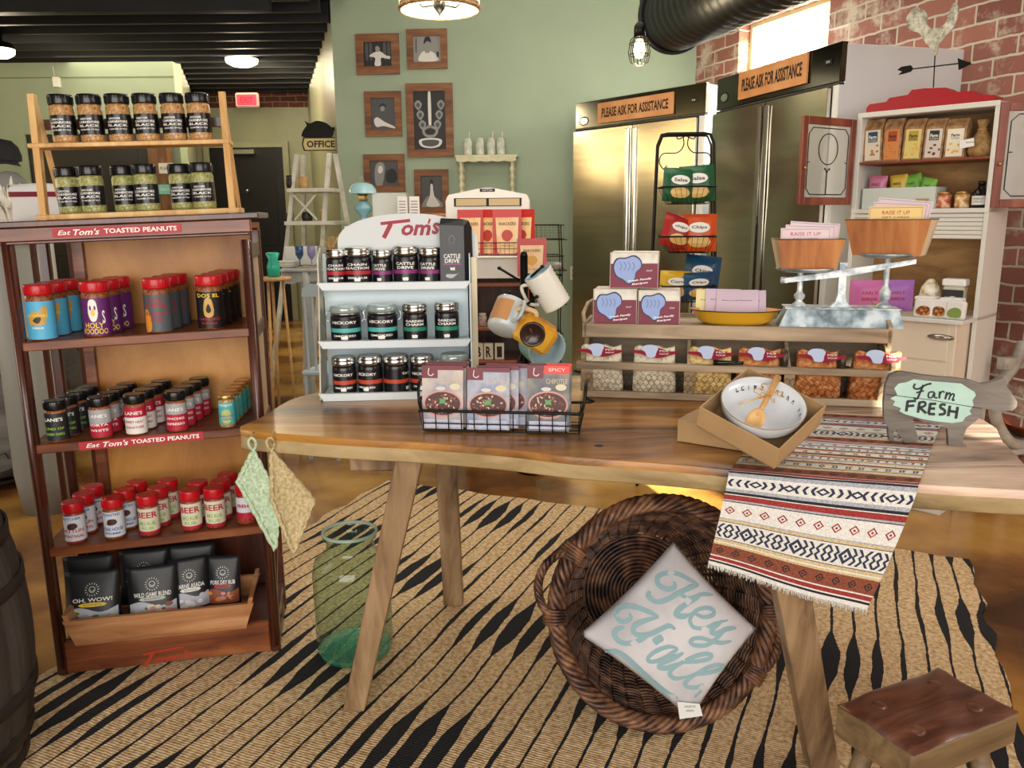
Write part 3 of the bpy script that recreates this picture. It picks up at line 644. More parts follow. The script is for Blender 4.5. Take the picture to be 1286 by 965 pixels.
# ---------------------------------------------------------------- shakers
def plastic(n,c): return noisy('spice_'+n,c,160,.35,bump=.3,lo=.3,hi=.7)
def shaker(M,label,group,r,h,caph,capm,fillm,labm,texts,lz=(.12,.9),base=None,deco=None,name='spice_shaker',glassy=False):
    """round shaker: body, ribbed cap, wrapped printed label"""
    t=thing(name,label,'spice jar',M,group); hb=h-caph
    mb=MB(); mb.lathe([(r*.88,0),(r*.97,.003),(r,.008),(r,hb-.012),(r*.93,hb-.004),(r*.84,hb)],fillm,28); mb.build('jar_body',t)
    mb=MB(); rc=r*1.0; mb.lathe([(rc*.97,hb-.001),(rc,hb+.002),(rc,h-.004),(rc*.95,h)],capm,28)
    for k in range(28): a=2*PI*k/28; mb.box(-.0009,-rc-.0009,hb+.003,.0009,-rc+.001,h-.006,capm,Matrix.Rotation(a,4,'Z'),b=0)
    mb.build('lid',t)
    z0,z1=hb*lz[0],hb*lz[1]; mb=MB(); mb.sleeve(r+.0006,z0,z1,labm,-2.5,2.5,26)
    if base: mb.sleeve(r+.0009,z0,z0+(z1-z0)*base[0],base[1],-2.5,2.5,26)
    X=cyl(r+.0014)
    if deco: deco(mb,r,z0,z1)
    for (s,m,cy,w,hh,*q) in texts: mb.text(s,m,w*r*2,hh*(z1-z0),X,cy=z0+cy*(z1-z0),bold=.02,cx=(q[0] if q else 0)*r)
    mb.build('printed_label',t); return t
def blob(mb,pts,m,r,z0,hh,e=.0011,sx=1):
    mb.flat(smooth([(x*r*sx,z0+y*hh) for x,y in pts],3,True),m,cyl(r+e))
YEL=mat('ink_yellow','#f0cf3a',.5); GLD=mat('ink_gold','#c9a04c',.4); TEAL=mat('ink_teal','#2fa7a6',.5); PURI=mat('ink_purple','#7b2b7e',.5); BLUI=mat('ink_blue','#2f5fa8',.5); GRNI=mat('ink_green','#8fc044',.5)
bull=[(-.75,.55),(-.5,.6),(-.3,.75),(.1,.72),(.45,.85),(.75,.9),(.8,.7),(.55,.6),(.6,.4),(.3,.38),(-.1,.35),(-.4,.4),(-.55,.35)]
def dB(mb,r,z0,z1): blob(mb,bull,GLD,r,z0,z1-z0); blob(mb,[(-.3,.5),(.1,.62),(.3,.55),(.05,.42)],mat('ink_brown','#3a2412',.5),r,z0,z1-z0,.0013)
def dP(mb,r,z0,z1):
    blob(mb,[(-.45,.62),(-.35,.9),(0,.98),(.35,.9),(.45,.62),(.25,.42),(0,.38),(-.25,.42)],WINK,r,z0,z1-z0,.0011,.8); blob(mb,[(-.2,.6),(0,.72),(.2,.6),(0,.52)],YEL,r,z0,z1-z0,.0013,.8)
    for a in (-.16,.16): blob(mb,[(a-.08,.74),(a,.82),(a+.08,.74),(a,.68)],PURI,r,z0,z1-z0,.0013)
def dG(mb,r,z0,z1): blob(mb,[(-1.0,.02),(-1.0,.5),(-.7,.62),(-.45,.45),(-.35,.2),(-.5,.02)],mat('ink_orange','#e0912e',.5),r,z0,z1-z0)
def dK(mb,r,z0,z1): blob(mb,[(-.4,.4),(-.3,.75),(0,.85),(.3,.75),(.4,.4),(0,.3)],GLD,r,z0,z1-z0); blob(mb,[(-.2,.5),(0,.68),(.2,.5),(0,.42)],INK,r,z0,z1-z0,.0013)
SPICE=plastic('rust',['#5a2a16','#8a4a26','#b07040']); SPG=plastic('green',['#6f7440','#9a9b5c','#c4bf84']); SPT=plastic('tan',['#8a5c30','#b98a54','#dcb884'])
G1='red lidded rub shakers on the top rack shelf'
protos={}
def row(key,px,py,F,ylist,zfun,maker,labels,dx=0):
    """first copy made by maker, further ones are copies one behind the other"""
    x,_=on(F,px,py,ylist[0]); first=None
    for i,(y,lb) in enumerate(zip(ylist,labels)):
        xx=x+dx*i; M=F@Matrix.Translation((xx,y,zfun(xx)))@Matrix.Rotation(random.uniform(-.12,.12) if i else 0,4,'Z')
        if key not in protos: protos[key]=maker(M,lb)
        else: copy_tree(protos[key],M,lb)
yl=[.048,.13,.212,.29]
def seq(front,rest): return [front]+rest
F1=lambda x:SZ[0]+sh(x)+.0005
row('blue',55,422,RK,yl[:3],F1,lambda M,lb:shaker(M,lb,G1,.039,.165,.030,REDP,SPICE,mat('label_skyblue','#56b4dc',.45),[('BUTCHER BBQ',YEL,.62,.75,.09),('PREMIUM',WINK,.3,.4,.05)],(.03,.86),deco=dB),['sky blue rub shaker with gold bull, front of the leftmost row','middle sky blue bull rub shaker, second in its row on the top rack shelf','rearmost sky blue bull rub shaker on the top rack shelf'],.012)
row('purple',124,416,RK,yl[:3],F1,lambda M,lb:shaker(M,lb,G1,.039,.165,.030,REDP,SPICE,mat('label_purple','#64226c',.45),[('HOLY',YEL,.28,.7,.15),('VOODOO',YEL,.12,1.0,.15),('S',WINK,.5,.12,.35,.75)],(.03,.86),deco=dP),['purple rub shaker with white skull and yellow letters, front of its row','middle purple skull rub shaker on the top rack shelf','rearmost purple skull rub shaker in shadow'],.012)
row('grey',201,412,RK,yl[:3],F1,lambda M,lb:shaker(M,lb,G1,.039,.165,.030,REDP,SPICE,mat('label_slate','#50585c',.45),[('THE',RINK,.86,.5,.08),('GOSPEL',RINK,.72,.9,.13),('ALL PURPOSE',RINK,.5,.9,.1),('RUB',RINK,.34,.4,.12)],(.03,.86),deco=dG),['slate grey rub shaker with red letters and orange flame, front of its row','middle slate grey rub shaker on the top rack shelf','rearmost slate grey rub shaker on the top rack shelf'],.012)
row('black',266,408,RK,yl[:4],F1,lambda M,lb:shaker(M,lb,G1,.039,.165,.030,REDP,SPICE,mat('label_black','#141214',.4),[('DOS EL',YEL,.9,.9,.1),('CARNE SECO',RINK,.26,.9,.07),('BBQ',RINK,.14,.6,.06)],(.03,.86),deco=dK),['black rub shaker with gold skull emblem, front of the rightmost row','second black gold emblem rub shaker on the top rack shelf','third black gold emblem rub shaker on the top rack shelf','last black gold emblem rub shaker beside the right rack post'],.008)
G2='black lidded small shakers on the second rack shelf'
F2_=lambda x:SZ[1]+sh(x)+.0005
yl=[.04,.105,.17,.235]
def lanes(lm,tm,bm_,words,base=None): return lambda M,lb:shaker(M,lb,G2,.031,.128,.027,BLKP,SPICE,lm,[("LANE'S",tm,.78,.9,.13)]+[(w,bm_,.45-.2*i,.95,.09) for i,w in enumerate(words)],(.06,.9),base=base)
GRL=mat('label_grey','#a9aaac',.45); CHAR=mat('label_charcoal','#26282a',.4); WHL=mat('label_white','#e9e6e2',.45); CRIM=mat('label_crimson','#b81e3c',.45)
row('l1',74,553,RK,yl,F2_,lanes(CHAR,WINK,GRNI,('KIND OF','GREEN CHILE')),['charcoal shaker with green letters, front left of the second shelf','charcoal shaker second behind the green lettered one','third charcoal shaker on the left of the second shelf','rearmost charcoal shaker on the left of the second shelf'],.014)
row('l2',129,551,RK,yl,F2_,lanes(GRL,WINK,WINK,('SORTA','WHITE'),(.5,CRIM)),['shaker with grey label over a red band, left of the white and red one','second grey and red label shaker in its row','third grey and red label shaker in its row','rearmost grey and red label shaker on the second shelf'],.012)
row('l3',173,547,RK,yl,F2_,lanes(CRIM,WINK,RINK,('SWEET HEAT','SIGNATURE'),(.62,WHL)),['shaker with red label above white, middle of the second shelf','second red over white label shaker','third red over white label shaker','rearmost red over white label shaker'],.014)
row('l4',224,543,RK,yl,F2_,lanes(GRL,WINK,WINK,('ANCHO','ESPRESSO'),(.6,CRIM)),['shaker with grey over crimson label, nearest the gold lidded jars','second grey over crimson label shaker right of the middle','third grey over crimson label shaker right of the middle','rearmost grey over crimson label shaker right of the middle'],.014)
GLID=mat('gold_lid','#c8a566',.3,.9)
def dT(mb,r,z0,z1): blob(mb,[(-.6,.15),(-.6,.55),(0,.68),(.6,.55),(.6,.15),(0,.06)],mat('ink_sage','#b9c77a',.5),r,z0,z1-z0)
row('gold',287,541,RK,[.035,.09,.145,.2,.255],F2_,lambda M,lb:shaker(M,lb,'gold lidded jars on the second rack shelf',.025,.105,.014,GLID,SPT,mat('label_aqua','#4fb3b4',.45),[('TEXJOY',WINK,.86,.9,.13),('GRANULATED',BLUI,.38,.9,.1),('ONION',BLUI,.24,.6,.1)],(.12,.9),deco=dT),['gold lidded jar with aqua label at the front right of the second shelf','second gold lidded jar behind the aqua front one','third gold lidded jar','fourth gold lidded jar','rearmost gold lidded jar'],.006)
G3='red lidded seasoning shakers on the third rack shelf'
F3=lambda x:SZ[2]+sh(x)+.0005
def dC(mb,r,z0,z1): blob(mb,[(-.5,.55),(-.3,.7),(.3,.72),(.55,.6),(.3,.5),(-.3,.48)],mat('ink_umber','#4a2a22',.5),r,z0,z1-z0)
RUBR=plastic('red',['#6a2018','#93382a','#b86048'])
mk1=lambda M,lb:shaker(M,lb,G3,.031,.133,.030,REDP,RUBR,mat('label_ice','#d9dfe8',.45),[('BUTCHER',BLUI,.9,.9,.1),('RATTLIN',RINK,.42,1.1,.13),('MONTREAL',RINK,.2,1.1,.11)],(.1,.9),deco=dC)
mk2=lambda M,lb:shaker(M,lb,G3,.031,.133,.030,REDP,SPICE,mat('label_ice','#d9dfe8',.45),[('ROASTED',BLUI,.9,.9,.1),('STEAK HOUSE',BLUI,.32,1.1,.13),('PRIME',BLUI,.15,.8,.08)],(.1,.9),deco=dC)
mk3=lambda M,lb:shaker(M,lb,G3,.031,.133,.030,REDP,RUBR,mat('label_bone','#dcd8c2',.45),[('BEER',RINK,.75,1.1,.24),('MO RUB',GRNI,.42,.8,.16),('RUB',GRNI,.22,.6,.13)],(.1,.9),base=(.1,CRIM))
row('r1',97,682,RK,[.045,.12,.195],F3,mk1,['red lidded shaker with red lettered pale label, leftmost on the third shelf','second red lidded shaker of the leftmost row','rearmost red lidded shaker of the leftmost row'],.01)
row('r2',146,677,RK,[.045,.12,.195],F3,mk2,['red lidded shaker with blue lettered white label, second from the left','middle blue lettered white label shaker','rearmost blue lettered white label shaker'],.02)
row('r3',190,677,RK,[.04,.11,.18],F3,mk3,['red lidded shaker lettered beer rub, left of the paler pair','second beer rub shaker behind the left one','rearmost beer rub shaker behind the left one'],.018)
row('r3',243,672,RK,[.045,.125],F3,mk3,['beer rub shaker turned slightly, left of the pair by the potholders','shaker standing behind the left one of the pair'],.012)
row('r3',273,671,RK,[.045,.115,.185],F3,mk3,['beer rub shaker at the right of the pair near the potholders','second shaker behind the right one of the pair','rearmost shaker behind the right one of the pair'],.012)
row('r4',312,668,RK,[.05],F3,lambda M,lb:shaker(M,lb,G3,.031,.133,.030,REDP,RUBR,mat('label_ice','#d9dfe8',.45),[('BBQ',RINK,.6,.9,.2)],(.2,.9),base=(.3,CRIM)),['red and white labelled shaker half hidden by the green potholder'])
# ---------------------------------------------------------------- bottom tray and pouches
BT=RK@Matrix.Translation((0,0,.115))
TRAYW=wood('tray_wood',['#8a5430','#b98356','#d8ab80'],(2.5,22,22),.4,.15)
t=tray=thing('wooden_tray','long reddish wooden trough tray on the bottom of the peanut rack','tray',RK@Matrix.Translation((.045,-.03,.1162)))
w,d,h=.575,.235,.085
mb=MB(); mb.prism([(.03,0),(w-.03,0),(w,h),(0,h)],0,.014,TRAYW); mb.build('front_board',t)
mb=MB(); mb.prism([(.03,0),(w-.03,0),(w,h),(0,h)],d-.014,d,TRAYW); mb.build('back_board',t)
mb=MB(); mb.box(.03,.0,0,w-.03,d,.012,TRAYW); mb.build('tray_base',t)
for s_ in (0,1):
    a=[(.03,0),(.042,0),(.014,h+.02),(0,h+.02)] if not s_ else [(w-.03,0),(w-.042,0),(w-.014,h+.02),(w,h+.02)]
    mb=MB(); mb.prism(a,.002,d-.002,TRAYW); mb.build('end_board',t)
PBLK=mat('pouch_black','#17191c',.45); SUNW=mat('print_white','#e6e4dd',.5)
def pouch(M,label,group,w,h,name,tagm,win,tagt='SEASONING',body=PBLK,dep=.05,big=None):
    t=thing('spice_pouch',label,'pouch',M,group)
    mb=MB(); nx,nz=8,10; vs=[];fs=[]
    for sgn in (-1,1):
        for i in range(nx+1):
            for j in range(nz+1):
                u=i/nx;v=j/nz; bul=(1-(2*u-1)**4)*(math.sin(PI*min(1,(1-v)*.62+.0)) if v>.0 else .0)
                bul=(1-(2*u-1)**4)*min(1,(1-v)*1.25)*(.55 if v==0 else 1)
                vs.append((w*(u-.5)*(1-.03*math.sin(v*PI)),sgn*(dep/2*bul+.0012),h*v))
    S_=(nx+1)*(nz+1)
    for k in (0,1):
        for i in range(nx):
            for j in range(nz): a=k*S_+i*(nz+1)+j; fs.append((a,a+1,a+nz+2,a+nz+1))
    per=[i*(nz+1) for i in range(nx+1)]+[nx*(nz+1)+j for j in range(1,nz+1)]+[i*(nz+1)+nz for i in range(nx-1,-1,-1)]+[j for j in range(nz-1,0,-1)]
    for a,b in zip(per,per[1:]+per[:1]): fs.append((a,b,b+S_,a+S_))
    mb.add(vs,fs,body,smooth=True); mb.build('pouch_body',t)
    def X(p):
        u=p[0]/w+.5; v=p[1]/h; bul=(1-(2*u-1)**4)*min(1,(1-v)*1.25)
        return (p[0],-(dep/2*bul+.0028+(p[2] if len(p)>2 else 0)),p[1])
    mb=MB()
    if name:
        cx,cy=0,h*.66
        for k in range(16):
            a=2*PI*k/16; r0,r1=.016,.022
            mb.stroke([(cx+r0*math.cos(a),cy+r0*math.sin(a)),(cx+r1*math.cos(a),cy+r1*math.sin(a))],.0016,SUNW,X)
        mb.stroke(smooth([(cx-.005,cy),(cx-.003,cy-.005),(cx+.003,cy-.005),(cx+.005,cy)],3),.0014,SUNW,X)
        mb.stroke([(cx+.009*math.cos(q*PI/8),cy+.009*math.sin(q*PI/8)) for q in range(17)],.0016,SUNW,X)
        mb.text(name,SUNW,w*.72,h*.085,X,cy=h*.47,bold=.02)
        ww=w*.42; mb.flat(smooth([(-ww/2,h*.36),(-ww/2,h*.42),(ww/2,h*.42),(ww/2,h*.36)],2,True),tagm,X)
        mb.text(tagt,INK,ww*.8,h*.03,lambda p:X((p[0],p[1],.0004)),cy=h*.39)
    mb.build('print',t)
    mb=MB()
    if win:
        n=10; vs=[];fs=[]
        for i in range(n+1):
            for j in range(5): x=w*.9*(i/n-.5); vs.append((x,h*.05+(h*.25+h*.05*math.sin(i*.7))*j/4))
        for i in range(n):
            for j in range(4): a=i*5+j; fs.append((a,a+5,a+6,a+1))
        mb.add([(p[0],p[1],-.0006) for p in vs],fs,win[0],X)
        rnd=random.Random(len(name or 'x')*7)
        for q in range(14):
            x=rnd.uniform(-.4,.4)*w; z=rnd.uniform(.08,.27)*h; s1=rnd.uniform(.006,.012)
            mb.flat(smooth([(x+s1*math.cos(e)*rnd.uniform(.7,1.3),z+s1*.7*math.sin(e)) for e in (0,1.2,2.4,3.6,4.9)],2,True),win[1+q%(len(win)-1)],lambda p:X((p[0],p[1],.0002+q*.00002)))
        mb.build('food_picture',t)
    return t
CRM=mat('food_cream','#d9cfae',.6); GRN=mat('food_green','#5d7a38',.6); MEAT=mat('food_brown','#8b4a30',.6); PNK=mat('food_pink','#d08a8a',.6); GREYB=mat('food_grey','#b7bac4',.6); ORG=mat('food_orange','#d88a3a',.6)
GP='black seasoning pouches in the rack tray'
def rp(px,py,y,ang,*a,**k):
    x,_=on(RK,px,py,y); return pouch(RK@Matrix.Translation((x,y,.150+k.pop('dz',0)))@Matrix.Rotation(math.radians(ang),4,'Z')@Matrix.Rotation(math.radians(-9),4,'X'),*a,**k)
rp(121,790,.045,0,'black pouch lettered oh wow with yellow tag, leftmost in the tray',GP,.165,.175,'OH, WOW!',YEL,(GREYB,CRM,GRN,ORG))
rp(196,786,.05,3,'black pouch lettered wild game blend with grey tag',GP,.158,.172,'WILD GAME BLEND',mat('tag_grey','#b9bfb4',.5),(GREYB,PNK,MEAT,CRM))
rp(243,780,.09,12,'black pouch lettered carne asada behind the wild game one',GP,.125,.172,'CARNE ASADA',SUNW,(GREYB,GREYB,WHL))
rp(284,776,.10,-6,'black pouch lettered pork dry rub with red tag, rightmost in the tray',GP,.112,.165,'PORK DRY RUB',RINK,(MEAT,ORG,MEAT,PNK))
for i,(px,py) in enumerate(((116,770),(186,770),(245,770))): rp(px,py,.155+.01*i,0,['plain back of a black pouch, rear left in the tray','dark pouch with sun emblem at the rear middle of the tray','dark pouch at the rear right of the tray'][i],GP,.16,.185,'SMOKE' if i==1 else None,PBLK,None)
# ---------------------------------------------------------------- small pine ladder shelf on top
TZ=H0+.058
TR=RK@Matrix.Translation((0,.0,TZ))
def tz(x): return sh(x)
xa,za=on(RK,52,268,.06); xb,zb=on(RK,298,262,.06); xt,zt=on(RK,50,112,.12); zup=on(RK,50,182,.09)[1]
t=pine=thing('pine_ladder_shelf','two tier pale pine ladder shelf standing on top of the peanut rack','shelf',RK@Matrix.Translation((xa,.04,TZ+sh(xa)+.0005))@Matrix.Rotation(-math.atan(TILT),4,'Y'))
W_=xb-xa; hh=zt-TZ-.02; zu=zup-TZ-.014
for x in (.0,W_-.022):
    mb=MB(); mb.prism([(.0,0),(.03,0),(.085,hh),(.055,hh)],x,x+.018,PINE,axis='x'); mb.build('front_rail',t)
    mb=MB(); mb.prism([(.22,0),(.19,0),(.075,hh*.93),(.10,hh*.93)],x+.004,x+.014,PINE,axis='x'); mb.build('rear_rail',t)
mb=MB(); mb.box(-.01,.0,.0,W_+.008,.15,.016,PINE,b=.002); mb.build('shelf_board',t)
mb=MB(); mb.box(-.012,.03,zu,W_-.002,.13,zu+.013,PINE,b=.002); mb.build('shelf_board',t)
mb=MB(); mb.box(.0,.135,zu+.06,W_-.01,.147,zu+.09,DARKW); mb.build('cross_rail',t)
def twotone(lm): 
    def d(mb,r,z0,z1): pass
    return d
PM=pine.matrix_world.copy()
def bot(fill,grp): return lambda M,lb:shaker(M,lb,grp,.034,.138,.028,BLKP,fill,mat('label_jet','#0d0d0f',.3),[('HARDCORE',WINK,.78,.5,.1,-.2),('CARNIVORE',WINK,.62,.9,.12),('BLACK',WINK,.44,.9,.12),('KOSHER STYLE',WINK,.25,.8,.07)],(.2,.72))
for i,px in enumerate((82,117,152,186,220,252)):
    x=onz(PM,px,177-i*1.3,zu+.013)[0]; x=on(PM,px,170-i,.08)[0]
    M=PM@Matrix.Translation((x,.08,zu+.0135)); lb=['black capped bottle of tan seasoning, leftmost on the upper pine tier','second black capped bottle from the left on the upper pine tier','third black capped bottle from the left on the upper pine tier','fourth black capped bottle on the upper pine tier','fifth black capped bottle on the upper pine tier','black capped bottle at the right end of the upper pine tier'][i]
    if i==0: pr_=bot(SPT,'black labelled seasoning bottles on the upper pine tier')(M,lb)
    else: copy_tree(pr_,M,lb)
for i,px in enumerate((90,119,160,187,231,258)):
    y=.10 if i%2==0 else .065
    x=on(PM,px,262,y)[0]; M=PM@Matrix.Translation((x,y,.0165)); lb=['green seasoning bottle, leftmost on the lower pine tier','second green seasoning bottle on the lower pine tier','green seasoning bottle, left of the middle pair on the lower tier','green seasoning bottle, right of the middle pair on the lower tier','green seasoning bottle, left of the right pair on the lower tier','green seasoning bottle at the right end of the lower pine tier'][i]
    if i==0: pr2=bot(SPG,'black labelled green seasoning bottles on the lower pine tier')(M,lb)
    else: copy_tree(pr2,M,lb)
# ================================================================= PLANK TABLE
ZT=.88
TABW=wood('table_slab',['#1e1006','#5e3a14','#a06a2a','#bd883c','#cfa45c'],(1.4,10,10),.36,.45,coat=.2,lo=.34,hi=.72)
LEGW=wood('leg_wood',['#4a3524','#86694a','#a68a66','#bda27c'],(16,16,1.6),.6,.45)
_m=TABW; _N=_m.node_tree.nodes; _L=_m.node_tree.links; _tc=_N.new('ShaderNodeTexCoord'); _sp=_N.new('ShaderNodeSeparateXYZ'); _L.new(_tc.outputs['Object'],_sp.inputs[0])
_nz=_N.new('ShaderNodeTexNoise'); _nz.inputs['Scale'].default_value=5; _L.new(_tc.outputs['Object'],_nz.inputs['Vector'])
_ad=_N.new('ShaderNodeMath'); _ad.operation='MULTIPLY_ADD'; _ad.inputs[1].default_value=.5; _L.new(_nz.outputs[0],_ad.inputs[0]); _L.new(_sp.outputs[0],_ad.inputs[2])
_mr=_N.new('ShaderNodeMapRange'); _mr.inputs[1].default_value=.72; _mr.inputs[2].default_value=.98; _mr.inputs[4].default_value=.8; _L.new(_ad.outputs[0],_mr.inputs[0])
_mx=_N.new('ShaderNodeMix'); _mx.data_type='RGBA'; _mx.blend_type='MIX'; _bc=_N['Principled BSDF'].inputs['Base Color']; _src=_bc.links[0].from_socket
_hs=_N.new('ShaderNodeHueSaturation'); _hs.inputs['Saturation'].default_value=.45; _hs.inputs['Value'].default_value=1.9; _L.new(_src,_hs.inputs['Color'])  # window glare painted into the slab colour, paler towards the right end
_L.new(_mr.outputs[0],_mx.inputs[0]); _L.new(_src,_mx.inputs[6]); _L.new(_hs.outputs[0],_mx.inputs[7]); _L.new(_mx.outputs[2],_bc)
EDGW=wood('table_edge',['#665238','#968058','#b59e74','#cab58a'],(1.6,9,9),.5,.4)
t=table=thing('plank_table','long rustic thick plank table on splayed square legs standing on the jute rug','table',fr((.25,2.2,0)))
TI=Vector((.25,2.2,0))
EDGE=[tuple(PZ(x,y,ZT)[:2]) for x,y in ((300,539),(367,546),(430,551),(511,555),(620,563),(720,574),(831,582),(921,590),(1000,597),(1150,608),(1286,616))]
ol=EDGE+[tuple(PZ(1312,615,ZT)[:2]),tuple(PZ(1306,602,ZT)[:2]),tuple(PZ(1286,580,ZT)[:2]),tuple(PZ(1262,555,ZT)[:2]),(1.318,2.19),(1.26,2.45),(1.17,2.70),(.9,2.80),(.5,2.86),(0,2.90),(-.35,2.86),(-.58,2.76),(-.66,2.62),(-.712,2.518),(-.735,2.3)]
ol=[(p[0]-TI.x,p[1]-TI.y) for p in ol]
op=smooth(ol,3,True); n=len(op)
mb=MB(); cx,cy=.0,.1
def ins(p,k): return (p[0]+(cx-p[0])*k,p[1]+(cy-p[1])*k)
rings=[(.006,ZT-.056),(.0,ZT-.052),(.002,ZT-.02),(.002,ZT-.003),(.005,ZT)]
vs=[];fs=[]
for q,(k,z) in enumerate(rings):
    for i,p in enumerate(op):
        w_=.0025*math.sin(i*1.9+q) if 0<q<4 else 0
        a=ins(p,k+w_); vs.append((a[0],a[1],z))
for q in range(len(rings)-1):
    for i in range(n): j=(i+1)%n; fs.append((q*n+i,q*n+j,(q+1)*n+j,(q+1)*n+i))
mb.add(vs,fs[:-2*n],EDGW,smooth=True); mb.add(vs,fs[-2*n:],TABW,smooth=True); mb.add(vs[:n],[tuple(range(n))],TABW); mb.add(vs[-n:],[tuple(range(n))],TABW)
for px,py in ((383,556),(752,560)):
    q=PZ(px,py,ZT) if py==560 else None
    if q: mb.lathe([(0,ZT+.0012),(.009,ZT+.001),(.012,ZT)],HOOP,12,c=(q.x-TI.x,q.y-TI.y),cap=False)
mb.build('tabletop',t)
def leg(p0,p1,s0,s1,name='leg'):
    a=Vector(p0)-TI; b=Vector(p1)-TI; d=(b-a); mb=MB()
    vs=[]
    for c,s_ in ((a,s0),(b,s1)):
        for u,v in ((-1,-1),(1,-1),(1,1),(-1,1)): vs.append((c.x+u*s_[0],c.y+v*s_[1],c.z))
    mb.add(vs,[(0,1,2,3),(4,5,6,7),(0,1,5,4),(1,2,6,5),(2,3,7,6),(3,0,4,7)],LEGW); o=mb.build(name,t)
    m=o.modifiers.new('b','BEVEL'); m.width=.005; m.segments=2; return o
leg((-.275,2.13,ZT-.057),(-.478,2.19,.0145),(.037,.035),(.032,.034))
leg((-.235,2.70,ZT-.064),(-.228,2.85,.0145),(.036,.036),(.036,.034))
leg((.60,1.78,ZT-.064),(.812,1.90,.0145),(.042,.034),(.038,.034))
leg((.80,2.55,ZT-.064),(.93,2.62,.0145),(.05,.05),(.05,.05))
a=PY(428,583,2.13); b=PY(512,607,2.13)
mb=MB(); mb.box(-.455-TI.x,2.16-TI.y,ZT-.125,-.28-TI.x,2.26-TI.y,ZT-.0565,LEGW,b=.006); mb.build('crossbar',t)
mb=MB(); mb.box(-.40-TI.x,2.27-TI.y,ZT-.11,-.18-TI.x,2.76-TI.y,ZT-.062,LEGW,b=.006); mb.build('crossbar',t)
mb=MB(); mb.box(.55-TI.x,1.83-TI.y,ZT-.11,.8-TI.x,2.6-TI.y,ZT-.062,LEGW,b=.006); mb.build('crossbar',t)
# ---------------------------------------------------------------- potholders hanging at the left end
def crochet(m1,name): return noisy(name,m1,120,.95,bump=1.0,dist=.004)
def potholder(label,yn,colm,quad,Y,flip=1):
    """quad = pixel corners of the crocheted pad, hung by a loop from its top corner"""
    P=[PY(x,y,Y+k) for (x,y),k in zip(quad,(.0,.03,.0,-.015))]
    M=Matrix.Translation(P[0]); t=thing('crochet_potholder',label,'potholder',M,'crochet potholders hanging from the table end')
    Q=[p-P[0] for p in P]; n=16; vs=[];fs=[]
    for k in (0,1):
        for i in range(n+1):
            for j in range(n+1):
                u,v=i/n,j/n; p=Q[0]*(1-u)*(1-v)+Q[1]*u*(1-v)+Q[2]*u*v+Q[3]*(1-u)*v
                r=.0022*(math.sin(u*PI*2*9)*math.sin(v*PI*2*5))
                p=p+Vector((0,(-1 if k else 1)*(.0045+r*1.0)+.012*math.sin(u*PI)*math.sin(v*PI)*flip,0)); vs.append(tuple(p))
    S_=(n+1)**2
    for k in (0,1):
        for i in range(n):
            for j in range(n): a=k*S_+i*(n+1)+j; fs.append((a,a+1,a+n+2,a+n+1))
    mb=MB(); mb.add(vs,fs,colm,smooth=True); mb.build('pad',t)
    mb=MB(); per=[]
    for (a,b) in ((0,1),(1,2),(2,3),(3,0)):
        for k in range(14): per.append(tuple(Q[a].lerp(Q[b],k/14)+Vector((0,-.002+(.012*flip*0),.0018*math.sin(k*PI)))))
    cor=[(p[0]+.0016*math.sin(i*2.2),p[1]+.002*math.cos(i*2.2),p[2]) for i,p in enumerate(per)]
    mb.tube(cor,.0062,colm,6,closed=True,rf=None); mb.build('edging',t)
    mb=MB(); lp=[(0,0,0),(-.009,-.004,.014),(-.008,-.005,.03),(0,-.006,.036),(.008,-.005,.03),(.009,-.003,.014),(0,.0,.0)]; mb.tube(smooth(lp,4),.0036,colm,6); mb.build('hanging_loop',t)
    return t
potholder('pale green crochet potholder hanging left of the beige one',0,crochet(['#9fb795','#c9dcc0'],'yarn_green'),[(318,566),(351,628),(346,691),(299,605)],2.085)
potholder('beige crochet potholder hanging right of the green one',0,crochet(['#a89668','#d2c096'],'yarn_beige'),[(341,566),(395,628),(369,695),(342,628)],2.11)
for px,lb in ((318,'small brass hook holding the green potholder loop'),(344,'small brass hook holding the beige potholder loop')):
    c=PY(px,550,2.10); mb=MB(); mb.tube(smooth([(0,.02,.012),(0,-.006,.012),(0,-.014,.0),(0,-.008,-.012),(0,-.001,-.008)],4),.0022,GLID,6); o=mb.build('brass_hook'); o.location=c+Vector((0,-.006,0)); tag(o,lb,'hook')
# ---------------------------------------------------------------- giant glass jar under the table
c=Vector((-.535,2.50,0.0125)); GRG=mat('green_glass','#a9d6c4',.03,trans=1); GRG.node_tree.nodes['Principled BSDF'].inputs['IOR'].default_value=1.12
t=thing('glass_jar','large pale green glass jar standing on the rug under the left end of the table','glass jar',fr(c))
pj=[(0,0),(.10,0),(.118,.008),(.125,.03),(.127,.30),(.118,.335),(.085,.365),(.078,.375),(.078,.41),(.088,.415),(.09,.43),(.085,.437)]
GJ=glass('jar_glass','#dcede4',.03)
mb=MB(); mb.lathe(pj,GJ,40,cap=False); mb.build('jar_body',t)
mb=MB(); mb.lathe([(0,.004),(.11,.004),(.121,.02),(.121,.028),(.1,.018),(0,.014)],mat('thick_glass','#6fcfae',.05,alpha=.3),40,cap=False); mb.build('jar_base',t,label='thicker greener glass base')
mb=MB(); mb.tube([(.086*math.cos(2*PI*k/32),.086*math.sin(2*PI*k/32),.43) for k in range(32)],.006,mat('rim_glass','#cfe6da',.05,alpha=.5),8,closed=True); mb.build('rim',t)
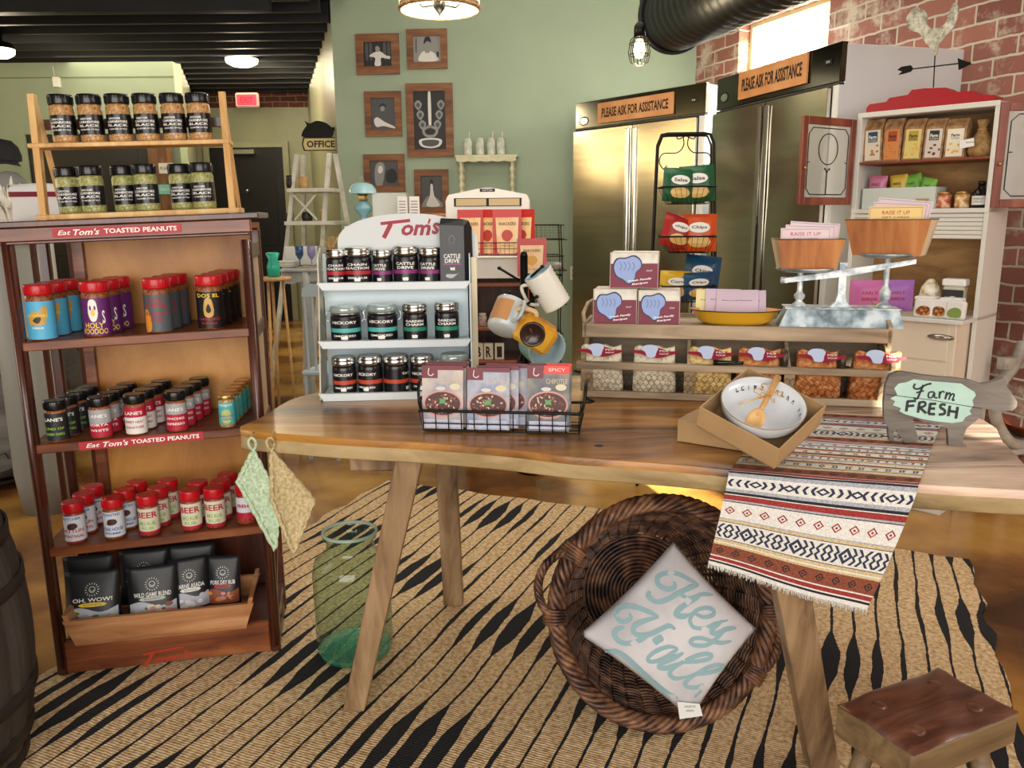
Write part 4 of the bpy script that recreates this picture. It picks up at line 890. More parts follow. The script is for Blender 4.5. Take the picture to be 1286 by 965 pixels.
# ---------------------------------------------------------------- white counter rack with red name
WR=fr(PZ(400,505,ZT)+Vector((0,0,.0008)),4); WW=.487
RKW=mat('rack_white','#d8e0e2',.35); RKS=noisy('rack_worn','#b9b39c #d9d6c8'.split(),9,.5,bump=.05); RKB=mat('rack_blue_white','#cfdfe4',.45)
t=wrk=thing('counter_rack','white three tier metal counter rack with red script name on its arched top','display rack',WR)
def wz(py,y): return on(WR,500,py,y)[1]
YS=[.0,.045,.09]; ZSH=[.012,wz(432,.045),wz(359,.09)]; YB_=.17
for k in range(3):
    z=ZSH[k]; y=YS[k]; mb=MB(); mb.box(.01,y+.012,z,WW-.008,YB_,z+.004,RKW,b=.001)
    mb.prism([(0,z+.012),(WW,z+.012),(WW-.016,z-.012),(.016,z-.012)],y,y+.003,RKW); mb.box(0,y,z+.009,WW,y+.014,z+.012,RKW,b=.001); mb.build('shelf',t)
mb=MB(); zt_=ZSH[2]+.10; mb.box(.01,YB_-.002,0,WW-.008,YB_+.003,zt_,RKB,b=0)
arc=[(.02,zt_-.01)]+[(WW/2-.5*(WW-.03)*math.cos(PI*k/20),zt_-.01+.10*math.sin(PI*k/20)**.8) for k in range(21)]+[(WW-.02,zt_-.01)]
mb.build('back_panel',t)
xL,zL=on(WR,424,306,YB_-.004); xR,_=on(WR,600,300,YB_-.004); xT,zT=on(WR,512,268,YB_-.004)
arc=[(xL+(xR-xL)*(.5-.5*math.cos(PI*k/24)),zL+(zT-zL)*math.sin(PI*k/24)**.85) for k in range(25)]
arc=[(xL,zL-.06)]+arc+[(xR,zL-.06)]
mb=MB(); mb.prism(arc,YB_-.006,YB_-.002,mat('sign_white','#d3d8d8',.5)); RN=mat('tom_red','#96102c',.5); HALO=mat('sign_halo','#f2cfd0',.5)
def tomtext(mb,m,X,o=0):
    a=on(WR,478,281,YB_-.007); b=on(WR,553,281,YB_-.007); w_=b[0]-a[0]; s_=w_/75
    def P(x,y): q=on(WR,x,y,YB_-.007); return (q[0],q[1])
    mb.stroke([P(478,281),P(515,277)],(4+o)*s_,m,X); mb.stroke([P(491,281),P(482,299)],(5.5+o)*s_,m,X)
    c=P(523,288); mb.text('om',m,37*s_,14*s_,X,cx=c[0]-.5*s_,cy=c[1]-1*s_,bold=.03+o*.006,shear=.25); c=P(547,287); mb.text('s',m,10*s_,15*s_,X,cx=c[0],cy=c[1],bold=.03+o*.006,shear=.2); mb.stroke([P(540,275),P(538,281)],(2.4+o)*s_,m,X)
tomtext(mb,HALO,front(YB_-.0066),2.2); tomtext(mb,RN,front(YB_-.0074)); mb.build('arched_sign',t)
for x in (0,WW-.006):
    mb=MB(); mb.prism([(.014,.0),(YB_,0),(YB_,zt_+.02),(YS[2]+.02,zt_-.01),(YS[2]+.012,ZSH[2]),(YS[1]+.012,ZSH[1])],x+.002,x+.006,RKS if x==0 else RKB,axis='x'); mb.build('side_panel',t)
# cream board edge at the right of the rack
mb=MB(); mb.box(WW+.001,.13,.0,WW+.022,YB_+.0,ZSH[2]+.085,mat('cream_board','#e2d5b4',.6)); mb.build('cream_side_board',t)
# jars
GROUPJ='metal lidded seasoning jars on the white counter rack'
def mjar(M,label,r,h,labm,acc,texts,swing=False,fill='dark'):
    t=thing('seasoning_jar',label,'seasoning jar',M,GROUPJ); fm=mat('jar_fill_'+fill,{'dark':'#1c1a1c','clear':'#8d9796'}[fill],.25)
    if swing:
        hb=h*.80; mb=MB(); mb.lathe([(r*.9,0),(r,.006),(r,hb*.85),(r*.9,hb)],fm,26); mb.build('jar_body',t)
        mb=MB(); mb.lathe([(r*.93,hb),(r*1.02,hb+.004),(r*1.02,h-.006),(r*.9,h)],mat('jar_lid_glass','#a9b8b4',.08,.3),26); mb.build('glass_lid',t)
        mb=MB()
        mb.tube([(r*1.0*math.cos(2*PI*k/24),r*1.0*math.sin(2*PI*k/24),hb-.002) for k in range(24)],.0022,STEEL,5,closed=True)
        for s_ in (-1,1): mb.tube(smooth([(s_*r,0,hb+.004),(s_*r*1.22,-.004,hb),(s_*r*1.25,-.004,hb-.02),(s_*r*1.02,-.004,hb-.03)],4),.0018,STEEL,5)
        mb.build('wire_clasp',t)
    else:
        hb=h*.76; mb=MB(); mb.lathe([(r*.93,0),(r,.005),(r,hb-.006),(r*.93,hb)],fm,26); mb.build('jar_body',t)
        MB().lathe([(r*.96,hb),(r*1.03,hb+.003),(r*1.03,hb+(h-hb)*.45),(r*1.0,hb+(h-hb)*.5),(r*1.03,hb+(h-hb)*.58),(r*1.03,h-.004),(r*.96,h),(r*.5,h-.002)],STEEL,28).build('metal_lid',t)
    mb=MB()
    if labm:
        mb.sleeve(r+.0006,hb*.08,hb*.86,labm,-2.4,2.4); mb.sleeve(r+.0009,hb*.36,hb*.5,acc,-2.4,2.4)
        X=cyl(r+.0013); 
        for i,(s,cy,w,hh) in enumerate(texts): mb.text(s,WINK,w*r*2,hh*hb,X,cy=cy*hb,bold=.025)
        mb.flat([(x*r,hb*(.12+.12*y)) for x,y in ((-.22,0),(.22,0),(.25,.8),(.1,1),(-.25,.9))],WINK,X)
    mb.build('printed_label',t); return t
JET=mat('label_jet2','#131217',.3)
def wj(px,k,wpx,hpx,acc,texts,label,swing=False,fill='dark',dy=0,lab=True,rot=0):
    y=YS[k]+.052+dy; x,_=on(WR,px,400,y); sc=2.62/F_PX
    return mjar(WR@Matrix.Translation((x,y,ZSH[k]+.0045))@Matrix.Rotation(rot,4,'Z'),label,wpx*sc/2,hpx*sc,JET if lab else None,acc,texts,swing,fill)
cr=[('CHAIN',.72,.8,.09),('REACTION',.59,1.0,.09),('BEEF RUB',.24,.8,.07)]; cd=[('CATTLE',.72,.8,.1),('DRIVE',.58,.7,.1)]; hk=[('HICKORY',.7,.9,.1),('SMOKED',.24,.8,.07)]; gc=[('GARDEN',.72,.8,.09),('CHARM',.6,.8,.09)]
RA=mat('band_red','#b3202e',.4); PA=mat('band_purple','#8a2f74',.4); TA=mat('band_teal','#4fb5ae',.4); GA=mat('band_green','#2c8a6a',.4); OA=mat('band_orange','#c2482c',.4)
wj(426,2,25,43,RA,cr,'metal lidded jar with red band at the left end of the top tier')
wj(453,2,33,45,RA,cr,'wider metal lidded jar with red band, second on the top tier')
wj(483,2,24,42,PA,cd,'narrow metal lidded jar with purple band, third on the top tier',rot=-.3)
wj(512,2,31,46,PA,cd,'widest purple banded metal lidded jar on the top tier')
wj(542,2,27,44,PA,cd,'purple banded metal lidded jar beside the black coffee bag',dy=-.004,rot=-.25)
wj(434,1,37,45,TA,hk,'left swing top glass jar with teal band on the middle tier',True)
wj(480,1,37,46,TA,hk,'right swing top glass jar with teal band on the middle tier',True)
wj(521,1,30,46,GA,gc,'green banded metal lidded jar next to the swing top jars')
wj(561,1,30,47,GA,gc,'green banded metal lidded jar at the right of the middle tier')
wj(429,0,29,46,OA,hk,'orange banded metal lidded jar at the left end of the bottom tier')
wj(462,0,30,47,OA,hk,'second orange banded metal lidded jar on the bottom tier',rot=-.3)
wj(495,0,31,47,OA,[('TASTE',.7,.6,.08)],'third metal lidded jar on the bottom tier, label turned away',rot=1.1)
wj(528,0,29,46,OA,hk,'metal lidded jar partly behind the chili packets')
wj(569,0,35,47,OA,[],'clear jar with grey lid at the right of the bottom tier',True,'clear',lab=False)
# black gusseted bag on the top tier
x0,_=on(WR,553,340,YS[2]+.02); x1,_=on(WR,595,340,YS[2]+.02); bw_=x1-x0; bh=.205
t=thing('coffee_bag','tall black gusseted bag lettered cattle drive on the right of the top tier','bag',WR@Matrix.Translation(((x0+x1)/2,YS[2]+.02,ZSH[2]+.0046)))
mb=MB(); mb.add([(-bw_/2,0,0),(bw_/2*.45,-.006,0),(bw_/2,.03,0),(bw_/2,.065,0),(-bw_/2,.065,0),
 (-bw_/2,.005,bh*.9),(bw_/2*.45,.0,bh*.88),(bw_/2*.9,.03,bh*.86),(bw_/2*.95,.05,bh*.86),(-bw_/2,.05,bh*.9),
 (-bw_/2*.9,.02,bh*1.0),(bw_/2*.4,.02,bh*.985),(bw_/2*.75,.026,bh*.96)],
 [(0,1,6,5),(1,2,7,6),(2,3,8,7),(3,4,9,8),(4,0,5,9),(5,6,11,10),(6,7,12,11),(7,8,12),(8,9,10,12),(10,11,12),(0,1,2,3,4),(5,10,9)],mat('bag_black','#17181b',.38)); mb.build('bag_body',t)
mb=MB(); X=lambda p:(p[0]-bw_*.14,-.0045+.005*max(0,p[1])/bh-.0015*0,p[1])
X=lambda p:(p[0]-bw_*.14,-.0052+.0045*(p[1]/bh)*1.1-.001,p[1])
mb.text('CATTLE',SUNW,bw_*.5,.014,X,cy=bh*.42,bold=.03); mb.text('DRIVE',SUNW,bw_*.44,.013,X,cy=bh*.345,bold=.03); mb.flat([(-bw_*.27,bh*.28),(bw_*.27,bh*.28),(bw_*.27,bh*.305),(-bw_*.27,bh*.305)],PA,X)
mb.flat([(-.006,bh*.2),(.008,bh*.2),(.008,bh*.25),(.0,bh*.24),(-.007,bh*.25)],SUNW,X); mb.stroke(smooth([(-.004,bh*.6),(-.009,bh*.68),(0,bh*.74),(.009,bh*.68),(.004,bh*.6)],4),.0016,mat('print_dim','#8d8f92',.5),X)
mb.flat(smooth([(-.02,bh*.1),(.0,bh*.08),(.022,bh*.17),(.012,bh*.14),(-.018,bh*.14)],3,True),GREYB,X); mb.build('print',t)
# ---------------------------------------------------------------- wire basket of soup packets
BF=fr(PZ(532,543,ZT)+Vector((0,0,.0035)),-7); bl=on(BF,727,546,0)[0]; BD=.12
t=thing('wire_basket','black wire basket with raised rounded ends holding soup packets','basket',BF)
mb=MB(); zr=.058; zh=.125
rim=smooth([(-.012,.01,zr+.02),(.0,-.004,zr),(.03,-.008,zr),(bl-.03,-.008,zr),(bl,-.004,zr),(bl+.012,.01,zr+.02),(bl+.016,.03,zh),(bl+.016,BD-.03,zh),(bl+.012,BD-.01,zr+.02),(bl,BD+.004,zr),(0,BD+.004,zr),(-.012,BD-.01,zr+.02),(-.016,BD-.03,zh),(-.016,.03,zh)],5,True)
mb.tube(rim,.0042,BLK,8,closed=True); mb.build('rim',t)
mb=MB(); rb=.0016
for z in (.002,.022): mb.tube([(0,0,z),(bl,0,z),(bl,BD,z),(0,BD,z)],rb,BLK,5,closed=True)
for k in range(13):
    x=bl*k/12; mb.tube([(x,-.006,zr),(x,0,.002),(x,BD,.002),(x,BD+.003,zr)],rb,BLK,5)
for k in range(5):
    y=BD*k/4; mb.tube([(-.012,y,zr+.02 if 0<k<4 else zr),(0,y,.002),(bl,y,.002),(bl+.012,y,zr+.02 if 0<k<4 else zr)],rb,BLK,5)
mb.build('wire_mesh',t)
# packets
MAR=mat('pack_maroon','#6d1328',.45); NIGHT=mat('pack_night','#3b3f55',.5); SKYP=mat('pack_haze','#8790a6',.5); BEAN=[mat('bean_'+n,c,.5) for n,c in (('a','#4a1d16'),('b','#7c3524'),('c','#a5684c'),('d','#d8c0a8'))]; BOWLR=mat('bowl_rim','#c98a82',.4)
def packet(label,grp,x,y,lean,w,h,name,haze,banner=False,dep=.006,beans=True):
    t=thing('soup_packet',label,'packet',BF@Matrix.Translation((x,y,.0042))@Matrix.Rotation(math.radians(lean),4,'X'),grp)
    mb=MB(); mb.box(-w/2,0,0,w/2,dep,h,NIGHT,b=.0015); mb.build('packet_body',t)
    mb=MB(); X=front(-.0004); X2=front(-.0008); X3=front(-.0012)
    mb.flat([(-w/2,0),(w/2,0),(w/2,h),(-w/2,h)],haze,X)
    mb.flat([(-w/2,h*.8),(-w*.12,h*.8),(-w*.12,h),(-w/2,h)],MAR,X2); mb.flat([(-w*.12,h*.93),(w/2,h*.93),(w/2,h),(-w*.12,h)],MAR,X2)
    mb.stroke(smooth([(-w*.33,h*.96),(-w*.35,h*.87),(-w*.28,h*.84),(-w*.22,h*.87)],4),.0022,SUNW,X3)
    if banner: mb.flat([(-w*.1,h*.87),(w*.5,h*.87),(w*.5,h*1.0),(-w*.1,h*1.0)],mat('banner_red','#e0392c',.45),X3); mb.text('SPICY',SUNW,w*.4,h*.05,front(-.0016),cx=w*.2,cy=h*.935)
    mb.text(name,mat('pack_gold','#cdb48c',.4),w*.5,h*.075,X3,cx=w*.2,cy=h*.76)
    def ell(cx,cy,a,b,m,X): mb.flat([(cx+a*math.cos(2*PI*k/28),cy+b*math.sin(2*PI*k/28)) for k in range(28)],m,X)
    X4=front(-.0014); X5=front(-.0016); X6=front(-.0018)
    # photo of a bowl
    ell(0,h*.40,w*.47,h*.215,BOWLR,X2); ell(0,h*.40,w*.43,h*.185,BEAN[0],X3)
    rnd=random.Random(len(label))
    for q in range(46):
        a=rnd.uniform(0,2*PI); r=math.sqrt(rnd.random()); cx=w*.38*r*math.cos(a); cy=h*.40+h*.16*r*math.sin(a); s_=w*.035; e=rnd.uniform(0,PI)
        mb.flat([(cx+s_*math.cos(k*PI/3)*math.cos(e)-s_*.55*math.sin(k*PI/3)*math.sin(e),cy+s_*math.cos(k*PI/3)*math.sin(e)+s_*.55*math.sin(k*PI/3)*math.cos(e)) for k in range(6)],BEAN[1+q%3],front(-.0014-.00001*q))
    mb.flat(smooth([(w*.12*math.cos(k*PI/4)*(1 if k%2 else .5),h*.44+w*.1*math.sin(k*PI/4)*(1 if k%2 else .5)) for k in range(8)],2,True),mat('herb_green','#5c9a56',.5),front(-.0021))
    ell(w*.3,h*.67,w*.13,h*.05,CRM,X3); ell(-w*.05,h*.64,w*.12,h*.03,mat('garnish','#c9d0c8',.5),X3)
    mb.flat([(-w*.45,h*.03),(w*.45,h*.03),(w*.45,h*.15),(-w*.45,h*.15)],mat('pack_panel','#b9bcd0',.5),X3); mb.text('NET WT 10 OZ',INK,w*.5,h*.03,front(-.0016),cy=h*.09)
    mb.build('printed_front',t); return t
HAZ=[noisy('haze_a',['#8a8496','#b0a6a4','#c9b9a0'],14,.35,bump=0),noisy('haze_b',['#6d7a9c','#a4a8b8','#8a8a96'],14,.35,bump=0),noisy('haze_c',['#3a3c46','#5a5a5c','#8a8470'],14,.35,bump=0)]
GPk='soup packets standing in the black wire basket'
for (px,wpx,hpx,nm,hz,bn,lb,nb) in ((556,54,82,'SOUTHWEST',0,False,'washed out soup packet at the left of the wire basket',3),(613,55,80,'SLOPPY JOE',1,False,'maroon topped packet with blue haze in the middle of the wire basket',3),(688,54,84,'CHIPOTLE',2,True,'chili packet with red banner at the right of the wire basket',2)):
    x,_=on(BF,px,540,.012); s_=2.12/F_PX
    for i in range(nb): packet(lb if i==0 else ('middle ' if i==1 else 'rearmost ')+('chili packet behind the red bannered one' if bn else ('pale' if px==556 else 'hazy blue')+' soup packet hidden behind its front one'),GPk,x+.004*i+(.018*i if px==613 else 0),.012+.022*i,-7,wpx*s_,hpx*s_*(1+.012*i),nm,HAZ[hz],bn)
# ---------------------------------------------------------------- mug tree
MT=fr((.085,2.50,ZT+.001)); zc=2.47
t=mtree=thing('mug_tree','black wire mug tree with six pegs standing behind the soup packets','mug tree',MT)
def mt(px,py,y=0): x,z=on(MT,px,py,y); return Vector((x,y,z))
mb=MB(); pt=mt(658,322); pole_x=mt(658,470).x
mb.tube([(pt.x-.006,0,.05),(pt.x-.006,0,pt.z)],.0062,BLK,8); mb.tube([(pt.x+.006,0.004,.05),(pt.x+.006,.004,pt.z)],.0062,BLK,8); mb.lathe([(0,pt.z-.002),(.012,pt.z),(.009,pt.z+.012),(0,pt.z+.016)],BLK,12,c=(pt.x,0)); mb.build('pole',t)
mb=MB()
for a in range(6):
    e=a*PI/3+.4; mb.tube(smooth([(pt.x+.004*math.cos(e),.004*math.sin(e),.16),(pt.x+.03*math.cos(e),.03*math.sin(e),.10),(pt.x+.05*math.cos(e),.05*math.sin(e),.04),(pt.x+.085*math.cos(e),.085*math.sin(e),.004)],4),.0045,BLK,6)
mb.tube([(pt.x+.05*math.cos(k*PI/12),.05*math.sin(k*PI/12),.045) for k in range(24)],.003,BLK,6,closed=True)
mb.build('wire_foot',t)
pegs=[((652,352),(627,337),-.05),((662,352),(681,335),-.05),((655,388),(674,373),-.09),((650,398),(640,368),.03),((652,418),(629,409),-.07),((662,345),(704,345),.05)]
for a,b,y in pegs:
    p=mt(*a); q=mt(*b,y); mb=MB(); mb.tube([tuple(p),tuple(q)],.0038,BLK,8); mb.lathe([(0,-.006),(.006,-.003),(.006,.003),(0,.006)],BLK,8,Matrix.Translation(q)); mb.build('peg',t)
def mug(label,M,r,h,m,inner,hr=.03,prof=None,ribs=0,extra=None,taper=1.0,sq=False,handle=0):
    t=thing('mug',label,'mug',M,'stoneware mugs hanging on the mug tree')
    mb=MB()
    pr=prof or [(r*.8*taper,0),(r*.98*taper,.006),(r*1.0,h*.4),(r,h-.003),(r-.002,h)]
    if ribs: pr=[(pr[0][0],0)]+[(r*(1+.03*math.cos(k*PI))*(taper+(1-taper)*k/(2*ribs)),.004+(h-.006)*k/(2*ribs)) for k in range(2*ribs+1)]+[(r-.002,h)]
    mb.lathe(pr,m,32,cap=False); mb.lathe([(0,.0),(pr[0][0],0)],m,32,cap=False)
    if extra: extra(mb)
    mb.build('mug_body',t)
    MB().lathe([(r-.002,h),(r-.005,h-.003),(r*.93,h*.5),(r*.8,.007),(0,.006)],inner,32,cap=False).build('mug_inside',t)
    mb=MB(); hh=[(r*.97*math.cos(handle)+0,0,h*.82)]
    pts=[(r*.95,0,h*.82),(r+hr*.7,0,h*.86),(r+hr,0,h*.6),(r+hr*.9,0,h*.35),(r*.97,0,h*.22)]
    mb.tube(smooth(pts,5),.0055,m,8,Matrix.Rotation(handle,4,'Z')); mb.build('mug_handle',t); return t
def aim(base_px,mouth_px,y0,y1,hpt=None):
    """mug frame: base centre and mouth direction given by pixels on the tree plane"""
    b=MT@mt(*base_px,y0); m_=MT@mt(*mouth_px,y1); z=(m_-b).normalized()
    if hpt is None: hp=z.orthogonal()
    else: hp=(MT@mt(*hpt,(y0+y1)/2))-(b+m_)/2
    x=(hp-z*hp.dot(z)).normalized(); yv=z.cross(x); M=Matrix((x,yv,z)).transposed().to_4x4(); M.translation=b; return M,(m_-b).length
GLZ=noisy('glaze_grey','#a9b2b4 #c6cac4'.split(),6,.2,bump=.0); GLT=mat('glaze_tan','#c08a5a',.35); GLBL=mat('glaze_paleblue','#a9bfc2',.2); GLW=mat('glaze_white','#dcd9cb',.25); GLY=noisy('glaze_amber',['#8a5a14','#c78a22','#dca93e'],7,.15,bump=.05); CORK=mat('glaze_dark','#33221c',.25)
M,l=aim((630,416),(646,376),-.10,-.04,(655,372)); mug('pale grey blue mug with tan glazed side hanging at the left of the tree',M,.050,.10,GLZ,GLT,extra=lambda mb:mb.sleeve(.0506,.015,.085,GLT,-.2,1.2))
M,l=aim((700,384),(672,338),-.03,-.05,(662,345)); mug('white ribbed mug with tan band at the upper right of the tree',M,.045,.12,GLW,GLBL,ribs=9,extra=lambda mb:mb.sleeve(.0472,.02,.10,GLT,-.4,.6))
M,l=aim((674,428),(688,440),-.015,-.095,(652,420)); mug('pale teal mug tipped mouth forward below the amber mug',M,.060,.085,mat('glaze_teal','#8fb8ac',.2),GLBL,ribs=7)
# amber square mug with dark round emblem
M,l=aim((654,414),(672,398),-.055,-.135,(700,430))
M=MT@Matrix.Translation(mt(672,418,-.10))@Matrix.Rotation(math.radians(33),4,'Y')@Matrix.Rotation(math.radians(8),4,'X')@Matrix.Scale(1.18,4)
t=thing('mug','amber glazed square mug with dark round emblem hanging nearest on the tree','mug',M,'stoneware mugs hanging on the mug tree')
mb=MB(); mb.box(-.052,-.03,-.038,.052,.035,.038,GLY,b=.012); mb.build('mug_body',t)
mb=MB(); mb.lathe([(0,0),(.026,.0),(.028,-.003),(.031,-.002),(.033,.003)],CORK,28,Matrix.Translation((-.006,-.031,0))@Matrix.Rotation(PI/2,4,'X')@Matrix.Scale(-1,4,(0,0,1)),cap=False)
for k in range(3): a=k*2.1; mb.tube([(-.006+.004*math.cos(a),-.0355,.004*math.sin(a)),(-.006+.018*math.cos(a+.4),-.0355,.018*math.sin(a+.4))],.0018,mat('glaze_umber','#5c4238',.3),5)
mb.build('emblem',t)
mb=MB(); mb.tube(smooth([(-.05,0,-.02),(-.075,0,-.015),(-.08,0,.01),(-.06,0,.035),(-.03,0,.045),(-.02,0,.036)],5),.007,mat('glaze_oat','#c9a878',.3),8); mb.build('mug_handle',t)
# ---------------------------------------------------------------- slatted crate display
a=PZ(733,499,ZT); b=PZ(1113,513,ZT); cy_=math.degrees(math.atan2(b.y-a.y,b.x-a.x)); CR=fr((a.x,a.y,ZT+.001),cy_); CW=(b-a).length
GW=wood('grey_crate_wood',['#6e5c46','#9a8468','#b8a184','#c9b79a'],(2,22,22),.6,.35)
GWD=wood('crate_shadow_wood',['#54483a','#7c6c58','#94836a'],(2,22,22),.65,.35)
t=crate=thing('crate_display','grey weathered two level wooden counter crate with wire mesh front','crate display',CR)
zr1=on(CR,733,455,-.04)[1]; zt1=on(CR,735,406,.06)[1]; zr0=on(CR,735,423,.06)[1]; zt0=zt1-.012
CD=.30
# lower bin: sloping mesh front with posts, bins behind
mb=MB(); mb.box(0,0,.0,CW,.02,.022,GW); mb.build('bottom_rail',t)
mb=MB(); mb.box(-.02,-.045,zr1-.02,CW+.01,-.015,zr1,GW); mb.build('bin_rail',t)
def sl(mb,x0,x1,m):   # post on the sloping front
    mb.add([(x0,.0,.02),(x1,.0,.02),(x1,-.035,zr1-.02),(x0,-.035,zr1-.02),(x0,.012,.02),(x1,.012,.02),(x1,-.023,zr1-.02),(x0,-.023,zr1-.02)],[(0,1,2,3),(4,5,6,7),(0,1,5,4),(2,3,7,6),(0,3,7,4),(1,2,6,5)],m)
for f in (0,.345,.67,.97): mb=MB(); sl(mb,CW*f-.0,CW*f+.03,GW); mb.build('front_post',t)
mb=MB()   # chicken wire
hx=.017; nx=int(CW/hx); hz=.016
for k in range(nx):
    for j in range(4):
        x=k*hx+(hx/2 if j%2 else 0); z=.022+j*hz
        Y_=lambda z_:-.036*(z_-.02)/(zr1-.04)
        z2=min(z+hz,zr1-.02)
        mb.tube([(x,Y_(z),z),(x,Y_(z+hz*.4),z+hz*.4),(x+hx/2,Y_(z2),z2)],.0007,BLK,3); mb.tube([(x,Y_(z+hz*.4),z+hz*.4),(x-hx/2,Y_(z2),z2)],.0007,BLK,3)
mb.build('chicken_wire',t)
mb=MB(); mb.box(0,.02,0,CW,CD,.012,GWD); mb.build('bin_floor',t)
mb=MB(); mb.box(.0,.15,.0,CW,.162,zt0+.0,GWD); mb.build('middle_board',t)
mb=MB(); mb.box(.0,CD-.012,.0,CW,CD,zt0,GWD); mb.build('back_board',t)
for f in (.345,.67): mb=MB(); mb.prism([(.0,.02),(.15,.02),(.15,zt0-.01),(.10,zt0-.03),(-.02,zr1)],CW*f+.008,CW*f+.018,GW,axis='x'); mb.build('divider',t)
# ends
for x in (-.004,CW-.006):
    mb=MB(); mb.prism([(0,0),(CD,0),(CD,zt0),(.08,zt0),(.07,zt0-.03),(.035,zt0-.055),(-.02,zt0-.06),(-.045,zr1+.012),(-.035,zr1-.02)],x,x+.012,GW,axis='x'); mb.build('end_board',t)
# top tray
mb=MB(); mb.box(-.005,.055,zt0,CW+.006,CD,zt0+.008,GW); mb.build('tray_floor',t)
mb=MB(); mb.box(-.008,.05,zr0,CW+.01,.062,zt1,GW); mb.build('tray_rail',t)
mb=MB(); mb.box(-.008,CD-.01,zt0,CW+.01,CD,zt1+.01,GW); mb.build('tray_rail',t)
for x,s_ in ((-.012,0),(CW+.0,1)):
    mb=MB()
    if s_: mb.prism([(.05,zr0-.02),(CD,zr0-.02),(CD,zt1+.055),(.16,zt1+.055),(.05,zt1+.005)],x,x+.012,GW,axis='x')
    else: 
        mb.prism([(.05,zr0),(CD,zr0),(CD,zt1),(.05,zt1)],x,x+.012,GW,axis='x'); mb.tube([(x+.006,.06,zt1),(x+.0,.07,zt1+.03),(x+.006,.16,zt1+.055),(x+.006,CD-.02,zt1+.05),(x+.006,CD-.01,zt1)],.007,GW,6)
    mb.build('tray_end',t)
# mixes in the bins: clear bags tied with red headers
BAGM=[noisy('mix_'+n,c,60,.4,bump=.5) for n,c in (('cream',['#b9a888','#ded2b8','#f0e8d6']),('gold',['#b08a4a','#e0c07a','#f0dca4']),('orange',['#a0562a','#cf8246','#e8b080']))]
CELL=glass('cellophane','#f4f4f2',.12); SPL=mat('header_maroon','#8c1a30',.4); SPB=mat('hat_blue','#b9c4de',.45)
def mixbag(px,label,m,dark=False):
    x,_=on(CR,px,445,.0); w=.135; t=thing('mix_bag',label,'mix bag',CR@Matrix.Translation((x,.0,.0135)),'soup mixes in clear bags in the crate')
    mb=MB()
    ht=zr1+.028
    vs=[];fs=[];nx,nz=10,6
    for k in (0,1):
        for i in range(nx+1):
            for j in range(nz+1):
                u,v=i/nx,j/nz; b=(1-(2*u-1)**4)*(1-.55*v**3)
                vs.append((w*(u-.5)*(1-.1*v),(.014-.034*v)+(.09*(1-.35*v) if k else 0)*1.0+(.008*(1-b) if not k else -.008*(1-b)),.002+ht*v+.004*math.sin(u*14)*v))
    S_=(nx+1)*(nz+1)
    for k in (0,1):
        for i in range(nx):
            for j in range(nz): a=k*S_+i*(nz+1)+j; fs.append((a,a+1,a+nz+2,a+nz+1))
    for i in range(nx):
        for j in (0,nz): a=i*(nz+1)+j; fs.append((a,a+nz+1,a+nz+1+S_,a+S_))
    for j in range(nz):
        for i in (0,nx): a=i*(nz+1)+j; fs.append((a,a+1,a+1+S_,a+S_))
    mb.add(vs,fs,m,smooth=True); mb.build('mix_contents',t)
    mb=MB(); z=zr1+.022; X=lambda p:(p[0],-.031+.55*(p[1]),z+p[1]*.85)
    sp=[(-.5,.08),(-.5,-.06),(-.3,-.12),(-.12,-.3),(.12,-.34),(.35,-.16),(.5,-.06),(.5,.1),(.35,.06),(.15,.22),(-.1,.3),(-.25,.12)]
    mb.flat(smooth([(a*w,b*w*.42) for a,b in sp],3,True),SPL,X); 
    X2=lambda p:(p[0],-.0318+.55*(p[1]),z+.0006+p[1]*.85)
    mb.flat(smooth([(a*w,b*w*.42) for a,b in ((-.16,-.3),(-.2,.0),(-.3,.12),(-.22,.36),(-.08,.42),(.06,.34),(.08,.1),(.02,-.05),(.02,-.3))],3,True),SPB,X2)
    mb.text('MIX',WINK,w*.2,.006,X2,cx=w*.22,cy=w*.03); mb.text('SOUP',WINK,w*.2,.005,X2,cx=w*.22,cy=-w*.04)
    mb.build('header_label',t)
for px,m,lb in ((755,0,'leftmost bag of cream soup mix in the crate'),(822,0,'second bag of soup mix from the left end of the crate'),(892,1,'yellow soup mix bag in the crate below the enamel dish'),(955,2,'bag of soup mix behind the bowl in the cardboard box'),(1030,2,'orange soup mix bag below the middle of the scale'),(1103,2,'rightmost orange soup mix bag in the crate')): mixbag(px,lb,BAGM[m])
# dark bowl shaped ladles between the bags
DKB=noisy('dark_bean_pack',['#1c140e','#4a3a26'],70,.4,bump=.5)
for px,lb in ((984,'dark bean pouch standing edgewise at the divider of the crate'),(1056,'dark bean pouch standing edgewise between the two orange mixes')):
    x,_=on(CR,px,450,-.0); mb=MB(); mb.lathe([(0,-.014),(.02,-.01),(.024,0),(.02,.01),(0,.014)],DKB,20,Matrix.Rotation(PI/2,4,'Y')@Matrix.Scale(1.5,4,(1,0,0))); o=mb.build('bean_pouch'); o.matrix_world=CR@Matrix.Translation((x,-.01,zr1+.018)); tag(o,lb,'pouch')
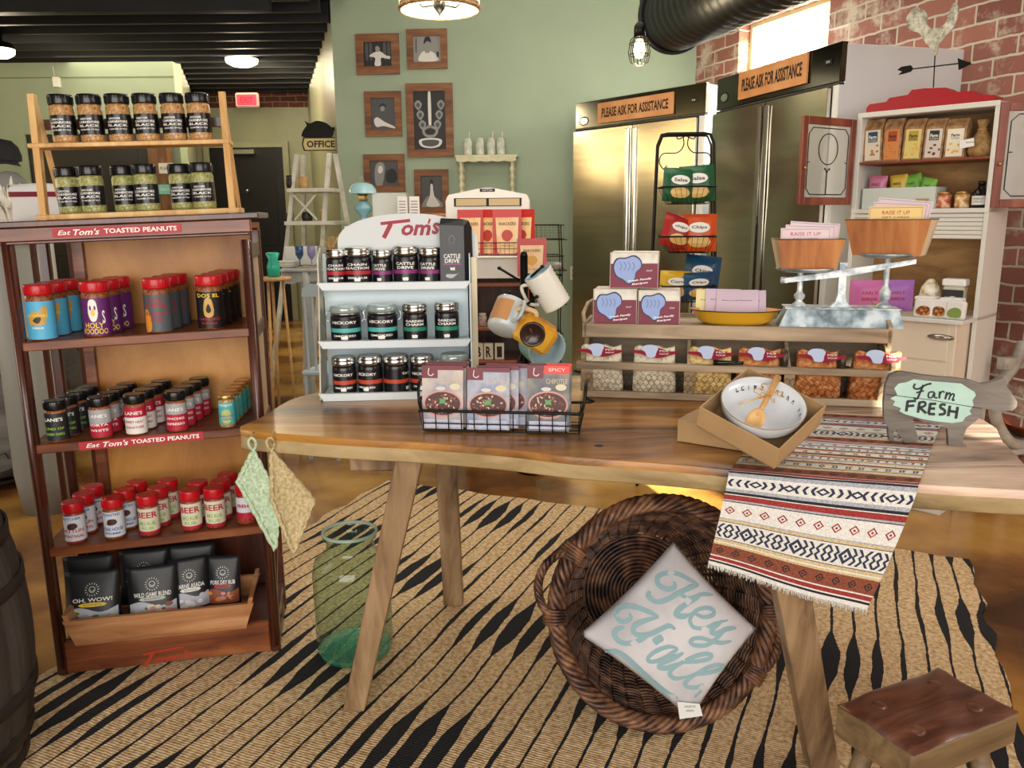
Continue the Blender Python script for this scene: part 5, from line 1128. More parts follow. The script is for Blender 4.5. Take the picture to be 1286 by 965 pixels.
# burgundy topped clear boxes
BUR=mat('burgundy_card','#7a1c38',.5); BOXC=noisy('box_contents',['#cfc6b4','#e9e3d6'],30,.4,bump=.2); HATB=mat('hat_print','#93a9dc',.5); HATD=mat('hat_dark','#20284a',.5)
TF=CR@Matrix.Translation((0,0,zt0+.009))
def gbox(px0,px1,py0,py1,y,z,label,yaw=0,sides=False):
    xa,_=on(TF,px0,py1,y); xb,_=on(TF,px1,py1,y); w=xb-xa; s_=w/(px1-px0); h=(py1-py0)*s_*1.0; dd=w*.85
    t=thing('gift_box',label,'box',TF@Matrix.Translation(((xa+xb)/2,y,z))@Matrix.Rotation(math.radians(yaw),4,'Z'),'clear boxes with burgundy wraps on the crate')
    MB().box(-w/2,0,0,w/2,dd,h,BOXC,b=.003).build('box_body',t)
    mb=MB(); e=.0012; hb=h*.70
    mb.add([(-w/2-e,-e,.002),(w/2+e,-e,.002),(w/2+e,-e,hb),(-w/2-e,-e,hb*.98),(w/2+e,dd,.002),(w/2+e,dd,hb),(-w/2-e,dd,.002),(-w/2-e,dd,hb)],[(0,1,2,3),(1,4,5,2),(0,3,7,6)],BUR)
    hat=[(-.38,.35),(-.44,.62),(-.36,.84),(-.18,.86),(.0,.93),(.14,.8),(.16,.6),(.05,.45),(.02,.22),(-.1,.1),(-.22,.22)]
    mb.flat(smooth([(a*w*1.02,h*b+.0) for a,b in hat],3,True),HATD,front(-.0024)); mb.flat(smooth([((a+.115)*w*.93-.115*w,h*(.52+(b-.52)*.9)) for a,b in hat],3,True),HATB,front(-.003))
    for k in range(4): mb.stroke(smooth([((-.3+.09*k)*w,h*.5),((-.26+.09*k)*w,h*.62),((-.3+.09*k)*w,h*.74)],3),.0012,HATD,front(-.0034))
    mb.text('Fresh Family',WINK,w*.5,h*.07,front(-.0036),cx=w*.13,cy=h*.24,bold=.03,rot=.14,shear=.2); mb.text('Recipes',WINK,w*.34,h*.07,front(-.0036),cx=w*.13,cy=h*.14,bold=.03,rot=.14,shear=.2); mb.text('SOUP',WINK,w*.12,h*.045,front(-.0036),cx=w*.32,cy=h*.5)
    mb.build('wrap_label',t)
    mb=MB(); ww=w*.5
    for q in ([(-w/2,0),(-w/2,h),(w/2,h),(w/2,0)],): mb.tube([(a,-.001,b) for a,b in q],.0014,mat('box_edge','#d9d2c4',.2),4)
    mb.build('box_edge',t)
    return h
h1=gbox(745,799,361,405,.072,0,'lower left clear box with burgundy wrap and blue chef hat')
gbox(801,853,361,405,.072,0,'lower right clear box with burgundy wrap and blue chef hat',sides=True)
gbox(766,826,311,356,.095,h1+.001,'clear box with burgundy wrap stacked on top of the two others')
# yellow oval enamel dish with cards
xa,_=on(TF,866,395,.14); xb,_=on(TF,981,395,.14); cx=(xa+xb)/2; a_=(xb-xa)/2
YE=mat('enamel_yellow','#d9a628',.2,coat=.5); YI=mat('enamel_inner','#d8893a',.25)
t=thing('enamel_dish','oval yellow enamel dish holding recipe cards on the crate','dish',TF@Matrix.Translation((cx,.14,.0005))@Matrix.Scale(.62,4,(0,1,0)))
mb=MB(); mb.lathe([(0,0),(a_*.68,0),(a_*.82,.012),(a_*.94,.042),(a_,.045)],YE,48,cap=False); mb.build('dish_body',t)
MB().lathe([(a_,.0455),(a_*.93,.043),(a_*.8,.014),(0,.004)],YI,48,cap=False).build('dish_inside',t)
MB().tube([(a_*math.cos(2*PI*k/48),a_*math.sin(2*PI*k/48),.045) for k in range(48)],.0018,mat('enamel_rim','#3c2a14',.3),6,closed=True).build('rim',t)
LIL=mat('card_lilac','#cbb8c8',.6); LILY=mat('card_cream','#e6dca0',.6)
def card(name,label,grp,M,w,h,m,texts,border=None,n=1):
    t=thing(name,label,'card',M,grp)
    mb=MB(); mb.box(-w/2,0,0,w/2,.0012*n,h,m,b=.0003); 
    if border: 
        for o_,bm in ((.004,border),): mb.tube([(-w/2+o_,-.0005,o_),(w/2-o_,-.0005,o_),(w/2-o_,-.0005,h-o_),(-w/2+o_,-.0005,h-o_)],.0006,bm,3,closed=True)
    for (s,mm,cy,ww,hh) in texts: mb.text(s,mm,ww*w,hh*h,front(-.0008),cy=cy*h)
    mb.build('card_sheet',t); return t
GC='recipe cards in the yellow enamel dish'
dish=TF@Matrix.Translation((cx,.14,.008))
for i,(px,yy,m,w,h,rz,rx,lb) in enumerate(((893,.04,LILY,.10,.085,6,-14,'cream edged card at the left rear of the enamel dish'),(908,.03,LIL,.11,.088,4,-16,'lilac card second from the left in the enamel dish'),(926,.015,LIL,.13,.088,-3,-20,'front lilac card lettered best loved recipes in the enamel dish'),(938,.03,LIL,.12,.085,-6,-22,'lilac card at the rear right of the enamel dish'))):
    x,_=on(dish,px,385,yy); card('recipe_card',lb,GC,dish@Matrix.Translation((x,yy,.012 if i else .01))@Matrix.Rotation(math.radians(rz),4,'Z')@Matrix.Rotation(math.radians(rx),4,'X')@Matrix.Rotation(math.radians(3-2*i),4,'Y'),w,h,m,[('Best Loved Recipes',INK,.6,.7,.06)],n=3)
# ---------------------------------------------------------------- galvanised balance scale
GAL=noisy('galvanised',['#6d7880','#9fb0b8','#d2dde0'],22,.42,.55,bump=.15,detail=8)
GALW=noisy('galvanised_white',['#8a949a','#c2ccd0','#e6e9e8'],34,.5,.35,bump=.2,detail=8)
xa,_=on(TF,978,410,.08); xb,_=on(TF,1136,414,.08)
SW=xb-xa; SCF=TF@Matrix.Translation(((xa+xb)/2,.08,.0005))
t=scale=thing('balance_scale','galvanised whitewashed balance scale with two pans on the crate','scale',SCF)
def s2(px,py,y=.05): x,z=on(SCF,px,py,y); return Vector((x,y,z))
zb=s2(1000,388,.02).z
mb=MB(); hw=SW/2
mb.add([(-hw,0,0),(hw,0,0),(hw,.13,0),(-hw,.13,0),(-hw*.86,.02,zb),(hw*.92,.02,zb),(hw*.92,.11,zb),(-hw*.86,.11,zb)],[(0,1,2,3),(4,5,6,7),(0,1,5,4),(1,2,6,5),(2,3,7,6),(3,0,4,7)],GAL); mb.box(-hw*.9,.012,zb,hw*.95,.118,zb+.004,GALW); mb.build('scale_base',t)
pl=s2(1003,390); pc=s2(1055,390); pr=s2(1110,390)
def post(x,z1,r,name='post'):
    mb=MB(); z0=zb+.004; h=z1-z0
    mb.lathe([(r*2.6,z0),(r*2.4,z0+.006),(r*1.3,z0+.014),(r,z0+.02),(r*1.7,z0+.026),(r*1.9,z0+h*.32),(r*1.2,z0+h*.38),(r*.9,z0+h*.45),(r,z1-.006),(r*1.2,z1)],GALW,20,c=(x,.055)); mb.build(name,t)
zlp=s2(1003,340).z; zrp=s2(1110,318).z; ztop=s2(1055,330).z
post(pl.x,zlp,.009); post(pr.x,zrp-.01,.009)
mb=MB(); mb.prism([(-.032,zb+.004),(.032,zb+.004),(.016,zb+.02),(.011,zb+.04),(.011,ztop),(-.011,ztop),(-.011,zb+.04),(-.016,zb+.02)],.045,.065,GALW,Matrix.Translation((pc.x,0,0))); mb.build('center_post',t)
mb=MB(); A_=s2(985,352); B_=s2(1150,328)
mb.prism([(A_.x,A_.z-.008),(pc.x,(A_.z+B_.z)/2-.018),(B_.x,B_.z-.008),(B_.x,B_.z+.006),(pc.x,(A_.z+B_.z)/2+.004),(A_.x,A_.z+.006)],.042,.068,GALW); mb.lathe([(0,-.012),(.01,-.01),(.01,.01),(0,.012)],GALW,12,Matrix.Translation((A_.x,.055,A_.z))@Matrix.Rotation(PI/2,4,'Y')); mb.build('beam',t)
def pan(px0,px1,py,name='pan'):
    a=s2(px0,py); b=s2(px1,py); r=(b.x-a.x)/2; mb=MB(); mb.lathe([(0,a.z-.008),(r*.8,a.z-.008),(r*.95,a.z-.002),(r,a.z+.004),(r*.97,a.z+.005),(r*.9,a.z),(0,a.z-.002)],GAL,32,c=((a.x+b.x)/2,.055),cap=False); mb.build(name,t); return ((a.x+b.x)/2,a.z,r)
PL=pan(974,1050,338); PR=pan(1078,1156,320)
# wooden trays on the pans
WTR=wood('veneer_tray',['#8a4f26','#b8743c','#cf9158'],(20,3,3.5),.45,.25); WTE=wood('veneer_end',['#a58c6c','#cbb697','#ddccb0'],(20,20,3.5),.5,.25)
def btray(label,cx,z,px0,px1,py,side,h,w1,yaw):
    t=thing('wooden_berry_tray',label,'tray',SCF@Matrix.Translation((cx,.055,z+.0005))@Matrix.Rotation(math.radians(yaw),4,'Z'),'wooden berry trays on the scale pans')
    wb,wt=w1*.40,w1*.5; db,dt=.045,.062
    def side_(name,pts,m): 
        mb=MB(); c=Vector((0,0,h/2)); n=(Vector(pts[1])-Vector(pts[0])).cross(Vector(pts[2])-Vector(pts[0])).normalized()*.0025
        A=[Vector(p) for p in pts]; B=[p-n if n.dot(p-c)>0 else p+n for p in A]
        mb.add([tuple(p) for p in A+B],[(0,1,2,3),(4,5,6,7),(0,1,5,4),(1,2,6,5),(2,3,7,6),(3,0,4,7)],m); mb.build(name,t)
    side_('front_board',[(-wb,-db,0),(wb,-db,0),(wt,-dt,h),(-wt,-dt,h)],WTR); side_('back_board',[(-wb,db,0),(wb,db,0),(wt,dt,h),(-wt,dt,h)],WTR)
    side_('end_board',[(-wb,-db,0),(-wb,db,0),(-wt,dt,h),(-wt,-dt,h)],WTE); side_('end_board',[(wb,-db,0),(wb,db,0),(wt,dt,h),(wt,-dt,h)],WTE)
    MB().box(-wb,-db,0,wb,db,.003,WTR).build('tray_base',t)
    MB().tube([(-wt,-dt,h),(wt,-dt,h),(wt,dt,h),(-wt,dt,h)],.0018,mat('tray_wire','#7c7264',.4,.7),5,closed=True).build('wire_rim',t)
    return t
sc_=2.5/F_PX
wtL=79*sc_; wtR=88*sc_
zL_=PL[1]-.0015; zR_=PR[1]-.0015
btray('orange brown wooden tray of cards on the left scale pan',PL[0],zL_,0,0,0,0,38*sc_,wtL,4)
btray('larger brown wooden tray of cards on the right scale pan',PR[0],zR_,0,0,0,0,43*sc_,.235,-24)
GCS='printed cards in the wooden trays on the scale'
PKI=mat('card_pinkish','#e6cfd2',.6); BLI=mat('card_blue_line','#3a4a86',.5)
for i in range(3): card('recipe_card',['front card with red apple heading in the left scale tray','second card leaning in the left scale tray','rearmost card in the left scale tray'][i],GCS,SCF@Matrix.Translation((PL[0]-.008+.013*i,.03+.018*i,zL_+.045+.008*i))@Matrix.Rotation(math.radians(-8),4,'X')@Matrix.Rotation(math.radians(2*i),4,'Y'),.145,.082,PKI,[('RAISE IT UP',RINK,.78,.6,.13),('GIFT CARDS',INK,.6,.5,.06)],BLI)
YC=mat('card_sunny','#f0d08a',.6)
for i in range(3): card('recipe_card',['front sunlit yellow card in the right scale tray','second card leaning in the right scale tray','rearmost card in the right scale tray'][i],GCS,SCF@Matrix.Translation((PR[0]+.0+.012*i,.02+.02*i,zR_+.06+.01*i))@Matrix.Rotation(math.radians(-22),4,'Z')@Matrix.Rotation(math.radians(-10),4,'X')@Matrix.Rotation(math.radians(3*i),4,'Y'),.15,.085,PKI if i else YC,[('RAISE IT UP',RINK,.78,.5,.13),('GIFT CARDS',INK,.62,.5,.06)],BLI)
# ================================================================= RUNNER
RB=[PZ(985,517,ZT),PZ(1185,527,ZT)]; RE=[PZ(912,590,ZT),PZ(1149,610,ZT)]
RB[0].z=RB[1].z=RE[0].z=RE[1].z=ZT+.002
RH=[PY(889,708,RE[0].y-.02),PY(1091,769,RE[1].y-.02)]
# edge points are moved just over the table edge
for p in RE: p.y-=.0
def edge_y(x):   # front edge of the slab
    pts=EDGE
    for (a,b),(c,d) in zip(pts,pts[1:]):
        if a<=x<=c: return b+(d-b)*(x-a)/(c-a)
    return 1.7
def _len(i): return (RE[i]-RB[i]).length,(RH[i]-RE[i]).length
LT=(_len(0)[0]+_len(1)[0])/2; LH=(_len(0)[1]+_len(1)[1])/2; LR=LT+LH+.015
def surf(u,v,e=0):
    """u across 0..1, v metres along from the back end"""
    if v<LT:
        f=v/LT; p=RB[0].lerp(RE[0],f).lerp(RB[1].lerp(RE[1],f),u); w=.0012*math.sin(v*40+u*5)**2; ex=RE[0].lerp(RE[1],u); p.y+=(edge_y(ex.x)-.026-ex.y)*f*f
        return Vector((p.x,p.y,p.z+w+e))
    f=(v-LT)/(LR-LT); top=RE[0].lerp(RE[1],u); bot=RH[0].lerp(RH[1],u); ey=edge_y(top.x)-.022
    top=Vector((top.x,ey,top.z))
    p=top.lerp(bot,f); p.y=top.y-.004-.006*math.sin(f*PI)+.008*math.sin(u*7+.5)*f-.004*min(1,f*20)-e
    return p
t=runner=thing('table_runner','southwestern striped woven runner draped over the front edge of the table','table runner',fr((0,0,0)))
def dye(n,c): return noisy('yarn_'+n,c,260,.95,bump=.5)
yw=dye('white',['#c9c6bf','#e2dfd8']); yk=dye('black',['#15161c','#2a2b33']); yr=dye('red',['#7c2424','#a23a34']); yb=dye('rust',['#6e3826','#8f4f38']); yg=dye('grey',['#8d9099','#b3b5ba']); yt=dye('tan',['#b39a70','#d4c094']); yn=dye('navy',['#23263a','#3a3e56'])
# bands from the bottom hem upwards (thickness in mm), repeated
seq_=[('w',9),('k',5),('w',3),('r',9),('w',3),('b',30,'d'),('t',5),('w',3),('t',7),('k',1.5),('w',44,'zz'),('k',1.5),('t',6),('g',3),('w',42,'D'),('k',2),('g',4),('r',12),('w',2),('k',6),('g',8),('w',30,'ch'),('g',8),('k',6),('w',3),('r',12),('w',2),('b',34,'d'),('t',6),('w',3),('t',8),('k',2),('t',3),('w',20,'zz'),('t',10),('k',3),('r',5),('w',10,'D'),('t',9),('k',2),('w',18,'ch'),('r',6),('t',8),('k',4),('b',9),('w',16,'zz'),('t',9),('r',6),('k',3),('w',16,'ch'),('g',7),('r',6),('w',14,'zz'),('k',4)]
cm={'w':yw,'k':yk,'r':yr,'b':yb,'g':yg,'t':yt}
mb=MB(); v=LR; NU=16
def strip(v0,v1,m,e=0,u0=0,u1=1,NU=NU):
    nv=max(1,int(abs(v1-v0)/.012)); vs=[];fs=[]
    for j in range(nv+1):
        for i in range(NU+1): vs.append(tuple(surf(u0+(u1-u0)*i/NU,v0+(v1-v0)*j/nv,e)))
    for j in range(nv):
        for i in range(NU): a=j*(NU+1)+i; fs.append((a,a+1,a+NU+2,a+NU+1))
    mb.add(vs,fs,m,smooth=True)
WR_=(RE[1]-RE[0]).length
def shape(pts,uc,vc,s,m,e=.0007):
    mb.add([tuple(surf(uc+p[0]*s/WR_,vc-p[1]*s,e)) for p in pts],[tuple(range(len(pts)))],m)
k=0
while v>.0:
    b=seq_[k%len(seq_)]; k+=1; h=b[1]/1000*1.12; v1=max(0,v-h); strip(v,v1,cm[b[0]]); vc=(v+v1)/2
    if len(b)>2 and v1>0:
        H=h*.5
        if b[2] in 'dD':
            n=10; ink=yk if b[2]=='d' else yr
            for i in range(n):
                u=(i+.5)/n; s=H*(.62 if b[2]=='d' else .5); D=[(1,0),(0,1),(-1,0),(0,-1)]
                shape(D,u,vc,s*1.0,ink,.0006); shape(D,u,vc,s*.66,yw if b[2]=='D' else yb,.0009); shape(D,u,vc,s*.3,ink,.0012)
        elif b[2]=='ch':
            n=22
            for i in range(n):
                u=(i+.5)/n; d=1 if (i//4)%2 else -1
                if i%4==3: shape([(1.2,0),(0,.75),(-1.2,0),(0,-.75)],u,vc,H*.75,yn); shape([(.6,0),(0,.35),(-.6,0),(0,-.35)],u,vc,H*.75,yw,.001)
                else: shape([(-.45*d,.8),(.1*d,.8),(.65*d,0),(.1*d,-.8),(-.45*d,-.8),(.1*d,0)],u,vc,H*.75,yn)
        else:
            n=14
            for i in range(n):
                u=(i+.5)/n; d=1 if i%2 else -1
                if i%4==2:
                    for q in (.95,): shape([(.8,0),(0,q),(-.8,0),(0,-q)],u,vc,H*.85,yn); shape([(.4,0),(0,.5),(-.4,0),(0,-.5)],u,vc,H*.85,yw,.001); shape([(.18,0),(0,.22),(-.18,0),(0,-.22)],u,vc,H*.85,yn,.0013)
                else:
                    for q in (-.35,.35): shape([(-.5*d+q,.95),(-.15*d+q,.95),(.3*d+q,.3),(0*d+q,0),(.3*d+q,-.4),(-.1*d+q,-.95),(-.45*d+q,-.95),(.0*d+q,-.4),(-.3*d+q,0),(.0*d+q,.35)],u,vc,H*.85,yn)
    v=v1
mb.build('woven_cloth',runner)
mb=MB(); rnd=random.Random(4)
for i in range(150):
    u=(i+.5)/150; p=surf(u,LR-.001); q=Vector((rnd.uniform(-.004,.004),rnd.uniform(-.003,.003),-rnd.uniform(.008,.014)))
    mb.tube([tuple(p),tuple(p+q)],.0013,yw,3)
o=mb.build('fringe',runner,kind='stuff')
# ================================================================= CARDBOARD BOX WITH BOWL
c0=(PZ(960,507,.99))
_b=PZ(958,510,1.012); BX=Matrix.Translation(_b)@Matrix.Rotation(math.radians(27),4,'X')@Matrix.Rotation(math.radians(-45),4,'Z')
CARD=noisy('cardboard',['#a08058','#ab8a60','#b39268'],9,.85,bump=.04,lo=.2,hi=.8); CARDI=noisy('cardboard_inside',['#8c6e48','#9c7c54'],8,.85,bump=.05)
def fit_box():
    T_,R_,F_,L_=(948,464),(1031,511),(959,556),(883,503)
    return
s=.104; hb=.06
t=cbox=thing('cardboard_box','open square cardboard gift box tilted forward with a bowl inside','box',BX)
def wall_(name,x0,y0,x1,y1,m=CARD): mb=MB(); mb.box(x0,y0,-hb,x1,y1,0,m,b=.0008); mb.build(name,t)
wall_('side_wall',-s,-s,s,-s+.003); wall_('side_wall',-s,s-.003,s,s); wall_('side_wall',-s,-s+.003,-s+.003,s-.003); wall_('side_wall',s-.003,-s+.003,s,s-.003)
MB().box(-s,-s,-hb,s,s,-hb+.003,CARDI,b=0).build('box_bottom',t)
# lid lying behind and under the raised side
LM=Matrix.Translation((.555,2.00,ZT+.0015))@Matrix.Rotation(math.radians(-34),4,'Z')
t2=thing('cardboard_tray','cardboard box lid propping up the gift box on the left','box lid',LM)
for q in ((-.112,-.075,.112,-.072),(-.112,.072,.112,.075),(-.112,-.072,-.109,.072),(.109,-.072,.112,.072)): mb=MB(); mb.box(q[0],q[1],0,q[2],q[3],.055,CARD,b=.0006); mb.build('side_wall',t2)
MB().box(-.112,-.075,.055,.112,.075,.058,CARD,b=.0006).build('lid_top',t2)
mb=MB(); mb.tube([(-s-.001,.02,0.001),(-s-.0015,.02,-hb-.001)],.0012,mat('twine','#b08a50',.8),5); mb.tube([(-s-.0012,.02,-.001),(-s+.006,.02,.001)],.0012,mat('twine'),5); mb.build('twine_tie',cbox)
STN=noisy('stoneware_white',['#c9ced4','#e2e4e6'],5,.18,bump=.02); STR_=mat('stoneware_rim','#8a7a66',.4)
BOWLM=BX@Matrix.Translation((0,0,-.052))
t=thing('bowl','white stoneware bowl stamped with words sitting in the cardboard box','bowl',BOWLM)
R_b=.097; pb=[(.045,0),(.048,.004),(.07,.012),(.09,.034),(R_b,.062)]
MB().lathe([(0,0)]+pb,STN,48,cap=False).build('bowl_outside',t)
mb=MB(); mb.lathe([(R_b,.062),(R_b-.0035,.0635),(.086,.034),(.066,.015),(.03,.008),(0,.007)],STN,48,cap=False)
BLUK=mat('stamp_slate','#4a5568',.6)
for s_,a0,st in (("LET'S",118,-10.5),('TALK',62,-10.5),('A WAY',20,-10.5)):
    for i,ch in enumerate(s_):
        if ch==' ': continue
        a=math.radians(a0+45+st*i); r=.088; zf=lambda rr:.0145+(rr-.066)*(.034-.015)/(.086-.066)+.002
        def X(p,a=a): 
            rr=r+p[1]; x=p[0]; cr,sr=math.cos(a),math.sin(a)
            return (cr*rr+sr*x,sr*rr-cr*x,.0375+(rr-.086)*1.9+.0012)
        mb.text(ch,BLUK,.008,.010,X,bold=.02)
mb.build('bowl_inside',t)
MB().tube([((R_b-.0015)*math.cos(2*PI*k/48),(R_b-.0015)*math.sin(2*PI*k/48),.0625) for k in range(48)],.0014,STR_,5,closed=True).build('rim',t)
SPW=wood('spoon_wood',['#a8743c','#cf9c5c','#e0b67a'],(10,10,2),.5,.15)
SPM=BX@Matrix.Translation((.0,.0,.0))
def bx(px,py,z): x,y=onz(BX,px,py,z); return Vector((x,y,z))
t=thing('wooden_spoon','small wooden spoon with raffia bow lying across the white bowl','spoon',BX)
A_=bx(977,474,.022); B_=bx(957,512,.008); C_=bx(948,530,-.018)
mb=MB(); mb.tube([tuple(A_),tuple(A_.lerp(B_,.5)),tuple(B_),tuple(B_.lerp(C_,.6))],.006,SPW,8,rf=lambda f:.0085-.004*f); mb.build('spoon_handle',t)
mb=MB(); dv=(C_-B_).normalized(); q=dv.to_track_quat('Y','Z').to_matrix().to_4x4(); mb.lathe([(0,-.006),(.014,-.004),(.021,.002),(.0195,.003),(.012,-.001),(0,-.003)],SPW,20,Matrix.Translation(C_+Vector((0,0,.004)))@q@Matrix.Scale(1.45,4,(0,1,0)),cap=False); mb.build('spoon_bowl',t)
RAF=noisy('raffia',['#b98a4c','#dab27a'],50,.8,bump=.3)
mb=MB(); K=A_.lerp(B_,.62)+Vector((0,0,.004)); rnd=random.Random(2)
for a in (0,.6,2.3,3.4,4.2,5.3): mb.tube(smooth([tuple(K),tuple(K+Vector((.022*math.cos(a),.022*math.sin(a),.01))),tuple(K+Vector((.034*math.cos(a+.3),.034*math.sin(a+.3),.004))),tuple(K+Vector((.018*math.cos(a+.7),.018*math.sin(a+.7),.0)))],4),.0013,RAF,4)
for k in range(4): 
    c=K+Vector((0,0,-.004))+(A_-B_).normalized()*(.003*k-.005); mb.tube([tuple(c+Vector((.0085*math.cos(e*PI/5),.0085*math.sin(e*PI/5),.006*math.sin(e*PI/5+1)))) for e in range(10)],.0014,RAF,4,closed=True)
a=bx(928,508,.012); mb.tube([tuple(K),tuple(a)],.0022,RAF,5)
mb.build('raffia_bow',t)
mb=MB(); q=[(on(CR,x,y,-.03)[0],-.03) for x,y in ((895,470),(905,471),(918,477),(932,484))]
mb.tube([(a,b,zr1+.0085) for a,b in q],.007,BLKP,8,rf=lambda f:.009-.004*f); o=mb.build('scoop_handle_tool'); o.name='black_scoop'; o.matrix_world=CR; tag(o,'black scoop resting on the crate rail behind the cardboard box','scoop')
# ================================================================= FARM FRESH COW SIGN
CF=fr((PZ(1165,560,ZT).x,PZ(1165,560,ZT).y+.01,ZT+.0005),-14)
def cf(x,y): q=on(CF,860+x/2.681,440+y/2.681,0); return (q[0],max(q[1],0))
out=[(690,85),(720,72),(760,78),(800,85),(860,92),(900,94),(960,102),(1000,115),(1020,112),(1045,105),(1075,92),(1086,104),(1080,118),(1098,140),(1120,175),(1118,190),(1105,203),(1060,207),(1035,200),(1012,198),(985,235),(950,262),(938,290),(935,310),(948,345),(915,350),(885,348),(888,300),(885,265),(860,250),(800,240),(768,228),(775,262),(790,302),(765,310),(742,316),(720,284),(708,262),(700,290),(706,304),(690,306),(685,280),(686,262),(672,240),(670,180),(676,120)]
P=[cf(*p) for p in out]; zmin=min(p[1] for p in P)
CWD=wood('cow_wood',['#4a443e','#6e665d','#8a8278','#9c948a'],(2.5,22,22),.7,.5)
t=thing('cow_sign','grey wooden cow shaped sign lettered farm fresh on a mint patch','sign',CF)
mb=MB(); mb.prism([(p[0],p[1]-0) for p in P],0,.022,CWD); mb.build('cow_cutout',t)
mint=[(705,128),(720,112),(745,108),(770,98),(830,104),(880,108),(930,112),(950,125),(975,140),(980,152),(968,168),(972,185),(958,205),(965,215),(945,225),(935,240),(900,245),(850,240),(800,232),(765,222),(740,215),(722,205),(728,195),(700,185),(708,172),(692,162),(715,150)]
mb=MB(); mb.flat([cf(*p) for p in mint],noisy('mint_paint',['#a9c9bb','#b9d8ca'],10,.6,bump=.1),front(-.0012))
SW_=mat('sign_script','#17191b',.5); X=front(-.0022)
def st(pts,w): mb.stroke(smooth([cf(*p) for p in pts],4),w,SW_,X)
w1=.0048
st([(775,112),(770,125),(785,130),(812,116),(830,112)],w1); st([(803,116),(792,140),(782,162),(770,160)],w1*1.1); st([(778,143),(805,136)],w1*.8)
st([(838,140),(822,142),(820,158),(832,158),(840,142),(840,158),(850,160)],w1*.85); st([(858,138),(856,162)],w1); st([(857,150),(866,138),(874,142)],w1*.8)
st([(882,140),(876,165)],w1); st([(878,155),(890,143),(893,150),(888,167)],w1*.8); st([(891,155),(902,146),(906,152),(900,168),(908,166)],w1*.8)
w2=.0066
def ln(*p): mb.stroke([cf(*q) for q in p],w2,SW_,X)
ln((750,170),(745,206)); ln((748,172),(778,170)); ln((748,188),(772,186))
ln((790,174),(784,210)); st([(788,176),(806,174),(808,186),(788,194)],w2*.9); ln((792,194),(812,212))
ln((826,178),(820,214)); ln((824,180),(846,180)); ln((822,196),(842,196)); ln((819,214),(842,215))
st([(878,184),(864,182),(860,192),(874,202),(872,214),(854,216)],w2)
ln((892,186),(886,222)); ln((918,190),(912,230)); ln((890,204),(916,208)); mb.build('painted_panel',t)
mb=MB(); a=cf(690,145); b=cf(985,190); mb.stroke([cf(676,148),cf(820,166),cf(1000,196)],.0016,mat('board_gap','#2a2622',.8),front(-.0024)); mb.build('board_seam',t)
# ================================================================= WICKER BASKET WITH PILLOW
BC=Vector((.425,2.135,.338)); TILTB=16
WB=Matrix.Translation(BC)@Matrix.Rotation(math.radians(3),4,'Z')@Matrix.Rotation(math.radians(90-TILTB),4,'X')   # local z = opening normal (towards the viewer)
WK=noisy('wicker',['#24150f','#4a2e20','#6e4a34','#8a6446'],22,.45,bump=.3,stretch=(1,1,1)); 
RX=.30; RY=.305; DEP=.34
t=wb=thing('wicker_basket','large dark round wicker laundry basket lying on its side on the rug','basket',WB)
def prof_r(f): return 1-.10*f-.28*f**2.2     # radius factor at depth fraction f
mb=MB(); NW=46; NST=38; SEG=NST*4
for i in range(NW):
    f=(i+.5)/NW; z=-DEP*f
    pts=[]
    for k in range(SEG):
        a=2*PI*k/SEG; w_=.0045*math.cos(NST/2*a+(PI if i%2 else 0)); r=prof_r(f); wob=.003*math.sin(a*3+i*.6)
        pts.append(((RX*r+w_)*math.cos(a),(RY*r+w_)*math.sin(a),z+wob))
    mb.tube(pts,.0046,WK,5,closed=True)
mb.build('woven_wall',t)
mb=MB()
for k in range(NST):
    a=2*PI*(k+.5)/NST; mb.tube([(RX*prof_r(f/8)*math.cos(a),RY*prof_r(f/8)*math.sin(a),-DEP*f/8) for f in range(9)],.0045,WK,5)
mb.build('stake',t,kind='stuff')
mb=MB()
for i in range(15):
    r=RX*prof_r(1)*(i+.5)/15; mb.tube([(r*math.cos(2*PI*k/36)+0,r*math.sin(2*PI*k/36),-DEP+.003*math.sin(18*2*PI*k/36+i*PI)) for k in range(36)],.0068,WK,5,closed=True)
mb.build('woven_base',t)
mb=MB()     # braided rim
for j in range(6):
    pts=[]
    for k in range(160):
        a=2*PI*k/160; ph=a*13+j*PI/3; rr=.019; pts.append(((RX+.006+rr*math.cos(ph))*math.cos(a),(RY+.006+rr*math.cos(ph))*math.sin(a),.002+rr*.85*math.sin(ph)))
    mb.tube(pts,.0085,WK,5,closed=True)
mb.build('braided_rim',t)
def handle(ang,out=.058,half=.30):
    mb=MB(); 
    for j in range(4):
        pts=[]
        for k in range(40):
            f=k/39; a=ang+(f-.5)*2*half; hgt=math.sin(PI*f)**.6; ph=f*22+j*PI/2; rr=.0085
            rad=RX+.01+out*hgt+rr*math.cos(ph); pts.append((rad*math.cos(a),rad*math.sin(a),.012+rr*math.sin(ph)))
        mb.tube(pts,.006,WK,5)
    for e in (-1,1):
        a=ang+e*half
        for q in range(5):
            aa=a+(q-2)*.028; mb.tube([((RX-.02)*math.cos(aa),(RX-.02)*math.sin(aa),.024),((RX+.012)*math.cos(aa),(RX+.012)*math.sin(aa),.030),((RX+.036)*math.cos(aa),(RX+.036)*math.sin(aa),.018),((RX+.04)*math.cos(aa),(RX+.04)*math.sin(aa),-.015)],.0055,WK,5)
    mb.build('handle',t)
handle(PI-.30+.0); handle(-.32,out=.03)
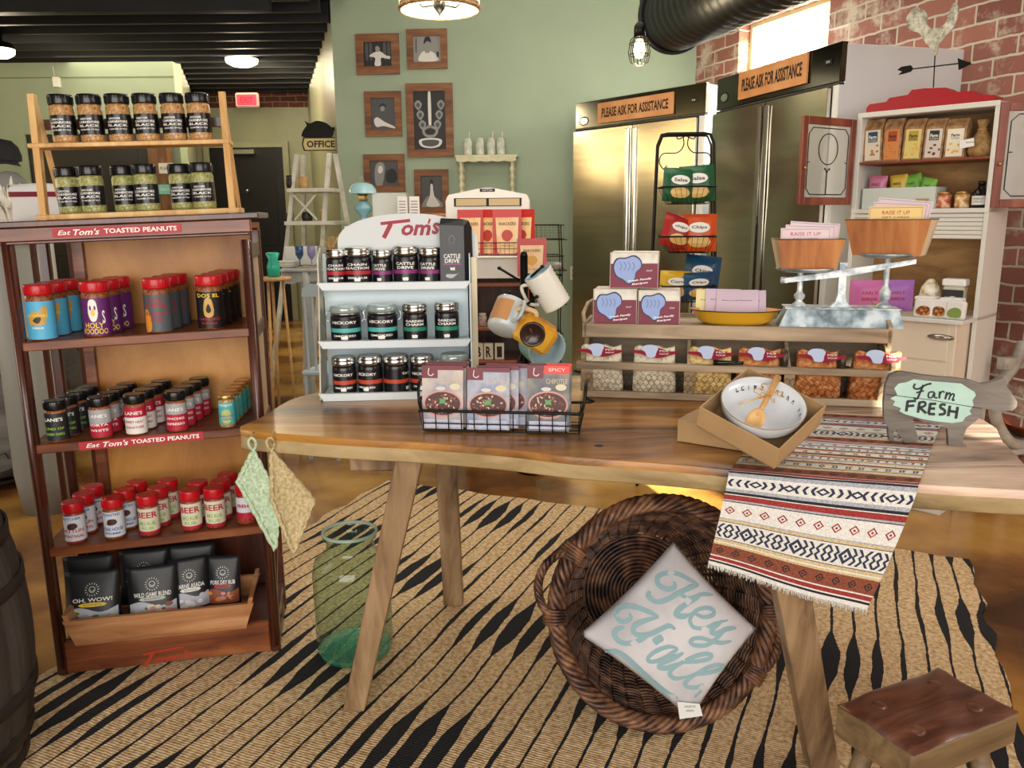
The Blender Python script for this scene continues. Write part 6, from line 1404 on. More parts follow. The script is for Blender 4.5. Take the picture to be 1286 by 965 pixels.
# pillow
PM_=Matrix.Translation(PY(840,796,2.115))@Matrix.Rotation(math.radians(2),4,'Z')@Matrix.Rotation(math.radians(-22),4,'X')
def pm(px,py,y=0): return on(PM_,px,py,y)
T_,L_,B_,R_=pm(846,680),pm(728,797),pm(868,904),pm(950,790)
PIL=noisy('pillow_cotton',['#b4b2b6','#cac8cb','#d6d4d6'],5,.85,bump=.25,dist=.004); PTX=mat('pillow_print','#8fb0b6',.8)
t=pil=thing('throw_pillow','pale grey square pillow printed hey y\'all in blue script inside the wicker basket','pillow',PM_)
def quad(u,v):
    a=[T_,L_,B_,R_]; pinch=1
    return ((a[0][0]*(1-u)+a[1][0]*u)*(1-v)+(a[3][0]*(1-u)+a[2][0]*u)*v,(a[0][1]*(1-u)+a[1][1]*u)*(1-v)+(a[3][1]*(1-u)+a[2][1]*u)*v)
cxp=sum(p[0] for p in (T_,L_,B_,R_))/4; czp=sum(p[1] for p in (T_,L_,B_,R_))/4
def thick(u,v): return .062*((1-(2*u-1)**2)*(1-(2*v-1)**2))**.42
def pq(u,v):
    x,z=quad(u,v); k=.045*((2*u-1)**2*(1-(2*v-1)**2)+(2*v-1)**2*(1-(2*u-1)**2)); return (x+(cxp-x)*k,z+(czp-z)*k)
n=28; vs=[];fs=[]
for k in (0,1):
    for i in range(n+1):
        for j in range(n+1):
            u,v=i/n,j/n; x,z=pq(u,v); wr=.0022*math.sin(u*19+v*7)*math.sin(v*15-u*4)+.0012*math.sin(u*41)*math.sin(v*37); tt=thick(u,v); vs.append((x,(-1 if k==0 else 1)*tt+(wr if tt>.01 else 0),z))
S_=(n+1)**2
for k in (0,1):
    for i in range(n):
        for j in range(n): a=k*S_+i*(n+1)+j; fs.append((a,a+1,a+n+2,a+n+1))
MB().add(vs,fs,PIL,smooth=True).build('pillow_cover',t)
# inverse of quad for printing
def inv(x,z):
    u=v=.5
    for _ in range(12):
        p=pq(u,v); e=1e-3; pu=pq(u+e,v); pv=pq(u,v+e); a,b=(pu[0]-p[0])/e,(pv[0]-p[0])/e; c,d=(pu[1]-p[1])/e,(pv[1]-p[1])/e; D=a*d-b*c
        dx,dz=x-p[0],z-p[1]; u+=(d*dx-b*dz)/D; v+=(-c*dx+a*dz)/D; u=min(max(u,.001),.999); v=min(max(v,.001),.999)
    return u,v
def XP(p):
    u,v=inv(p[0],p[1]); return (p[0],-thick(u,v)-.0022,p[1])
mb=MB()
def ps(pts,w):
    """script stroke traced from the printed lettering"""
    q=[pm(740+x/5.36,700+y/5.36,-.05) for x,y in smooth(pts,5)]
    n=len(q); mb.stroke(q,[w*(.45+.55*min(1,8*k/n,8*(n-1-k)/n)) for k in range(n)],PTX,XP)
wA=.0135; wB=.0085
ps([(572,165),(575,200),(530,218),(475,195),(462,150),(490,120),(560,106),(640,130),(740,192)],wA)
ps([(412,230),(398,262),(440,298),(500,295),(560,265),(620,232),(700,200),(742,190)],wA)
ps([(600,238),(650,272),(700,272),(760,252),(845,256)],wB*1.2)
ps([(745,265),(670,300),(600,350),(580,385),(620,398),(660,388)],wA*1.1)
ps([(650,390),(700,378),(760,402),(825,395),(842,368),(810,345),(750,345),(700,372),(672,420),(690,465),(740,478),(800,468),(850,445),(940,427)],wB*1.25)
ps([(900,428),(840,470),(820,505),(860,512),(930,485),(1000,480)],wA)
ps([(920,490),(860,545),(790,590),(710,592),(675,570),(700,545),(760,545),(830,568),(900,580),(962,570)],wB*1.25)
ps([(272,378),(278,415),(225,437),(190,405),(195,360),(240,335),(320,340),(400,368),(462,400)],wA)
ps([(462,402),(380,425),(310,460),(295,500),(330,525),(400,520),(480,480),(530,460),(572,482)],wA)
ps([(238,475),(190,490),(175,530),(210,575),(270,582),(340,558),(405,520)],wA)
ps([(430,575),(455,555),(490,535)],wA*1.5)
ps([(590,612),(530,600),(450,630),(400,672),(402,702),(440,703),(500,682),(560,640),(592,612)],wB*1.3)
ps([(628,640),(560,680),(490,712),(470,740),(520,747),(600,712)],wA)
ps([(560,730),(640,705),(720,700),(795,688),(822,665),(795,650),(720,662),(630,702),(560,750),(542,790),(580,822),(640,812)],wB*1.35)
ps([(630,815),(720,792),(820,780),(900,762),(912,740),(865,730),(790,750),(700,800),(650,850),(670,880),(730,882),(765,868),(760,910),(722,955)],wB*1.3)
ps([(120,650),(190,645),(260,690),(350,770),(450,860),(540,930),(610,962)],wA*1.05)
mb.build('script_print',t)
lab=[pm(850,881,-.03),pm(878,884,-.03),pm(882,899,-.03),pm(853,903,-.03)]
mb=MB(); mb.add([(p[0],-.034,p[1]) for p in lab]+[(p[0],-.0355,p[1]) for p in lab],[(0,1,2,3),(4,5,6,7),(0,1,5,4),(1,2,6,5),(2,3,7,6),(3,0,4,7)],mat('care_label','#dcdcd8',.6)); c=((lab[0][0]+lab[2][0])/2,(lab[0][1]+lab[2][1])/2)
mb.text('MADE IN',INK,.03,.005,front(-.0362),cx=c[0],cy=c[1]+.006); mb.text('INDIA',INK,.02,.005,front(-.0362),cx=c[0],cy=c[1]-.005); mb.build('care_label',t)
# ================================================================= STOOL
STW=wood('stool_wood',['#2c1811','#553023','#7c4d38','#8f6450'],(3,16,16),.32,.6,coat=.3); STG=wood('stool_side',['#4e3c28','#7c6444','#97805c'],(2,18,18),.6,.5)
zs_=.42; q=[PZ(1057,880,zs_),PZ(1180,836,zs_),PZ(1279,893,zs_),PZ(1140,950,zs_)]
cs=sum(q,Vector())/4; yaws=math.degrees(math.atan2((q[2]-q[3]).y,(q[2]-q[3]).x))
SM=fr((cs.x,cs.y,0),yaws); hx_=.5*((q[2]-q[3]).length+(q[1]-q[0]).length)/2; hy_=.5*((q[1]-q[2]).length+(q[0]-q[3]).length)/2
t=thing('wooden_stool','small square wooden stool with thick carved top at the lower right','stool',SM)
mb=MB(); mb.box(-hx_,-hy_,zs_-.08,hx_,hy_,zs_-.006,STG,b=.006); mb.build('seat_edge',t)
rnd=random.Random(5); mb=MB(); n=18; vs=[];fs=[]
for i in range(n+1):
    for j in range(n+1):
        u,v=i/n,j/n; x=(2*u-1)*hx_*.995; y=(2*v-1)*hy_*.995; e=min(u,1-u,v,1-v); z=zs_-.0058+(.006 if e>0 else 0)-.0025*(math.sin(u*9+1)*math.sin(v*8)+.6*math.sin(u*17-v*13)); vs.append((x,y,z))
for i in range(n):
    for j in range(n): a=i*(n+1)+j; fs.append((a,a+1,a+n+2,a+n+1))
mb.add(vs,fs,STW,smooth=True)
for (x,y) in ((-.5,.45),(.5,.45),(.5,-.45),(-.5,-.45)): mb.lathe([(0,zs_+.003),(.012,zs_+.003),(.015,zs_+.001),(.017,zs_-.002)],STW,14,c=(x*hx_*1.1,y*hy_*1.1),cap=False)
mb.build('seat',t)
for sx_,sy_ in ((-1,-1),(1,-1),(1,1),(-1,1)):
    mb=MB(); a=Vector((sx_*hx_*.62,sy_*hy_*.55,zs_-.081)); b=Vector((sx_*hx_*1.05,sy_*hy_*.95,.0125)); mb.tube([tuple(a),tuple(b)],.022,STG,8,rf=lambda f:.02+.004*f); mb.build('leg',t)
# ================================================================= FRIDGES
BST=noisy('brushed_steel',['#aaa292','#b8b0a0'],2,.16,1,bump=.015,stretch=(.6,.6,9),lo=.3,hi=.7,dist=.004); SDS=mat('fridge_side','#e2e6e8',.3,.25); HDR=mat('fridge_header','#5e5c54',.12,1); GASK=mat('gasket_dark','#26241f',.5); WOODL=noisy('sign_board',['#c98a56','#dba06c'],6,.6,bump=.05)
def fridge(label,P0,P1,dep,py_dt,signpx,dark=False,flip=0):
    """P0,P1: far-left and near-right top corners of the front"""
    yaw=math.degrees(math.atan2(P1.y-P0.y,P1.x-P0.x)); M=fr((P0.x,P0.y,0),yaw); w=(P1-P0).length; zt_=P0.z
    t=thing('commercial_fridge',label,'fridge',M,'stainless two door fridges')
    zd=on(M,*py_dt)[1]
    mb=MB(); mb.box(0,.03,.12,w,dep,zt_-.01,SDS,b=.004); mb.box(0,.0,zd+.015,w,.04,zt_,HDR,b=.004); mb.build('cabinet_body',t)
    mb=MB(); mb.box(w-.05,-.002,.12,w+.002,.04,zd,SDS); mb.box(0,-.0,.12,w,.03,zd+.01,GASK,b=0); mb.build('door_frame',t)
    for a,b in ((.012,w/2-.008),(w/2+.008,w-.055)):
        mb=MB(); 
        n=10; vs=[];fs=[]
        for i in range(n+1):
            for j in range(17):
                u,v=i/n,j/16; vs.append((a+(b-a)*u,-.032-.003*math.sin(u*PI)+.0012*math.sin(v*19+u*3),.15+(zd-.16)*v))
        for i in range(n):
            for j in range(16): q=i*17+j; fs.append((q,q+17,q+18,q+1))
        mb.add(vs,fs,BST,smooth=True); mb.box(a,-.03,.15,b,-.004,zd-.01,BST,b=.003); d=mb.build('door',t)
        hx=b-.03 if a<w/4 else a+.03
        mb=MB(); mb.box(hx-.018,-.05,.18,hx+.018,-.034,zd-.03,STEEL,b=.006); mb.build('door_handle',d)
    x0,z1=on(M,*signpx[0],-.012); x1,z0=on(M,*signpx[1],-.012); 
    (xa,za),(xb,zb)=on(M,*signpx[2],-.012),on(M,*signpx[3],-.012)
    zc=(za+zb)/2; h=signpx[4]*.5
    mb=MB(); mb.box(xa,-.016,zc-h,xb,-.004,zc+h,WOODL,b=.001); mb.text('PLEASE ASK FOR ASSISTANCE',mat('sign_letter','#2a1c16',.6),(xb-xa)*.88,h*.95,front(-.0175,zc,(xa+xb)/2),bold=.03); o=mb.build('notice_sign'); o.matrix_world=M; tag(o,'orange please ask for assistance sign on the '+('left' if flip==0 else 'right')+' fridge header','sign','please ask for assistance signs')
    mb=MB(); c=(.1,zc-.04); mb.flat([(c[0]+.055*math.cos(k*PI/12),c[1]+.035*math.sin(k*PI/12)) for k in range(24)],INK,front(-.0015)); mb.flat([(c[0]+.042*math.cos(k*PI/12),c[1]+.025*math.sin(k*PI/12)) for k in range(24)],STEEL,front(-.002)); mb.build('badge',t)
    mb=MB(); mb.box(w-.13,-.006,zc-.015,w-.07,0,zc+.012,BLKP); mb.text('38',mat('led_digit','#c9d4dc',.4),.03,.012,front(-.0075,zc,w-.1)); mb.build('thermostat',t)
    for x in (.06,w-.06):
        for y in (.1,dep-.1): mb=MB(); mb.lathe([(0,.0),(.03,.0),(.03,.06),(.02,.06),(.02,.12)],BLK,12,c=(x,y)); mb.build('caster',t)
    return M,w
FA,FAB=PZ(723,130,2.33),PZ(887,103,2.33); f1M,f1w=fridge('stainless two door fridge left of the chip rack, with a dark reflective header',FA,FAB,.8,(804,155),((0,0),(0,0),(751,141),(846,131),.15),flip=0)
FC,FD=PZ(901,100,2.33),PZ(1058,51,2.33); f2M,f2w=fridge('stainless two door fridge nearest the brick wall, its pale side panel showing',FC,FD,.8,(978,124),((0,0),(0,0),(928,107),(1014,87),.165),flip=1)
# ================================================================= CHIP RACK
Yc=4.2; cL=PY(818,400,Yc); cR=PY(898,400,Yc); CK=fr((cL.x,Yc,0),-3)
def ck(px,py,y=0): return on(CK,px,py,y)
t=thing('chip_rack','black scrolled wire rack of snack bags standing between the fridges','snack rack',CK)
tl=ck(826,175); tr=ck(897,172); bl_=ck(814,420); br_=ck(899,420); zT=ck(860,168)[1]
mb=MB(); pth=[(bl_[0]-.04,0,.006),(bl_[0],0,bl_[1]),(tl[0]-.0,0.0,tl[1]-.03),(tl[0]+.02,0,zT-.004),(tl[0]+.05,0,zT),(tr[0]-.05,0,zT),(tr[0]-.02,0,zT-.004),(tr[0],0,tr[1]-.03),(br_[0],0,br_[1]),(br_[0]+.01,0,.006)]
mb.tube(pth,.008,BLK,8); mb.tube([(p[0]*.94+.007,.02,p[2]-.008 if p[2]>1 else p[2]) for p in pth],.005,BLK,6); mb.build('tall_frame',t)
mb=MB()
for s_ in (-1,1):
    c=(tl[0]+tr[0])/2; hw_=(tr[0]-tl[0])/2
    mb.tube(smooth([(c+s_*.015,0,zT-.01),(c+s_*.01,0,zT-.055),(c+s_*.0+s_*.04,0,zT-.09),(c+s_*hw_*.8,0,zT-.095),(c+s_*hw_*.92,0,zT-.135),(c+s_*hw_*.75,0,zT-.17),(c+s_*hw_*.65,0,zT-.15)],5),.003,BLK,5)
    mb.tube(smooth([(c+s_*.002,0,zT-.01),(c+s_*.02,0,zT-.02),(c+s_*.04,0,zT-.025),(c+s_*.045,0,zT-.012)],4),.003,BLK,5)
mb.build('scrollwork',t)
SB=[('green',236),('orange',296),('blue',356),('lower',414)]
bags=[]
for nm,py in SB:
    z=ck(860,py)[1]; mb=MB(); xa=ck(832,py,-.1)[0]; xb=ck(895,py,-.1)[0]; z1=z; z0=z-.08
    mb.tube([(xa-.01,0,z1),(xb+.0,0,z1),(xb,-.19,z1),(xa-.01,-.19,z1)],.004,BLK,6,closed=True); mb.tube([(xa+.03,-.02,z0),(xb-.03,-.02,z0),(xb-.03,-.165,z0),(xa+.03,-.165,z0)],.002,BLK,5,closed=True)
    for k in range(10): f=k/9; mb.tube([(xa-.01+(xb-xa+.01)*f,-.19,z1),(xa+.03+(xb-xa-.06)*f,-.165,z0),(xa+.03+(xb-xa-.06)*f,-.02,z0)],.0014,BLK,4)
    for k in range(4): f=k/3; 
    for xx,x2 in ((xa-.01,xa+.03),(xb,xb-.03)):
        for k in range(4): mb.tube([(xx,-.19+.06*k,z1),(x2,-.165+.045*k,z0)],.0014,BLK,4)
    for k in range(3): mb.tube([(xa+.03,-.13+.04*k,z0),(xb-.03,-.13+.04*k,z0)],.0014,BLK,4)
    mb.build('wire_basket',t); bags.append((xa,xb,z0))
def chip(label,grp,M,w,h,body,oval=WINK,txt='chips',tm=None,name='snack_bag'):
    t=thing(name,label,'snack bag',M,grp); n,m_=8,8; vs=[];fs=[]
    for k in (0,1):
        for i in range(n+1):
            for j in range(m_+1):
                u,v=i/n,j/m_; b=.24*w*((1-(2*u-1)**4)*(1-(2*v-1)**6)); vs.append((w*(u-.5),(-1 if k==0 else 1)*(b+.001)+.003*math.sin(u*12)*(1 if v in (0,1) else 0),h*v))
    S_=(n+1)*(m_+1)
    for k in (0,1):
        for i in range(n):
            for j in range(m_): a=k*S_+i*(m_+1)+j; fs.append((a,a+1,a+m_+2,a+m_+1))
    MB().add(vs,fs,body,smooth=True).build('bag_body',t)
    def X(p): u=p[0]/w+.5; v=p[1]/h; return (p[0],-(.244*w*((1-(2*u-1)**4)*(1-(2*v-1)**6))+.0035),p[1])
    mb=MB(); mb.flat([(w*.3*math.cos(k*PI/10),h*.62+h*.14*math.sin(k*PI/10)) for k in range(20)],oval,X); mb.text(txt,tm or INK,w*.42,h*.1,lambda p:(p[0],X(p)[1]-.0006,p[1]),cy=h*.62,bold=.02); (mb.flat(smooth([(-w*.3,h*.3),(0,h*.42),(w*.32,h*.3),(w*.2,h*.12),(-w*.2,h*.12)],3,True),mat('chip_gold','#e8c070',.4),X) if name=='snack_bag' else mb.text('BIRDS',tm or INK,w*.42,h*.1,lambda p:(p[0],X(p)[1]-.0006,p[1]),cy=h*.42,bold=.02)); mb.build('print',t); return t
CG={'green':mat('bag_green','#1d5a35',.35),'orange':mat('bag_orange','#d8541e',.35),'red':mat('bag_red','#a8261e',.35),'blue':mat('bag_blue','#17496e',.35),'yellow':mat('bag_yellow','#d8ac22',.35)}
def cb(k,f,y,w,h,col,lb,rz=0,ry=0,txt='chips'): xa,xb,z=bags[k]; chip(lb,'snack bags in the wire rack baskets',CK@Matrix.Translation((xa+(xb-xa)*f,y,z+.004+.5*w*abs(math.sin(math.radians(ry)))))@Matrix.Rotation(math.radians(rz),4,'Z')@Matrix.Rotation(math.radians(ry),4,'Y')@Matrix.Rotation(math.radians(-6),4,'X'),w,h,CG[col],txt=txt)
cb(0,.3,-0.109,0.156,0.163,'green','left green snack bag in the top basket',5,4,'Salsa'); cb(0,.72,-0.082,0.170,0.177,'green','right green snack bag in the top basket',-5,-3,'Salsa'); cb(0,.55,-0.041,0.163,0.170,'green','rear green snack bag in the top basket')
cb(1,.22,-0.109,0.156,0.163,'red','tilted red snack bag in the second basket',14,14); cb(1,.72,-0.095,0.177,0.184,'orange','orange snack bag in the second basket',-4,0,'Chips'); cb(1,.5,-0.041,0.163,0.163,'red','red snack bag behind the orange one')
cb(2,.24,-0.109,0.156,0.143,'yellow','yellow snack bag in the third basket',4,3,'Corn'); cb(2,.76,-0.054,0.177,0.211,'blue','upper blue snack bag in the third basket',-8,6,'Chips'); cb(2,.70,-0.122,0.170,0.136,'blue','lower blue snack bag in the third basket',4,-3,'Chips')
# ================================================================= HOOSIER CABINET
HA,HB=PZ(1078,143,1.935),PZ(1257,126,1.935); hy=math.degrees(math.atan2(HB.y-HA.y,HB.x-HA.x)); HM=fr((HA.x,HA.y,0),hy); hw=(HB-HA).length
HW=mat('hoosier_white','#dcdad2',.4); HWD=wood('hoosier_inside',['#7a5630','#a67c48','#bd9660'],(4,16,16),.5,.2); HSH=wood('shelf_cherry',['#6d2f18','#8f4626','#a85a34'],(4,22,22),.4,.2)
def hz(px,py,y=0): return on(HM,px,py,y)
t=hoos=thing('kitchen_cabinet','white antique kitchen cabinet with open glass doors in front of the brick wall','cabinet',HM)
dU=.29; zs1=hz(1160,200)[1]; zs2=hz(1160,262)[1]; zTop=1.935; zc_=hz(1180,395,-.0)[1]; zlb=hz(1180,300)[1]
mb=MB(); mb.box(0,0,zlb,.022,dU,zTop,HW); mb.build('side_panel',t)
mb=MB(); mb.box(hw-.02,0,0.0,hw,dU,zTop,HW); mb.build('side_panel',t)
mb=MB(); mb.box(0,0,zc_,.022,dU,zlb,HW); mb.build('side_panel',t)
mb=MB(); mb.box(0,-.004,zTop-.022,hw,dU,zTop+.002,HW); mb.build('cabinet_top',t)
mb=MB(); mb.box(.02,dU-.012,zc_,hw-.02,dU-.004,zTop-.02,HWD,b=0); mb.build('back_panel',t)
mb=MB(); mb.box(.02,.004,zs1-.012,hw-.02,dU-.012,zs1,HSH); mb.build('shelf',t)
mb=MB(); mb.box(.0,-.002,zs2-.022,hw,dU-.012,zs2,HW); mb.build('shelf',t)
mb=MB()  # tambour
nz_=6
for k in range(nz_): z=zs2-.024-(zs2-.024-zlb)*(k+1)/nz_; mb.box(.02,.004,z+.001,hw-.02,.012,z+(zs2-.024-zlb)/nz_-.001,HW,b=.003)
mb.build('tambour_door',t)
mb=MB(); mb.box(-.005,-.20,zc_-.02,hw+.0,dU,zc_,mat('enamel_counter','#e2e0da',.2)); mb.build('counter',t)
# base: doors
xb0=hz(1140,430,-.13)[0]
mb=MB(); mb.box(0,-.17,0.05,hw-.03,dU,zc_-.022,mat('hoosier_cream','#e4d6c2',.4),b=.004); mb.box(.0,-.14,0,hw-.03,dU,.05,HW); mb.build('base_cabinet',t)
zd0=hz(1180,452,-.14)[1]
mb=MB(); mb.box(.04,-.178,zd0,hw-.06,-.171,zc_-.03,mat('hoosier_cream'),b=.003); d=mb.build('drawer',t)
mb=MB(); c=hz(1181,424,-.19); mb.lathe([(0,-.004),(.055,-.004),(.06,0),(.0,.004)],STEEL,20,Matrix.Translation((c[0],-.185,c[1]))@Matrix.Rotation(PI/2,4,'X')@Matrix.Scale(.25,4,(0,1,0))); mb.build('drawer_handle',d)
mb=MB(); mb.box(.04,-.178,.1,hw-.06,-.171,zd0-.01,mat('hoosier_cream'),b=.003); mb.build('door',t)
# red scalloped tray upside down on the top
P=[(1088,136),(1092,131),(1113,128),(1117,123),(1140,119),(1145,113),(1160,111),(1188,110),(1195,116),(1222,114),(1228,119),(1248,119),(1249,123)]
pp=[hz(x,y,.07) for x,y in P]; RV=mat('cherry_red','#a3101c',.35)
mb=MB(); mb.prism([(pp[0][0],zTop+.0025),*[(a,max(b,zTop+.004)) for a,b in pp],(pp[-1][0],zTop+.0025)],.07,.2,RV); o=mb.build('scalloped_crest'); o.matrix_world=HM; tag(o,'stepped cherry red painted crest on top of the white cabinet','crest')
# rooster weathervane
zz=max(b for a,b in pp)
t=thing('weathervane','rooster weathervane with black arrow standing on the white cabinet','weathervane',HM)
def hv(px,py): return hz(px,py,.09)
VR=noisy('vane_patina',['#8f8c7c','#c6c4b0','#e2e0d0'],40,.5,.4,bump=.6)
mb=MB(); a=hv(1172,112); b=hv(1175,55); mb.tube([(a[0],.09,zz+.001),(b[0],.09,b[1])],.003,BLK,6); mb.build('rod',t)
R_out=[(575,75),(590,50),(612,30),(640,38),(658,60),(655,95),(668,112),(690,115),(715,110),(735,88),(748,55),(760,20),(775,12),(785,35),(780,70),(768,105),(745,135),(722,160),(705,185),(695,222),(683,222),(680,200),(655,178),(640,150),(618,130),(595,125),(580,105)]
mb=MB(); mb.prism(smooth([hv(960+x/3.218,y/3.218) for x,y in R_out],2,True),.084,.096,VR); 
for i in range(10):
    for j in range(12):
        x,y=585+i*20,40+j*14
        inside=False; n=len(R_out); k2=n-1
        for k in range(n):
            (xi,yi),(xj,yj)=R_out[k],R_out[k2]
            if (yi>y)!=(yj>y) and x<(xj-xi)*(y-yi)/(yj-yi)+xi: inside=not inside
            k2=k
        if inside: q=hv(960+x/3.218,y/3.218); mb.lathe([(0,-.004),(.0035,-.002),(.0045,0)],VR,6,Matrix.Translation((q[0],.083,q[1]))@Matrix.Rotation(-PI/2,4,'X'),cap=False)
mb.build('rooster',t)
mb=MB(); a=hv(1134,88); b=hv(1219,78); mb.tube([(a[0],.09,a[1]),(b[0],.09,b[1])],.003,BLK,6)
mb.prism([hv(1203,73),hv(1221,80),hv(1204,88)],.087,.093,BLK); mb.prism([hv(1127,88),hv(1132,84),hv(1144,82),hv(1147,86),hv(1144,90),hv(1134,93),hv(1128,94),hv(1133,90)],.087,.093,BLK); mb.build('arrow',t)
# open doors with wrought glass
def hdoor(label,x0,ydir,pts,M2):
    pass
GLD_=mat('door_glass','#e4e6e0',.08,alpha=.35)  # milky white put into the pane colour for reflections on the glass
def cabdoor(M,w,h,name='glass_door'):
    mb=MB(); f=.037; RW=wood('mahogany',['#5c2416','#86412c','#a35c42'],(16,16,2.5),.4,.2)
    mb.box(0,0,0,f,.018,h,RW); mb.box(w-f,0,0,w,.018,h,RW); mb.box(f,0,0,w-f,.018,f,RW); mb.box(f,0,h-f,w-f,.018,h,RW); d=mb.build(name,hoos); d.matrix_local=M
    MB().box(f,.008,f,w-f,.011,h-f,GLD_,b=0).build('pane',d)
    mb=MB(); g=f+.014; x0,x1,z0,z1=g,w-g,g,h-g; rr=.0024
    c=.03; pts=[(x0+c,.006,z0),(x1-c,.006,z0),(x1,.006,z0+c),(x1,.006,z1-c),(x1-c,.006,z1),(x0+c,.006,z1),(x0,.006,z1-c),(x0,.006,z0+c)]
    mb.tube(pts,rr,BLK,5,closed=True); cx=w/2; r=(x1-x0)*.24; mb.tube([(cx+r*math.cos(k*PI/12),.006,z1-.025-r+r*math.sin(k*PI/12)) for k in range(24)],rr,BLK,5,closed=True)
    zb_=z1-.035-2*r; mb.tube([(cx,.006,z0),(cx,.006,zb_-.02)],rr,BLK,5)
    for s_ in (-1,1): mb.tube(smooth([(cx,.006,zb_-.03),(cx+s_*.012,.006,zb_-.012),(cx+s_*.02,.006,zb_-.008),(cx+s_*.02,.006,zb_-.016)],4),rr,BLK,5); mb.tube([(cx+s_*(x1-cx),.006,zb_+.02),(cx+s_*(x1-cx-.018),.006,zb_+.02)],rr,BLK,5)
    mb.build('wrought_insert',d)
    mb=MB(); mb.lathe([(0,.0),(.006,.004),(.009,.012),(0,.018)],GLID,10,Matrix.Translation((f/2,0,h*.42))@Matrix.Rotation(PI/2,4,'X')); mb.build('door_knob',d); return d
hh=zTop-.02-(zs2-.0)
a=PY(1008,150,HA.y-.10)
# left door swings out and back towards the left
dl=(HA.x-PY(1003,200,4.05).x)
Minv=HM.inverted()
def dm(Pw,yaw): return Minv@fr(Pw,yaw)
L0=PY(1003,262,4.05); wL=(Vector((HA.x,HA.y))-Vector((L0.x,L0.y))).length
cabdoor(dm((L0.x,L0.y-.0,hz(1040,258)[1]),math.degrees(math.atan2(HA.y-L0.y,HA.x-L0.x))),wL-.004,(PY(1008,148,4.05).z-L0.z)*.99)
cabdoor(Minv@fr((HB.x+.002,HB.y-.004,zs2-.0),-12),wL,(zTop-zs2)*.98)
# contents
GCB='brown coffee bags on the upper cabinet shelf'
KB=noisy('kraft_bag',['#7d5a38','#a37c54','#b8946c'],25,.7,bump=.15)
FOOD=[[mat('fd_a','#e6dcc4',.5),mat('fd_b','#c8823c',.5),mat('fd_c','#2b4a5e',.5)],[mat('fd_d','#d98a4a',.5),mat('fd_b','#c8823c'),mat('fd_e','#b5522c',.5)],[mat('fd_f','#e4cf7c',.5),mat('fd_g','#e8b84a',.5),mat('fd_h','#b8a040',.5)],[mat('fd_i','#d9cfc4',.5),mat('fd_j','#7e2a2a',.5),mat('fd_k','#2a2524',.5)],[mat('fd_l','#ece4cc',.5),mat('fd_g','#e8b84a'),mat('fd_m','#f0ead8',.5)]]
for i,(p0,p1,lb) in enumerate(((1083,1108,'brown bag with blue topped label, leftmost on the upper cabinet shelf'),(1107,1131,'brown bag with orange label, second on the upper cabinet shelf'),(1131,1157,'brown bag with yellow label, third on the upper cabinet shelf'),(1157,1183,'brown bag with dark red picture label on the upper cabinet shelf'),(1183,1211,'brown bag with cream and yellow label on the upper cabinet shelf'))):
    xa=hz(p0,198,.04)[0]; xb=hz(p1,198,.04)[0]; w=(xb-xa)*.93; h=min(hz((p0+p1)/2,148,.04)[1]-zs1-.004,.21)
    t=thing('coffee_bag',lb,'bag',HM@Matrix.Translation(((xa+xb)/2,.04,zs1+.0008))@Matrix.Rotation(math.radians((-2,0,2,2,1)[i]),4,'Y'),GCB)
    mb=MB(); mb.prism([(0,0),(.07,0),(.07,h*.8),(.04,h),(.03,h),(0,h*.8)],-w/2,w/2,KB,axis='x'); mb.build('bag_body',t)
    mb=MB(); F_=FOOD[i]; mb.flat([(-w*.4,h*.04),(w*.4,h*.04),(w*.4,h*.74),(-w*.4,h*.74)],F_[0],front(-.0008)); mb.flat([(-w*.25,h*.46),(w*.25,h*.46),(w*.25,h*.70),(-w*.25,h*.70)],F_[2],front(-.0014)); mb.text('Farm',WINK if i in (0,3) else INK,w*.4,h*.08,front(-.002),cy=h*.58,bold=.03); mb.text('FOODS',WINK if i in (0,3) else INK,w*.4,h*.05,front(-.002),cy=h*.5)
    rnd=random.Random(i)
    for q in range(9): x=rnd.uniform(-.32,.32)*w; z=rnd.uniform(.1,.38)*h; s_=w*.09; mb.flat([(x+s_*math.cos(e),z+s_*.7*math.sin(e)) for e in (0,1,2,3,4,5)],F_[1] if q%3 else F_[0],front(-.0016-.00005*q))
    mb.build('printed_label',t)
x,_=hz(1228,195,.06); t=thing('burlap_sack','tan tied sack with small white tag at the right of the upper cabinet shelf','sack',HM@Matrix.Translation((x,.09,zs1+.001))@Matrix.Scale(1.38,4))
BUR_=noisy('burlap',['#8a6a42','#b8935e'],60,.9,bump=.5); mb=MB(); mb.lathe([(0,0),(.034,.002),(.042,.02),(.036,.05),(.015,.085),(.011,.095),(.02,.12),(.016,.122)],BUR_,18); mb.build('sack_body',t)
MB().tube([(.014*math.cos(k*PI/6),.014*math.sin(k*PI/6),.09) for k in range(12)],.003,RAF,5,closed=True).build('tie',t)
mb=MB(); mb.box(-.045,-.05,.035,-.0,-.048,.062,PAPER,Matrix.Rotation(-.15,4,'Y')); mb.text('handmade',INK,.03,.006,front(-.0515,.048,-.016)); mb.build('paper_tag',t)
